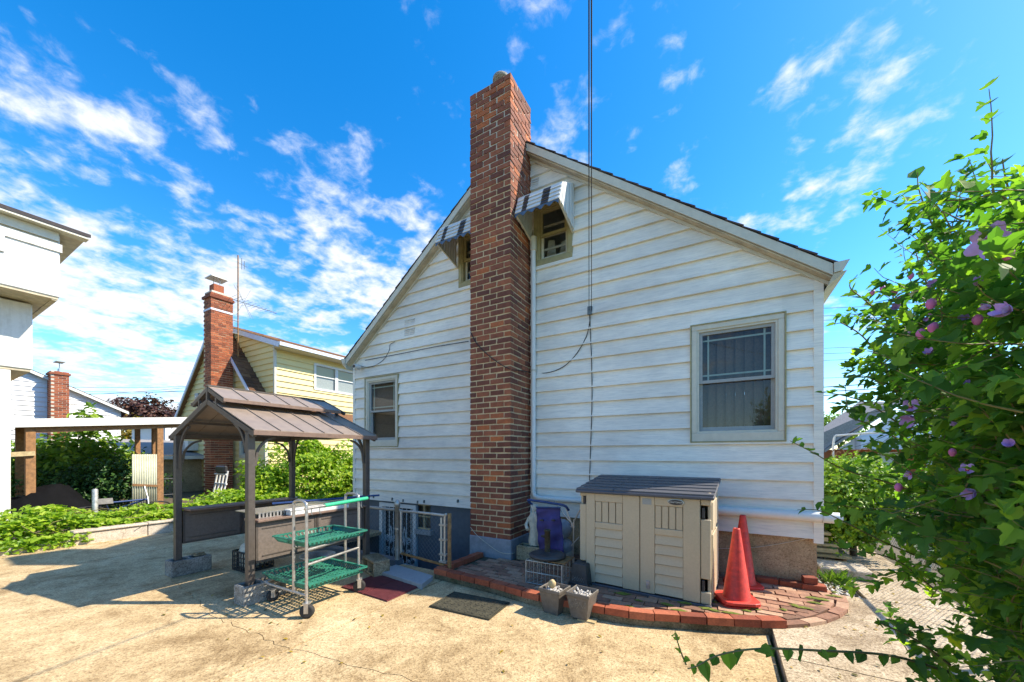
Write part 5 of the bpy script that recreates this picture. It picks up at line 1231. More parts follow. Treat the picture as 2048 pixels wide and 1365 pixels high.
# chimney of the yellow house
qx0, qx1, qy0, qy1 = -16.55, -15.1 + 0.0, 5.9, YG - 0.02
cA = onY(407, 700, 6.0); cB = onY(422, 700, 6.0)
qx1 = onY(422, 700, 5.85).x; qy0 = 5.85; qx0 = onY(407, 700, 5.85).x; qy1 = onX(466, 700, qx1).y
QH = 6.95; ych = MB().box(qx0 + .01, qx1 - .01, qy0 + .01, qy1, 0.1, QH - .02).build('chimney', 'mortar', yh)
rest = MB(); c = 0; z = 0.1
cnt = 0
while z < QH - 0.04:
    h = 0.066; yy = qy0 + (0 if c % 2 else 0.105); 
    while yy < qy1 - 0.04:
        ye = min(yy + 0.207, qy1); b = (qx1 - 0.1, qx1, yy, ye)
        if cnt < 300: inst('brick', ymesh(b[1] - b[0], b[3] - b[2], h), ych, ((b[0] + b[1]) / 2 + rnd.uniform(-.004, .004), (b[2] + b[3]) / 2, z)); cnt += 1
        else: rest.box(b[0], b[1], b[2], b[3], z, z + h)
        yy += 0.22
    xx = qx0 + (0 if c % 2 else 0.11); xe = qx1 - (0.105 if c % 2 else 0.0)
    while xx < xe - 0.03:
        rest.box(xx, xe if xe - xx < 0.26 else xx + 0.207, qy0, qy0 + 0.095, z, z + h); xx += 0.22
    z += 0.079; c += 1
stuff(rest.build('brickwork', 'brick_orange', yh))
box_part('chimney_cap', 'mortar_pale', yh, qx0 + 0.02, qx1 - .02, qy0 + .02, qy1 - .02, QH, QH + 0.09, 0.02)
box_part('chimney_course', 'brick_orange', yh, qx0 - .04, qx1 + .04, qy0 - .04, qy1 + .03, QH - 0.16, QH - 0.075)
cm_ = ((qx0 + qx1) / 2, (qy0 + qy1) / 2)
box_part('chimney_pot', 'brick_orange', yh, cm_[0] - .16, cm_[0] + .16, cm_[1] - .2, cm_[1] + .1, QH + 0.09, QH + 0.36)
MB().box(cm_[0] - .25, cm_[0] + .25, cm_[1] - .3, cm_[1] + .2, QH + 0.58, QH + 0.61).tube([(cm_[0] - .1, cm_[1] - .1, QH + .36), (cm_[0] - .1, cm_[1] - .1, QH + .58)], .01, 5).tube([(cm_[0] + .1, cm_[1], QH + .36), (cm_[0] + .1, cm_[1], QH + .58)], .01, 5).build('rain_cap', 'galv', yh)
box_part('metal_band', 'trim_blue', yh, qx0 - .006, qx1 + .006, qy0 - .006, qy1, QH - 0.58, QH - 0.52)
# antenna
an = thing('tv_antenna', (qx1 - .05, qy1 + 0.1, 5.2), 'rusty television antenna mast strapped beside the yellow house chimney', 'antenna')
am = onX(476, 610, qx1 + 0.0)
ax_, ay_ = qx1 + 0.0, am.y
MB().tube([(ax_, ay_, 4.6), (ax_, ay_, 8.55)], 0.022, 8).build('mast', 'rust', an)
for z in (6.2, 5.75): MB().tube([(ax_, qy1 - 0.02, z), (ax_, ay_ + 0.03, z)], 0.014, 6).build('bracket', 'wire', an)
zb_ = 6.95
MB().tube([(ax_ - 0.05, ay_ - 0.25, zb_), (ax_ + 0.1, ay_ + 1.25, zb_ - 0.06)], 0.012, 6).build('boom', 'wire', an)
for k in range(12):
    t_ = k / 11; y = ay_ - 0.25 + 1.5 * t_; l = 0.5 - 0.35 * t_; MB().tube([(ax_ - l, y, zb_ - .06 * t_), (ax_ + l, y, zb_ - .06 * t_)], 0.005, 5).build('element', 'wire', an)
for a in (0.9, -0.9, 0.6): MB().tube([(ax_ - .1, ay_ + .18 - 0.3 * a, zb_ + 0.55), (ax_ + .1, ay_ + .18 + 0.3 * a, zb_ - 0.55)], 0.006, 5).build('element', 'wire', an)
MB().tube([(ax_, ay_ - .02, 8.3), (ax_ + .02, ay_ + .3, 8.25)], .01, 5).tube([(ax_, ay_ + .12, 8.1), (ax_, ay_ + .12, 8.5)], .012, 5).tube([(ax_, ay_ + .2, 8.14), (ax_, ay_ + .2, 8.44)], .012, 5).build('small_antenna', 'wire', an)
# meter, AC unit, folded wheelchair by the yellow house
ac = thing('air_conditioner', (-17.9, YG - .2, 2.0), 'white window air conditioner on the yellow house beside its chimney', 'air conditioner')
acp = onY(378, 893, YG - .2); box_part('case', 'white_plastic', ac, acp.x - .3, acp.x + .32, YG - .35, YG + .0, acp.z - .17, acp.z + .2, .01)
for k in range(6): box_part('louvre', 'wire', ac, acp.x - .25, acp.x + .05, YG - .36, YG - .351, acp.z - .13 + k * .05, acp.z - .11 + k * .05)
el = thing('meter_box', (-17, YG - .1, 3.6), 'grey electric meter box high on the yellow gable', 'meter box')
ep = onY(398, 800, YG - .06); box_part('case', 'sash_grey', el, ep.x - .17, ep.x + .12, YG - .14, YG - .024, ep.z - .25, ep.z + .25, .01); box_part('meter_label', 'white_plastic', el, ep.x - .12, ep.x - .02, YG - .145, YG - .141, ep.z + .1, ep.z + .15)
wc = thing('folded_walker', (-15.0, 5.6, 0.1), 'folded grey walking frame leaning against the yellow house chimney', 'walker')
wp = onY(443, 960, 5.7)
for dx in (-.32, -.1, .12, .34):
    MB().tube(catmull([(wp.x + dx - .05, 5.62, .15), (wp.x + dx, 5.68, .65), (wp.x + dx + .06, 5.7, .95)], 4), .03, 8).build('tube', 'white_plastic', wc)
for z in (.55, .85): MB().tube([(wp.x - .36, 5.67, z), (wp.x + .4, 5.67, z)], .028, 8).build('tube', 'white_plastic', wc)
box_part('pouch', 'black_plastic', wc, wp.x - .2, wp.x + .4, 5.6, 5.72, .88, 1.12, .04)
# ---------------------------------------------------------------- white neighbour building on the left edge
nb = thing('neighbour_porch', (-12.5, -1.0, 0), 'white jettied upper storey and porch of the building beyond the vine bed', 'building')
nx, ny = -10.0, 1.73
zb_, zt_ = 4.16, 5.32
box_part('upper_wall', 'white_wall', nb, -15, nx, -7, ny, zb_ + 0.03, zt_, 0.02)
box_part('band', 'white_wall', nb, nx + 0.001, nx + 0.025, -7, ny + 0.02, zt_ - 0.34, zt_ - 0.2)
box_part('frieze', 'trim_cream', nb, nx + 0.001, nx + 0.05, -7, ny - 0.02, zt_ - 0.17, zt_ - 0.02)
MB().box(-15, nx - 0.02, -7, ny - 0.02, zb_, zb_ + 0.028).build('soffit', 'soffit', nb)
for y in (-3.0, -0.6, 0.55, ny - 0.06): MB().box(-12, nx - 0.03, y - 0.03, y + 0.03, zb_ - 0.02, zb_ - 0.002).build('soffit_batten', 'soffit', nb)
MB().prism([(nx + 0.2, 0, zt_ + 0.02), (-15, 0, zt_ + 1.9), (-15, 0, zt_ + 2.0), (nx + 0.2, 0, zt_ + 0.08)], (0, -7.2, 0), (0, ny + 0.32, 0)).build('roof', 'shingle_dark', nb)
box_part('eave', 'trim_cream', nb, nx + 0.002, nx + 0.19, -7.2, ny + 0.3, zt_ - 0.015, zt_ + 0.015)
box_part('roof_end', 'soffit', nb, -15, nx - 0.01, ny + 0.002, ny + 0.28, zt_ + 0.0, zt_ + 0.02)
box_part('lower_wall', 'white_wall', nb, -15, nx - 0.6, -7, ny - 0.21, 2.97, zb_ - 0.03, 0.015)
box_part('lower_soffit', 'soffit', nb, -15, nx - 0.62, -7, ny - 0.23, 2.935, 2.966)
box_part('rear_wall', 'white_wall', nb, -15.2, -14.2, -7, ny - 0.4, 0.0, 2.93)
box_part('porch_post', 'white_wall', nb, nx - 0.78, nx - 0.62, onX(4, 900, nx - 0.7).y - .08, onX(4, 900, nx - .7).y + .08, 0.0, 2.93, 0.01)
wq = MB(); wy0 = onX(-60, 450, nx).y; wy1 = onX(9, 450, nx).y
for (a, b, c, d) in ((wy0, wy1, 4.72, 4.78), (wy1 - .06, wy1, 4.78, 5.0)): wq.box(nx + .001, nx + .03, a, b, c, d)
wq.build('window', 'white_paint', nb)
for k, y in enumerate((-2.2, -0.9, 0.35)): box_part('panel_joint', 'soffit', nb, nx + .0005, nx + .003, y - .006, y + .006, zb_ + .04, zt_ - .36)
# weathered board siding
# ---------------------------------------------------------------- carport in the neighbour garden
cpx = -12.0
cp_ = thing('carport', (-13.3, 2.9, 0), 'flat roofed carport with white fascia and brown timber posts', 'carport')
ya, yb = onX(22, 860, cpx).y, onX(376, 850, cpx).y
za, zb2 = 2.0, 2.27
MB().prism([(cpx, ya, za), (cpx, yb, zb2), (cpx, yb, zb2 + 0.17), (cpx, ya, za + 0.17)], (0, 0, 0), (-0.05, 0, 0)).build('fascia', 'white_paint', cp_)
MB().prism([(cpx - .06, ya + .02, za + .1), (cpx - .06, yb - .02, zb2 + .1), (cpx - .06, yb - .02, zb2 + .165), (cpx - .06, ya + .02, za + .165)], (0, 0, 0), (-2.6, 0, 0)).build('roof_sheet', 'wood_pale', cp_)
MB().prism([(cpx, ya, za), (cpx - 2.6, ya, za + 0.0), (cpx - 2.6, ya, za + .15), (cpx, ya, za + .17)], (0, -.05, 0), (0, -.001, 0)).build('fascia', 'white_paint', cp_)
MB().prism([(cpx - .1, ya + .2, za - .1), (cpx - .1, yb - .1, zb2 - .1), (cpx - .1, yb - .1, zb2 + .09), (cpx - .1, ya + .2, za + .09)], (0, 0, 0), (-.09, 0, 0)).build('beam', 'wood', cp_)
for (x, w, X) in ((60, .13, cpx - .15), (40, .13, cpx - 2.3), (319, .12, cpx - .15), (309, .1, cpx - 1.2), (275, .1, cpx - 2.4)):
    y = onX(x, 900, X).y; box_part('timber_post', 'wood', cp_, X - w / 2, X + w / 2, y - w / 2, y + w / 2, 0.0, za + 0.1 + (zb2 - za) * (y - ya) / (yb - ya), .006)
y_ = onX(60, 900, cpx - .15).y; MB().bar((cpx - .05, y_ - .9, 1.42), (cpx - .05, y_ + .05, 1.5), .03, .09).build('rail', 'wood_pale', cp_)
# corrugated plastic screen
sc_ = thing('plastic_screen', (-12.2, 3.4, 0), 'upright ribbed translucent plastic sheet standing in the garden', 'screen')
sA, sB = onX(264, 950, -12.25), onX(316, 950, -12.1); sz = 1.48
n = 44; vs = []
for i in range(n + 1):
    t_ = i / n; x = sA.x + (sB.x - sA.x) * t_ + .018 * math.sin(i * PI / 2); y = sA.y + (sB.y - sA.y) * t_; vs += [(x, y, .05), (x, y, sz)]
mb = MB(); mb.add(vs, [(2 * i, 2 * i + 2, 2 * i + 3, 2 * i + 1) for i in range(n)], True); o = mb.build('sheet', 'poly', sc_); o.modifiers.new('t', 'SOLIDIFY').thickness = .004
MB().bar((sA.x + .03, sA.y, .75), (sB.x + .03, sB.y, .7), .03, .05).build('batten', 'wood', sc_)
# open wire gate by the yellow house
gt = thing('wire_gate', (-12.4, 4.3, 0), 'dark framed wire gate between the carport and the yellow house', 'gate')
gA, gB = onX(325, 900, -12.3), onX(348, 900, -12.3)
for p in (gA, gB): MB().tube([(p.x, p.y, 0), (p.x, p.y, 1.5)], .025, 8).build('gate_stile', 'black_paint', gt)
for z in (.45, .85, 1.45): MB().tube([(gA.x, gA.y, z), (gB.x, gB.y, z)], .016, 6).build('gate_rail', 'black_paint', gt)
# ---------------------------------------------------------------- far white house
fx = -25.0
fh = thing('far_white_house', (-28, 2, 0), 'white clapboard gable house with slim brick chimney behind the garden', 'house')
fy1 = onX(240, 900, fx).y; fry = onX(40, 750, fx).y - 0.4; fz = onX(240, 822, fx).z; frz = onX(62, 742, fx).z + .25; fsl = (frz - fz) / (fy1 - fry)
fy0 = fry - (fy1 - fry)
siding(fh, lambda s, z, o: (fx + o, s, z), fy0, fy1 - .08, 0.3, frz, 0.2, [(onX(8, 800, fx).y, onX(27, 800, fx).y, 2.45, 3.5), (onX(190, 800, fx).y, onX(215, 800, fx).y, .9, 1.35)], [(fsl, 1, fsl * fy1 + fz), (-fsl, 1, -fsl * fy0 + fz)], 'siding_far')
MB().prism([(fx - .03, fy0, .3), (fx - .03, fy1 - .03, .3), (fx - .03, fy1 - .03, fz), (fx - .03, fry, frz - .02), (fx - .03, fy0, fz)], (-.05, 0, 0), (-8, 0, 0)).build('house_core', 'dark', fh)
box_part('corner_board', 'trim', fh, fx - .02, fx + .035, fy1 - .08, fy1 + .02, .3, fz)
box_part('foundation', 'stucco', fh, fx - 8, fx - .005, fy0, fy1, -.06, .3)
for s in (-1, 1):
    ye_ = fy1 + .25 if s > 0 else fy0 - .25; ze_ = fz - fsl * .25
    MB().prism([(0, ye_, ze_), (0, fry, frz), (0, fry, frz + .12), (0, ye_, ze_ + .12)], (fx + .2, 0, 0), (fx - 8, 0, 0)).build('roof', 'shingle_dark', fh)
    MB().prism([(0, ye_, ze_ - .04), (0, fry, frz - .04), (0, fry, frz + .08), (0, ye_, ze_ + .08)], (fx + .205, 0, 0), (fx + .225, 0, 0)).build('fascia', 'trim', fh)
ya_, yb_ = onX(8, 800, fx).y, onX(27, 800, fx).y
wn = MB()
for (a, b, c, d) in ((ya_, yb_, 2.45, 2.53), (ya_, yb_, 3.42, 3.5), (ya_, ya_ + .07, 2.53, 3.42), (yb_ - .07, yb_, 2.53, 3.42), (ya_ + .07, yb_ - .07, 2.95, 3.0)): wn.box(fx - .03, fx + .04, a, b, c, d)
wno = wn.build('window', 'white_paint', fh); MB().add([(fx - .01, ya_, 2.5), (fx - .01, yb_, 2.5), (fx - .01, yb_, 3.45), (fx - .01, ya_, 3.45)], [(0, 1, 2, 3)]).build('pane', 'glass', wno)
fcx0, fcx1 = fx + .02, fx + .62; fcy0, fcy1 = onX(100, 800, fx + .5).y, onX(137, 800, fx + .5).y; FCH = onX(118, 744, fx + .5).z
fch = box_part('chimney', 'mortar_pale', fh, fcx0, fcx1 - .01, fcy0 + .01, fcy1 - .01, 0, FCH)
rest = MB(); z = 0.6; c = 0
while z < FCH - .03:
    y = fcy0 + (0 if c % 2 else .1)
    while y < fcy1 - .03: rest.box(fcx1 - .1, fcx1, y, min(y + .205, fcy1), z, z + .064); y += .22
    x = fcx0
    while x < fcx1 - .11: rest.box(x, min(x + .205, fcx1 - .11), fcy0, fcy0 + .1, z, z + .064); x += .22
    z += .08; c += 1
stuff(rest.build('brickwork', 'brick_orange', fh))
MB().box(fcx0 - .03, fcx1 + .04, fcy0 - .04, fcy1 + .04, FCH - .14, FCH - .06).build('chimney_cap', 'brick', fh)
MB().box(fcx0 + .15, fcx1 - .1, fcy0 + .25, fcy1 - .25, FCH, FCH + .16).box(fcx0 + .05, fcx1, fcy0 + .15, fcy1 - .1, FCH + .42, FCH + .45).tube([(fcx0 + .2, fcy0 + .3, FCH + .1), (fcx0 + .2, fcy0 + .3, FCH + .43)], .015, 5).build('flue', 'galv', fh)
# low garage roof and a further pale house behind the carport
gr = thing('grey_roof_garage', (-21, 6.5, 0), 'low garage with pale grey shingle roof behind the carport', 'garage')
a = atF(215, 915, 15.2); b = atF(350, 915, 16.6); 
gx0, gx1, gy0, gy1 = -21.5, -17.6, 4.9, 8.2
box_part('wall', 'stucco', gr, gx0, gx1, gy0, gy1, 0, 1.38)
gxm = gx0 + .2
MB().prism([(gx1 + .25, 0, 1.33), (gxm, 0, 2.0), (gxm, 0, 2.1), (gx1 + .25, 0, 1.43)], (0, gy0 - .25, 0), (0, gy1 + .2, 0)).build('roof', 'shingle_grey', gr)
box_part('fascia', 'trim', gr, gx1 + .252, gx1 + .28, gy0 - .25, gy1 + .2, 1.3, 1.42)
fp = thing('far_pale_house', (-30, 15, 0), 'pale pink sided house with low roof between the tree and the yellow house', 'house')
p0 = atF(305, 840, 26); box_part('wall', 'siding_far', fp, p0.x - 4, p0.x + 2.2, p0.y, p0.y + 5, 0, 3.5)
MB().prism([(p0.x - 4.3, p0.y - .3, 3.5), (p0.x + 2.5, p0.y - .3, 3.5), (p0.x + 2.5, p0.y + 2.5, 4.35), (p0.x - 4.3, p0.y + 2.5, 4.35)], (0, 0, 0), (0, 0, .12)).build('roof', 'shingle_grey', fp)
box_part('fascia', 'trim_cream', fp, p0.x - 4.3, p0.x + 2.5, p0.y - .33, p0.y - .302, 3.4, 3.62)
# tarp covered pile, pole, bicycle
tp = MB(); nu, nv = 26, 14; vs = []; tb = onZ(95, 1030, 0.06); cxx, cyy = -12.5, 1.85
for j in range(nv + 1):
    for i in range(nu + 1):
        u, v = i / nu * 2 - 1, j / nv * 2 - 1; h = .66 * max(0, (1 - abs(u) ** 3)) * max(0, (1 - abs(v) ** 4)) * (1 + .2 * math.sin(u * 5 + v * 2)) + .035 * math.sin(u * 17 + v * 9) + .02 * math.sin(u * 31 - v * 13)
        vs.append((cxx + v * .7, cyy + u * .95, .06 + max(0, h)))
tp.add(vs, [(j * (nu + 1) + i, j * (nu + 1) + i + 1, (j + 1) * (nu + 1) + i + 1, (j + 1) * (nu + 1) + i) for j in range(nv) for i in range(nu)], True)
o = tp.build('tarp_pile', 'tarp', None); tag(o, 'black tarpaulin draped over a low pile under the carport', 'tarp')
pp = onX(190, 1000, -9.9); o = MB().lathe([(.04, 0), (.04, .78), (.03, .8)], (pp.x, pp.y, 0.05), 12).build('fence_post', 'galv', None); tag(o, 'short galvanised pipe post rising out of the vines', 'post')
bk_ = thing('bicycle', (-11.0, 2.6, .06), 'blue framed bicycle lying half hidden behind the vines', 'bicycle')
for dy in (-.5, .5):
    w = MB(); w.tube([(-11.0, 2.6 + dy + .3 * math.cos(2 * PI * k / 24), .42 + .3 * math.sin(2 * PI * k / 24)) for k in range(25)], .016, 6); wo = w.build('wheel', 'rubber', bk_)
    s_ = MB()
    for k in range(10): a = 2 * PI * k / 10; s_.tube([(-11, 2.6 + dy, .42), (-11, 2.6 + dy + .29 * math.cos(a), .42 + .29 * math.sin(a))], .003, 4, False)
    s_.build('spokes', 'steel', wo)
f = MB(); A_, B_, C_, D_ = (-11, 2.1, .42), (-11, 2.45, .42), (-11, 2.3, .85), (-11, 2.9, .88)
for p, q in ((A_, B_), (B_, C_), (A_, C_), (C_, D_), (B_, D_), (D_, (-11, 3.1, .42))): f.tube([p, q], .018, 6)
f.build('frame', 'navy', bk_); MB().tube([(-11.25, 2.88, 1.0), (-11, 2.9, .98), (-10.75, 2.88, 1.0)], .014, 6).build('handlebar', 'steel', bk_); MB().box(-11.06, -10.94, 2.15, 2.4, .9, .94).build('saddle', 'black_plastic', bk_)
bk_.rotation_euler = (0, 1.05, 0); bk_.location = (-11.3, 2.7, .12)
# ---------------------------------------------------------------- right hand side: fence, steps, street
RF = 2.22
rf = thing('side_fence', (RF, 4, .05), 'chain link fence along the path, half buried in the flowering shrub', 'fence')
mb = MB(); chainlink(mb, (RF, 1.6, 0), (RF, 9.0, 0), .1, 1.2, .062, .0022); mb.build('mesh', 'wire', rf)
MB().tube([(RF, 1.5, 1.21), (RF, 9.1, 1.21)], .021, 8).build('top_rail', 'galv', rf)
for y in (1.6, 4.05, 6.5, 9.0): MB().lathe([(.028, 0), (.028, 1.2), (.036, 1.21), (.02, 1.26)], (RF, y, .04), 12).build('post', 'galv', rf)
ws = thing('wooden_steps', (1.2, 6.4, .06), 'small weathered wooden steps against the house side wall', 'steps')
for k in range(3):
    z = .16 + k * .14; box_part('tread', 'wood_pale', ws, XR + .04, 1.42 - k * .1, 6.1 + .0, 6.75, z, z + .035, .004)
for k in range(3): z = .16 + k * .14; box_part('front_slat', 'wood_pale', ws, XR + .04, 1.38 - k * .1, 6.06, 6.085, z - .07, z - .02)
for x in (XR + .07, 1.33): box_part('stringer', 'wood', ws, x, x + .04, 6.1, 6.74, .065, .155)
cs = MB().box(1.0, 1.48, 5.55, 5.95, .058, .16).build('concrete_step', 'curb', None, bevel=.01); tag(cs, 'small concrete step block beside the path behind the house corner', 'step')
# across the street
sh_ = thing('street_house', (7.5, 24, 0), 'brick house with grey gable roof across the street', 'house')
q0 = atF(1655, 905, 22); 
hx0, hx1, hy0 = q0.x - 4, q0.x + 5.0, q0.y
hm = hx0 + 6.9
box_part('wall', 'brick_orange', sh_, q0.x - 1.0, hx1, hy0, hy0 + 7, 0, 1.75)
siding(sh_, lambda s, z, o: (s, hy0 - o - .05, z), q0.x + .4, hx1, 1.75, 4.6, .2, [], [(-.8, 1, -.8 * (q0.x + .4) + 1.75)], 'siding_far')
MB().prism([(q0.x - 1.2, hy0 - .4, 2.1), (q0.x - .5, hy0 - .4, 1.6), (q0.x + 2.7, hy0 - .4, 4.2), (q0.x + 2.2, hy0 + 3, 4.7)], (0, 0, 0), (-.02, .05, .15)).build('roof', 'shingle_grey', sh_)
MB().prism([(q0.x - .2, 0, 1.6), (q0.x + 3.4, 0, 4.5), (q0.x + 3.4, 0, 4.65), (q0.x - .2, 0, 1.75)], (0, hy0 - .5, 0), (0, hy0 + 7, 0)).build('roof', 'shingle_grey', sh_)
box_part('porch_roof', 'trim_blue', sh_, q0.x + 1.2, hx1, hy0 - 1.2, hy0 - .06, 1.75, 2.4)
box_part('door', 'white_paint', sh_, q0.x + 2.2, q0.x + 3.0, hy0 - .06, hy0 - .005, .0, 1.6)
box_part('porch_post', 'white_paint', sh_, q0.x + 3.8, q0.x + 4.0, hy0 - 1.15, hy0 - .95, 0, 1.745)
flat('street', [(-3, 60, 13.5, 20)], -0.03, 'asphalt')
flat('pavement', [(-3, 60, 12.0, 13.5), (-3, 60, 20, 21)], 0.02, 'concrete_pale')
# iron gate and rail at the path end
ig = thing('iron_gate', (3.2, 11, 0), 'black wrought iron gate with scrolls at the end of the path', 'gate')
ig0, ig1 = atF(1666, 900, 10.2), atF(1800, 900, 9.5)
for k in range(15):
    p = ig0.lerp(ig1, k / 14); MB().tube([(p.x, p.y, 0.0), (p.x, p.y, 1.25)], .011, 5).build('picket', 'black_paint', ig)
for z in (.2, 1.1): MB().tube([(ig0.x, ig0.y, z), (ig1.x, ig1.y, z)], .014, 6).build('rail', 'black_paint', ig)
g_ = MB(); c = atF(1678, 895, 10.1)
for (cx2, cz2) in ((c.x, 1.5), (c.x + .55, 1.5)):
    g_.tube([(cx2 + (.02 + .009 * k) * math.cos(k * .6), c.y, cz2 + (.02 + .009 * k) * math.sin(k * .6)) for k in range(18)], .012, 5)
g_.build('scroll', 'rust', ig)
MB().tube(catmull([(ig0.x, ig0.y, 1.1), (ig0.x + .02, ig0.y, 1.9), (ig0.x + .2, ig0.y, 2.0), (ig0.x + .9, ig0.y - .1, 2.05)], 4), .025, 8).build('handrail', 'white_paint', ig)
# parked car, seen past the corner
car = thing('parked_car', (2.6, 17, 0), 'white car parked in the street beyond the house corner', 'car')
k0 = atF(1676, 930, 15.0); bx0, by0 = k0.x - 3.6, k0.y
sec = [(0, .55), (.05, .8), (.9, .95), (1.5, 1.42), (2.9, 1.45), (3.6, 1.0), (4.2, .92), (4.3, .6), (4.2, .32), (0.1, .32)]
MB().prism([(bx0 + 4.3 - x, by0, z) for x, z in sec], (0, 0, 0), (0, 1.7, 0)).build('body', 'car_white', car, bevel=.06, seg=2)
MB().prism([(bx0 + 4.3 - x, by0 - .004, z) for x, z in ((1.05, .98), (1.55, 1.36), (2.85, 1.39), (3.4, 1.02))], (0, 0, 0), (0, 1.708, 0)).build('side_window', 'dark', car)
for x in (.85, 3.4):
    for y in (by0 + .08, by0 + 1.62):
        wo = MB().lathe([(.2, -.1), (.32, -.1), (.34, -.05), (.34, .05), (.32, .1), (.2, .1)], (bx0 + x, y, .33), 22, 'y').build('wheel', 'rubber', car); MB().lathe([(.05, -.105), (.2, -.1), (.2, .1), (.05, .105)], (bx0 + x, y, .33), 16, 'y').build('rim', 'steel', wo)
for y in (by0 + .2, by0 + 1.5): MB().box(bx0 + 4.26, bx0 + 4.32, y - .15, y + .15, .62, .76).build('headlight', 'white_plastic', car)
# power lines
for k, (ya, yb) in enumerate(((612, 604), (628, 618), (636, 628), (692, 684), (703, 695), (717, 707), (752, 743))):
    a = atF(1500, ya + 9, 32); b = atF(2050, yb - 24, 40); pts = [a.lerp(b, t_ / 6) - Vector((0, 0, .5 * math.sin(PI * t_ / 6))) for t_ in range(7)]
    o = MB().tube(pts, .022, 4).build('power_line', 'rubber', None); tag(o, 'thin power line crossing the sky between the house corner and the shrub', 'power line', 'power lines on the right')
for k, (ya, yb) in enumerate(((775, 757), (783, 770), (790, 778))):
    a = atF(1500, ya + 10, 26); b = atF(2050, yb - 20, 30); o = MB().tube([a, a.lerp(b, .5) - Vector((0, 0, .2)), b], .035, 5).build('telephone_cable', 'rubber', None); tag(o, 'thick black telephone cable low behind the shrub', 'cable', 'telephone cables on the right')
for k, (ya, yb, zz) in enumerate(((768, 772, 40), (777, 781, 41), (786, 780, 42), (795, 771, 40), (790, 805, 43))):
    a = atF(-40, ya, zz); b = atF(430, yb, zz + 6); o = MB().tube([a, a.lerp(b, .33) - Vector((0, 0, .3)), a.lerp(b, .66) - Vector((0, 0, .3)), b], .022, 4).build('power_line', 'rubber', None); tag(o, 'thin power line crossing the sky behind the far white house', 'power line', 'power lines on the left')
# ---------------------------------------------------------------- vegetation
def frame_of(n, r):
    n = n.normalized(); a = n.cross(Vector((0, 0, 1)))
    if a.length < 1e-3: a = Vector((1, 0, 0))
    a.normalize(); b = n.cross(a); t = r.uniform(0, 2 * PI); return a * math.cos(t) + b * math.sin(t), -a * math.sin(t) + b * math.cos(t), n
# leaf outlines in (along, across), tip at along=1
LEAF = {
    'oval': ([(0, 0), (.3, .3), (.68, .26), (1, 0), (.68, -.26), (.3, -.3)], [(0, 1, 2, 3), (0, 3, 4, 5)]),
    'lobed': ([(0, 0), (.08, .36), (.42, .52), (.46, .26), (.72, .24), (1, 0), (.72, -.24), (.46, -.26), (.42, -.52), (.08, -.36)], [(0, 1, 2, 3), (0, 3, 4, 5), (0, 5, 6, 7), (0, 7, 8, 9)]),
    'hib': ([(0, 0), (.5, 0), (1, 0), (.9, .1), (.8, .13), (.72, .22), (.62, .22), (.5, .2), (.47, .3), (.5, .46), (.38, .5), (.28, .42), (.15, .42), (.04, .28), (-.03, .12), (.9, -.1), (.8, -.13), (.72, -.22), (.62, -.22), (.5, -.2), (.47, -.3), (.5, -.46), (.38, -.5), (.28, -.42), (.15, -.42), (.04, -.28), (-.03, -.12)],
            [(1, 2, 3, 4, 5, 6, 7), (0, 1, 7, 8, 9, 10, 11, 12, 13, 14), (1, 19, 18, 17, 16, 15, 2), (0, 26, 25, 24, 23, 22, 21, 20, 19, 1)]),
    'heart': ([(0, 0), (-.06, .22), (.18, .42), (.55, .3), (1, 0), (.55, -.3), (.18, -.42), (-.06, -.22)], [(0, 1, 2, 3), (0, 3, 4), (0, 4, 5), (0, 5, 6, 7)]),
    'quad': ([(0, 0), (.5, .36), (1, 0), (.5, -.36)], [(0, 1, 2, 3)]),
}
def leaf_verts(kind, p, u, v, n, size, fold=.25, curl=.25):
    pts, fs = LEAF[kind]
    return [p + u * (a * size) + v * (b * size) + n * (abs(b) * fold * size - a * a * curl * size) for a, b in pts], fs
def leaf_cloud(mb, sampler, count, size, kind, seed, up=.5, sz=.35):
    r = random.Random(seed)
    for _ in range(count):
        p, nrm = sampler(r)
        n = (nrm * .6 + Vector((r.gauss(0, .5), r.gauss(0, .5), up + r.gauss(0, .4)))); u, v, n = frame_of(n, r)
        s = size * r.uniform(1 - sz, 1 + sz); vs, fs = leaf_verts(kind, p, u, v, n, s); mb.add(vs, fs)
def blob(c, rad, shell=.55, lump=.25, seed=0, zmin=None):
    c = Vector(c); rr = random.Random(seed); ph = [(rr.uniform(0, 6), rr.uniform(2, 5), Vector((rr.gauss(0, 1), rr.gauss(0, 1), rr.gauss(0, 1))).normalized()) for _ in range(7)]
    def f(r):
        while True:
            d = Vector((r.gauss(0, 1), r.gauss(0, 1), r.gauss(0, 1))).normalized()
            k = 1 + sum(lump * .4 * math.sin(a + b * d.dot(x) * 2) for a, b, x in ph)
            t = (shell + (1 - shell) * r.random() ** .6) * k
            p = c + Vector((d.x * rad[0] * t, d.y * rad[1] * t, d.z * rad[2] * t))
            if zmin is None or p.z > zmin: return p, d
    return f
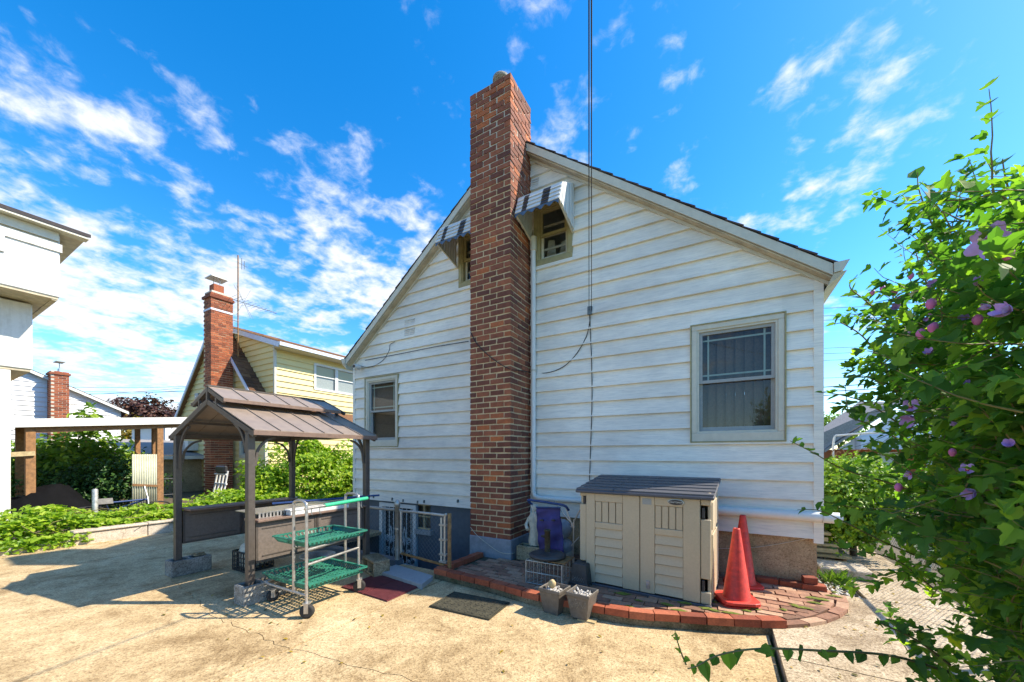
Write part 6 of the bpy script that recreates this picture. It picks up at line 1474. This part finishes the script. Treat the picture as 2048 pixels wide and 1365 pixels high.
def tree(name, label, base, blobs, count, size, kind, mat, trunk_h, tr, seed, group=None, cat='tree', branches=6):
    t = thing(name, base, label, cat, group); base = Vector(base); r = random.Random(seed)
    mb = MB(); top = base + Vector((0, 0, trunk_h)); mb.tube(catmull([base, base.lerp(top, .5) + Vector((r.uniform(-.1, .1), r.uniform(-.1, .1), 0)) * tr * 5, top], 3), tr, 8, rs=[tr * (1 - .5 * k / 6) for k in range(7)])
    for k in range(branches):
        c, rad = r.choice(blobs); e_ = Vector(c) + Vector((r.uniform(-.6, .6) * rad[0], r.uniform(-.6, .6) * rad[1], r.uniform(-.3, .6) * rad[2])); s = base.lerp(top, r.uniform(.4, 1))
        mb.tube([s, s.lerp(e_, .5) + Vector((0, 0, .08 * rad[2])), e_], tr * .4, 6, rs=[tr * .45, tr * .3, tr * .1])
    mb.build('trunk', 'bark', t)
    lm = MB(); vol = [b[1][0] * b[1][1] * b[1][2] for b in blobs]; S_ = sum(v ** .67 for v in vol)
    for i, ((c, rad), v) in enumerate(zip(blobs, vol)): leaf_cloud(lm, blob(c, rad, .35, .3, seed + i, base.z + .05), int(count * v ** .67 / S_), size, kind, seed * 13 + i)
    stuff(lm.build('crown', mat, t)); return t
# vines on the bed by the driveway
vb = thing('vine_hedge', (-9.8, 3.5, .06), 'bright green low vines spilling over the kerb wall along the driveway', 'vines')
def vine_s(r):
    y = r.uniform(-1.2, 8.2); x = -9.25 - abs(r.gauss(0, .45)); x = max(x, -10.4); top = .34 + .12 * math.sin(y * 1.7) + .06 * math.sin(y * 5) - .1 * max(0, min(1, (1.9 - y))) + (.1 if x < -9.6 else 0)
    t = r.random() ** .5; z = .1 + top * t
    if x > -9.36 and y > 1.75: z = max(z, .26)
    if y < 1.9 and r.random() < .25: x = r.uniform(-9.3, -9.02); z = r.uniform(.02, .2)
    return Vector((x, y, z)), Vector((.4, -.2, .8))
mb = MB(); leaf_cloud(mb, vine_s, 15000, .075, 'lobed', 21, .7); stuff(mb.build('foliage', 'leaf_vine', vb))
mb = MB(); r = random.Random(4)
for k in range(70):
    y = r.uniform(-1, 8); x = r.uniform(-10.1, -9.2); p = Vector((x, y, .12)); pts = [p]
    for j in range(6): p = p + Vector((r.gauss(0, .1), r.gauss(.03, .14), r.gauss(.03, .06))); p.z = max(.08, min(.5, p.z)); pts.append(p.copy())
    mb.tube(pts, .006, 4)
stuff(mb.build('stems', 'stem', vb))
vm = thing('vine_bush', (-9.9, 6.6, .06), 'tall bright green vine mound growing up between the two houses', 'bush')
mb = MB(); bl = [((-9.9, 5.9, .9), (.7, .9, .95)), ((-9.8, 6.9, .85), (.6, .9, .85)), ((-10.2, 5.2, .55), (.6, .6, .7)), ((-9.7, 7.8, .7), (.6, .8, .8)), ((-9.8, 6.2, 1.35), (.4, .6, .5))]
for i, (c, rad) in enumerate(bl): leaf_cloud(mb, blob(c, rad, .55, .3, 40 + i, .08), 3600, .08, 'lobed', 50 + i, .5)
stuff(mb.build('foliage', 'leaf_vine', vm))
mb = MB(); r = random.Random(9)
for k in range(40):
    c, rad = r.choice(bl); e_ = Vector(c) + Vector((r.uniform(-1, 1) * rad[0], r.uniform(-1, 1) * rad[1], r.uniform(-.5, 1) * rad[2])) * 1.0; b_ = Vector((c[0] + r.uniform(-.3, .3), c[1] + r.uniform(-.3, .3), .06)); mb.tube([b_, b_.lerp(e_, .5) + Vector((r.uniform(-.1, .1),) * 3), e_], .008, 4)
stuff(mb.build('stems', 'stem', vm))
# garden shrubs behind the carport
tree('garden_shrub', 'leafy light green young tree with drooping leaves under the carport roof line', (-15.2, 2.90, .06), [((-15.2, 2.90, 1.45), (.8, .9, .7)), ((-15.6, 2.00, 1.0), (.9, 1.0, .65)), ((-15.2, 3.10, 2.35), (.3, .35, .4)), ((-14.8, 3.20, 1.0), (.9, 1.0, .7))], 5200, .14, 'oval', 'leaf_shrub', 1.7, .045, 61)
tree('garden_bush', 'dark green dense bush beside the plastic screen', (-13.6, 3.50, .06), [((-13.6, 3.30, .75), (.7, 1.0, .75)), ((-13.9, 2.60, .6), (.6, .8, .55))], 5200, .085, 'oval', 'leaf_dark', .5, .04, 67, cat='bush')
tree('garden_bush', 'yellow green shrub filling the garden behind the black tarpaulin', (-16.5, 2.70, .06), [((-16.8, 2.00, .9), (1.1, 1.2, .95)), ((-17.2, 3.70, 1.0), (1.1, 1.2, 1.0))], 4800, .12, 'oval', 'leaf_shrub', .6, .05, 71, cat='bush')
c_ = atF(283, 812, 38)
tree('purple_tree', 'round purple leaved maple tree far behind the white house', (c_.x, c_.y, 0), [((c_.x, c_.y, 5.9), (2.6, 2.6, 1.5)), ((c_.x - 1.2, c_.y, 5.0), (2.2, 2.2, 1.3)), ((c_.x + 1.6, c_.y + 1, 5.0), (2.0, 2.2, 1.2))], 5200, .33, 'quad', 'leaf_purple', 4.6, .22, 81)
c_ = atF(1682, 850, 30)
tree('street_tree', 'green tree rising behind the grey roofed house across the street', (c_.x, c_.y, 0), [((c_.x, c_.y, 3.6), (1.5, 1.5, 1.3))], 2200, .25, 'quad', 'leaf_shrub', 2.6, .14, 83)
c_ = atF(268, 890, 30)
tree('autumn_tree', 'small tree with yellow orange leaves behind the grey roofed garage', (c_.x, c_.y, 0), [((c_.x, c_.y, 2.5), (1.9, 1.9, 1.7))], 2600, .24, 'quad', 'leaf_autumn', 1.6, .12, 85)
# conifer shrub behind the house corner
cb_ = Vector((1.62, 6.9, .05))
tree('conifer_shrub', 'rounded bright green conifer shrub behind the house corner', cb_, [((1.62, 6.9, 1.0), (.6, .8, .52)), ((1.42, 6.5, .85), (.45, .55, .5)), ((1.8, 7.3, .95), (.55, .7, .5)), ((1.5, 6.6, .55), (.45, .5, .3))], 30000, .05, 'quad', 'leaf_conifer', .8, .045, 91, cat='shrub', branches=14)
# grass tuft
gs = MB(); r = random.Random(13); gc = onZ(1672, 1140, .05)
for k in range(130):
    b_ = Vector((1.12 + r.gauss(0, .06), 5.35 + r.gauss(0, .12), .04)); d = Vector((r.gauss(0, .5), r.gauss(0, .5), 1.2)).normalized(); l = r.uniform(.08, .2); s_ = d.cross(Vector((r.gauss(0, 1), r.gauss(0, 1), 0))).normalized() * .005
    gs.add([b_ - s_, b_ + s_, b_ + d * l * .6 + s_ * .7, b_ + d * l + Vector((d.x, d.y, -.3)) * l * .4], [(0, 1, 2), (0, 2, 3)])
o = stuff(gs.build('grass_tuft', 'leaf_grass', None)); tag(o, 'tuft of long grass at the house corner beside the path', 'grass')
# ground litter near the shrub base
# ---------------------------------------------------------------- flowering shrub (rose of sharon) on the right
hb_ = thing('flowering_shrub', (1.45, 2.0, .03), 'tall rose of sharon shrub with purple flowers crowding the path', 'shrub')
r = random.Random(101); stems = MB(); leaves = []
def visible(p):
    F_ = -SA * p.x + CA * p.y; R_ = CA * p.x + SA * p.y; return F_ > .25 and abs(R_ / F_) < 1.5
def twig(p, d, length, n, size, rad):
    pts = [p.copy()]; q = p.copy(); dd = d.normalized()
    for k in range(n):
        dd = (dd + Vector((r.gauss(0, .12), r.gauss(0, .12), r.gauss(.02, .1)))).normalized(); q = q + dd * (length / n); pts.append(q.copy())
        for s in range(2 if r.random() < .75 else 1):
            side = dd.cross(Vector((r.gauss(0, 1), r.gauss(0, 1), r.gauss(0, 1)))).normalized(); u = (side * .9 + dd * .5 + Vector((0, 0, -.15))).normalized(); n_ = Vector((r.gauss(0, .35), r.gauss(0, .35), 1)); n_ = (n_ - u * n_.dot(u)).normalized(); v = n_.cross(u)
            leaves.append((q + u * .012, u, v, n_, size * r.uniform(.6, 1.25)))
    stems.tube(pts, rad, 4, False, rs=[rad * (1 - .7 * k / n) for k in range(n + 1)])
def near_ok(p): return p.z < CAMH + .8 * (-SA * p.x + CA * p.y) - .06 and (p - Vector((0, 0, CAMH))).length > 1.05 and not (p.x < .55 and p.y < 1.35)
def crown_min(Y, z): return max(.62, (.26 + .16 * max(0, min(1.3, 1.75 - z))) * Y + .1) + .25 * max(0, z - 1.9)
for k in range(125):
    by = r.uniform(1.2, 3.0); b_ = Vector((1.5 + r.gauss(0, .12), by, .03))
    tx = .68 + abs(r.gauss(0, .5)); ty = by + r.uniform(-.55, .3); tz = r.uniform(1.0, 2.5)
    tz = min(tz, CAMH + .74 * (-SA * tx + CA * max(ty, 1.2)))
    if ty > 2.35: tz = min(tz, r.uniform(1.0, 1.9) - .4 * (ty - 2.4)); tx = max(tx, 1.0)
    if r.random() < .3: tz = r.uniform(.45, 1.2); tx = 1.2 + abs(r.gauss(0, .3))
    tx = max(tx, crown_min(max(ty, 1.2), tz))
    ty = max(ty, 1.12 + .25 * (tx < .9)); e_ = Vector((min(tx, 2.2), ty, tz)); m1 = b_.lerp(e_, .4) + Vector((.12, 0, .35)); pts = catmull([b_, m1, e_], 7)
    stems.tube(pts, .011, 5, False, rs=[.013 * (1 - .75 * i / (len(pts) - 1)) for i in range(len(pts))])
    L_ = len(pts)
    for i in range(int(L_ * .3), L_):
        p = pts[i]; nsub = 2 if i < L_ - 2 else 3
        for q_ in range(nsub):
            d = Vector((r.gauss(-.25, .6), r.gauss(-.1, .6), r.gauss(.25, .45))); ln = r.uniform(.16, .42)
            tip = p + d.normalized() * ln
            if near_ok(tip): twig(p, d, ln, r.randint(7, 13), .04, .0026)
# undergrowth near the base and the dark inside
for k in range(300):
    p = Vector((r.uniform(.85, 1.9), r.uniform(1.1, 3.0), r.uniform(.1, 1.3))); d = Vector((r.gauss(-.3, .6), r.gauss(-.2, .6), r.gauss(.2, .4)))
    if near_ok(p): twig(p, d, r.uniform(.15, .35), 8, .06, .003)
for k in range(1250):
    Y = r.uniform(1.25, 2.9); z = r.uniform(.25, 2.4); X = crown_min(Y, z) + .06 * math.sin(Y * 7 + z * 5) + abs(r.gauss(0, .5)); p = Vector((X, Y, z))
    if X > 1.95 or not near_ok(p) or z > CAMH + .7 * (-SA * X + CA * Y) - .05 * math.sin(Y * 9 + X * 6): continue
    twig(p, Vector((r.gauss(-.35, .6), r.gauss(-.15, .6), r.gauss(.25, .4))), r.uniform(.14, .3), r.randint(7, 10), .042 * r.uniform(.6, 1.4), .0026)
# named sprays that stick out, from the photograph's directions
def spray(pix, F_, size, rad=.004, step=.03, mode='alt', hang=0.0):
    fs = F_ if isinstance(F_, (list, tuple)) else [F_] * len(pix)
    pts = catmull([atF(x, y, f) for (x, y), f in zip(pix, fs)], 8); stems.tube(pts, rad, 5, False, rs=[rad * (1.2 - .8 * i / (len(pts) - 1)) for i in range(len(pts))])
    acc = 0; sg = 1; out = []
    for a, b in zip(pts[:-1], pts[1:]):
        acc += (b - a).length
        if acc > step * r.uniform(.6, 1.4):
            acc = 0; sg = -sg; d = (b - a).normalized(); up = Vector((0, 0, 1)); side = d.cross(Vector((r.gauss(0, .5), r.gauss(0, .5), 1))).normalized() * sg
            u = (side * r.uniform(.3, 1.0) + d * r.uniform(-.1, .7) + Vector((0, 0, -hang * r.uniform(.2, 1.1) if hang else r.uniform(-.2, .7)))).normalized(); n_ = Vector((r.gauss(0, .3) - .3, r.gauss(0, .3) - .5, .8)); n_ = (n_ - u * n_.dot(u)).normalized(); out.append((b.copy(), u, n_.cross(u), n_, size * r.uniform(.6, 1.25)))
    return out
special = []
special += spray([(1950, 620), (1905, 530), (1860, 440), (1838, 380), (1835, 345)], [1.5, 1.5, 1.5, 1.5, 1.5], .085, step=.035)
special += spray([(2040, 560), (2030, 440), (2010, 350), (2005, 318)], 1.35, .075)
special += spray([(1900, 640), (1850, 560), (1830, 500)], 1.6, .06); special += spray([(1830, 700), (1740, 610), (1700, 575), (1715, 550)], 1.9, .065)
special += spray([(1800, 800), (1740, 690), (1690, 650), (1670, 648)], 2.0, .06); special += spray([(1830, 870), (1740, 810), (1680, 790), (1635, 785)], 1.9, .06)
special += spray([(1900, 1010), (1790, 970), (1690, 940), (1625, 905), (1580, 882)], 1.9, .06, step=.045)
special += spray([(1880, 1130), (1780, 1090), (1700, 1050), (1640, 1022), (1595, 1020)], 1.9, .062, step=.05)
special += spray([(1870, 1180), (1790, 1120), (1700, 1100), (1650, 1095)], 1.9, .06, step=.045); special += spray([(1840, 900), (1740, 850), (1700, 830), (1690, 770)], 2.0, .06)
hangers = spray([(1900, 1345), (1780, 1312), (1640, 1302), (1520, 1298), (1440, 1310), (1395, 1332), (1375, 1338)], [1.5, 1.45, 1.4, 1.4, 1.4, 1.4, 1.4], .056, .005, .042, hang=1.3)
special += spray([(1372, 1330), (1360, 1300), (1352, 1272), (1350, 1262)], 1.4, .035, .003, .022); special += spray([(1900, 1330), (1840, 1285), (1780, 1255), (1755, 1245)], 1.5, .05, .005, .04)
stuff(stems.build('stems', 'stem', hb_))
leafmesh = []
for kind, fo_, cu_ in (('hib', .3, .2), ('hib', .55, .45), ('heart', .35, .3), ('oval', .3, .3), ('hib', .15, .5), ('hib', .7, .1)):
    mb = MB(); vs, fs = leaf_verts(kind, Vector((0, 0, 0)), Vector((1, 0, 0)), Vector((0, 1, 0)), Vector((0, 0, 1)), 1.0, fo_, cu_); mb.add(vs, fs); me = mb.mesh('leaf'); me.materials.append(MATS['leaf_hibiscus']); leafmesh.append(me)
def leaf_obj(l, me):
    p, u, v, n_, s = l; o = bpy.data.objects.new('leaf', me); C.objects.link(o); o.parent = hb_
    m = Matrix((u, v, n_)).transposed().to_4x4(); o.matrix_local = Matrix.Translation(p - gbase(hb_)) @ m @ Matrix.Scale(s, 4)
nleaf = 0
for l in hangers: leaf_obj(l, leafmesh[2]); nleaf += 1
for l in special: leaf_obj(l, leafmesh[3] if nleaf % 2 else leafmesh[0]); nleaf += 1
vis_l = [l for l in leaves if visible(l[0])]
def pxsize(l):
    F_ = -SA * l[0].x + CA * l[0].y; return l[4] / max(F_, .3)
order = sorted(range(len(vis_l)), key=lambda i: -pxsize(vis_l[i])); pick = set(order[:max(0, 296 - nleaf)])
restl = MB()
for i, l in enumerate(vis_l):
    if i in pick: leaf_obj(l, leafmesh[(0, 1, 4, 5)[i % 4]])
    else: vs, fs = leaf_verts('hib' if pxsize(l) > .025 else 'lobed', *l, r.uniform(.1, .7), r.uniform(0, .5)); restl.add(vs, fs)
for l in leaves:
    if not visible(l[0]): vs, fs = leaf_verts('quad', *l); restl.add(vs, fs)
stuff(restl.build('foliage', 'leaf_hibiscus', hb_))
print('hibiscus leaves', len(leaves), 'visible', len(vis_l), 'objs', nleaf)
# flowers
def flower(x, y, F_, size, open_, face=(-.5, -.75, .1)):
    F_ = min(F_, .62 / ray(x)[0] - .06); c = atF(x, y, F_); n = Vector(face).normalized(); a = n.cross(Vector((0, 0, 1))).normalized(); b = n.cross(a)
    mb = MB(); rim = []
    for k in range(5):
        t = 2 * PI * k / 5 + .3; u = a * math.cos(t) + b * math.sin(t); v = -a * math.sin(t) + b * math.cos(t); vs = []
        for i in range(6):
            s = i / 5; w = .42 * math.sin(PI * min(1, s * .86 + .06)) ** .7
            for j in (-1, -.5, 0, .5, 1): vs.append(c + u * (s * size * .5 * open_) + v * (j * w * size * .5 * (0.5 + .5 * open_)) + n * (size * (.28 * (1 - open_) * s * 2 + .12 * s * s - .04 * j * j * s + .03 * math.sin(j * 6 + k))))
        mb.add(vs, [(i * 5 + j, i * 5 + j + 1, (i + 1) * 5 + j + 1, (i + 1) * 5 + j) for i in range(5) for j in range(4)], True)
    fo = mb.build('flower', 'petal', hb_)
    if open_ > .6:
        cm2 = MB(); m = 10; vs = [c + n * (.012 * size / .08)] + [c + (a * math.cos(2 * PI * k / m) + b * math.sin(2 * PI * k / m)) * size * (.15 if k % 2 else .1) + n * (.02 * size) for k in range(m)]; cm2.add(vs, [(0, k + 1, (k + 1) % m + 1) for k in range(m)]); cm2.build('flower_eye', 'petal_red', fo)
        MB().tube([c, c + n * size * .3, c + n * size * .42 + Vector((0, 0, .005))], size * .045, 6).build('stamen', 'stamen', fo)
def bud(x, y, F_, s):
    F_ = min(F_, .62 / ray(x)[0] - .05); c = atF(x, y, F_); mb = MB(); mb.lathe([(s * .18, -s * .6), (s * .42, -s * .2), (s * .45, s * .1), (s * .3, s * .45), (s * .05, s * .6)], c, 10); o = mb.build('bud', 'bud', hb_)
flower(1978, 482, .98, .085, 1.0, (-.55, -.5, -.12)); flower(1826, 838, 1.35, .085, .55, (-.6, -.4, -.3)); flower(1822, 815, 1.38, .07, .7, (-.4, -.8, .3))
flower(2020, 625, .85, .07, .5, (-.7, -.2, .3)); flower(1945, 770, 1.15, .055, .45, (-.5, -.5, .5)); flower(1965, 808, 1.1, .055, .4, (-.8, -.2, .1)); flower(1950, 985, 1.2, .06, .5, (-.7, -.3, -.2)); flower(1795, 615, 1.6, .055, .55); flower(1868, 570, 1.4, .05, .5); flower(1930, 640, 1.3, .05, .5)
rq = random.Random(5)
for k in range(14):
    x = rq.uniform(1770, 2035); y = rq.uniform(540, 1080); flower(x, y, 1.6, rq.uniform(.03, .05), rq.uniform(.35, .7), (-.5 + rq.gauss(0, .3), -.5 + rq.gauss(0, .3), rq.gauss(.2, .3)))
for (x, y, F_, s) in ((1788, 585, 1.6, .026), (1862, 608, 1.5, .03), (1842, 668, 1.5, .03), (1866, 655, 1.5, .03), (1765, 577, 1.7, .022), (2015, 508, 1.1, .025), (1872, 780, 1.35, .026), (1905, 770, 1.3, .026), (1797, 975, 1.6, .028), (1905, 905, 1.3, .02), (1822, 552, 1.5, .02), (1955, 640, 1.2, .024), (1745, 585, 1.8, .02), (1798, 600, 1.6, .022)): bud(x, y, F_, s)
for i, o in enumerate(bpy.data.objects):
    if o.type == 'MESH' and o.parent is None and 'label' not in o and 'kind' not in o: print('UNTAGGED', o.name)

lt = MB(); r = random.Random(77)
for k in range(420):
    if k < 250: x, y, z = r.uniform(.4, 1.9), r.uniform(1.6, 5.6), .0585
    elif k < 340: x, y, z = -9.05 + abs(r.gauss(0, .25)), r.uniform(.5, 6), .004
    else: x, y, z = r.uniform(-5, .3), r.uniform(1.2, 3.2), .004
    a = r.uniform(0, 6.3); u = Vector((math.cos(a), math.sin(a), r.uniform(-.1, .3))).normalized(); n_ = Vector((0, 0, 1)); v = n_.cross(u).normalized(); vs, fs = leaf_verts('oval', Vector((x, y, z + .002)), u, v, n_, r.uniform(.012, .04), .3, -.1); lt.add(vs, fs)
o = stuff(lt.build('leaf_litter', 'leaf_autumn', None)); tag(o, 'dry fallen leaves and bits scattered on the concrete', 'leaves')
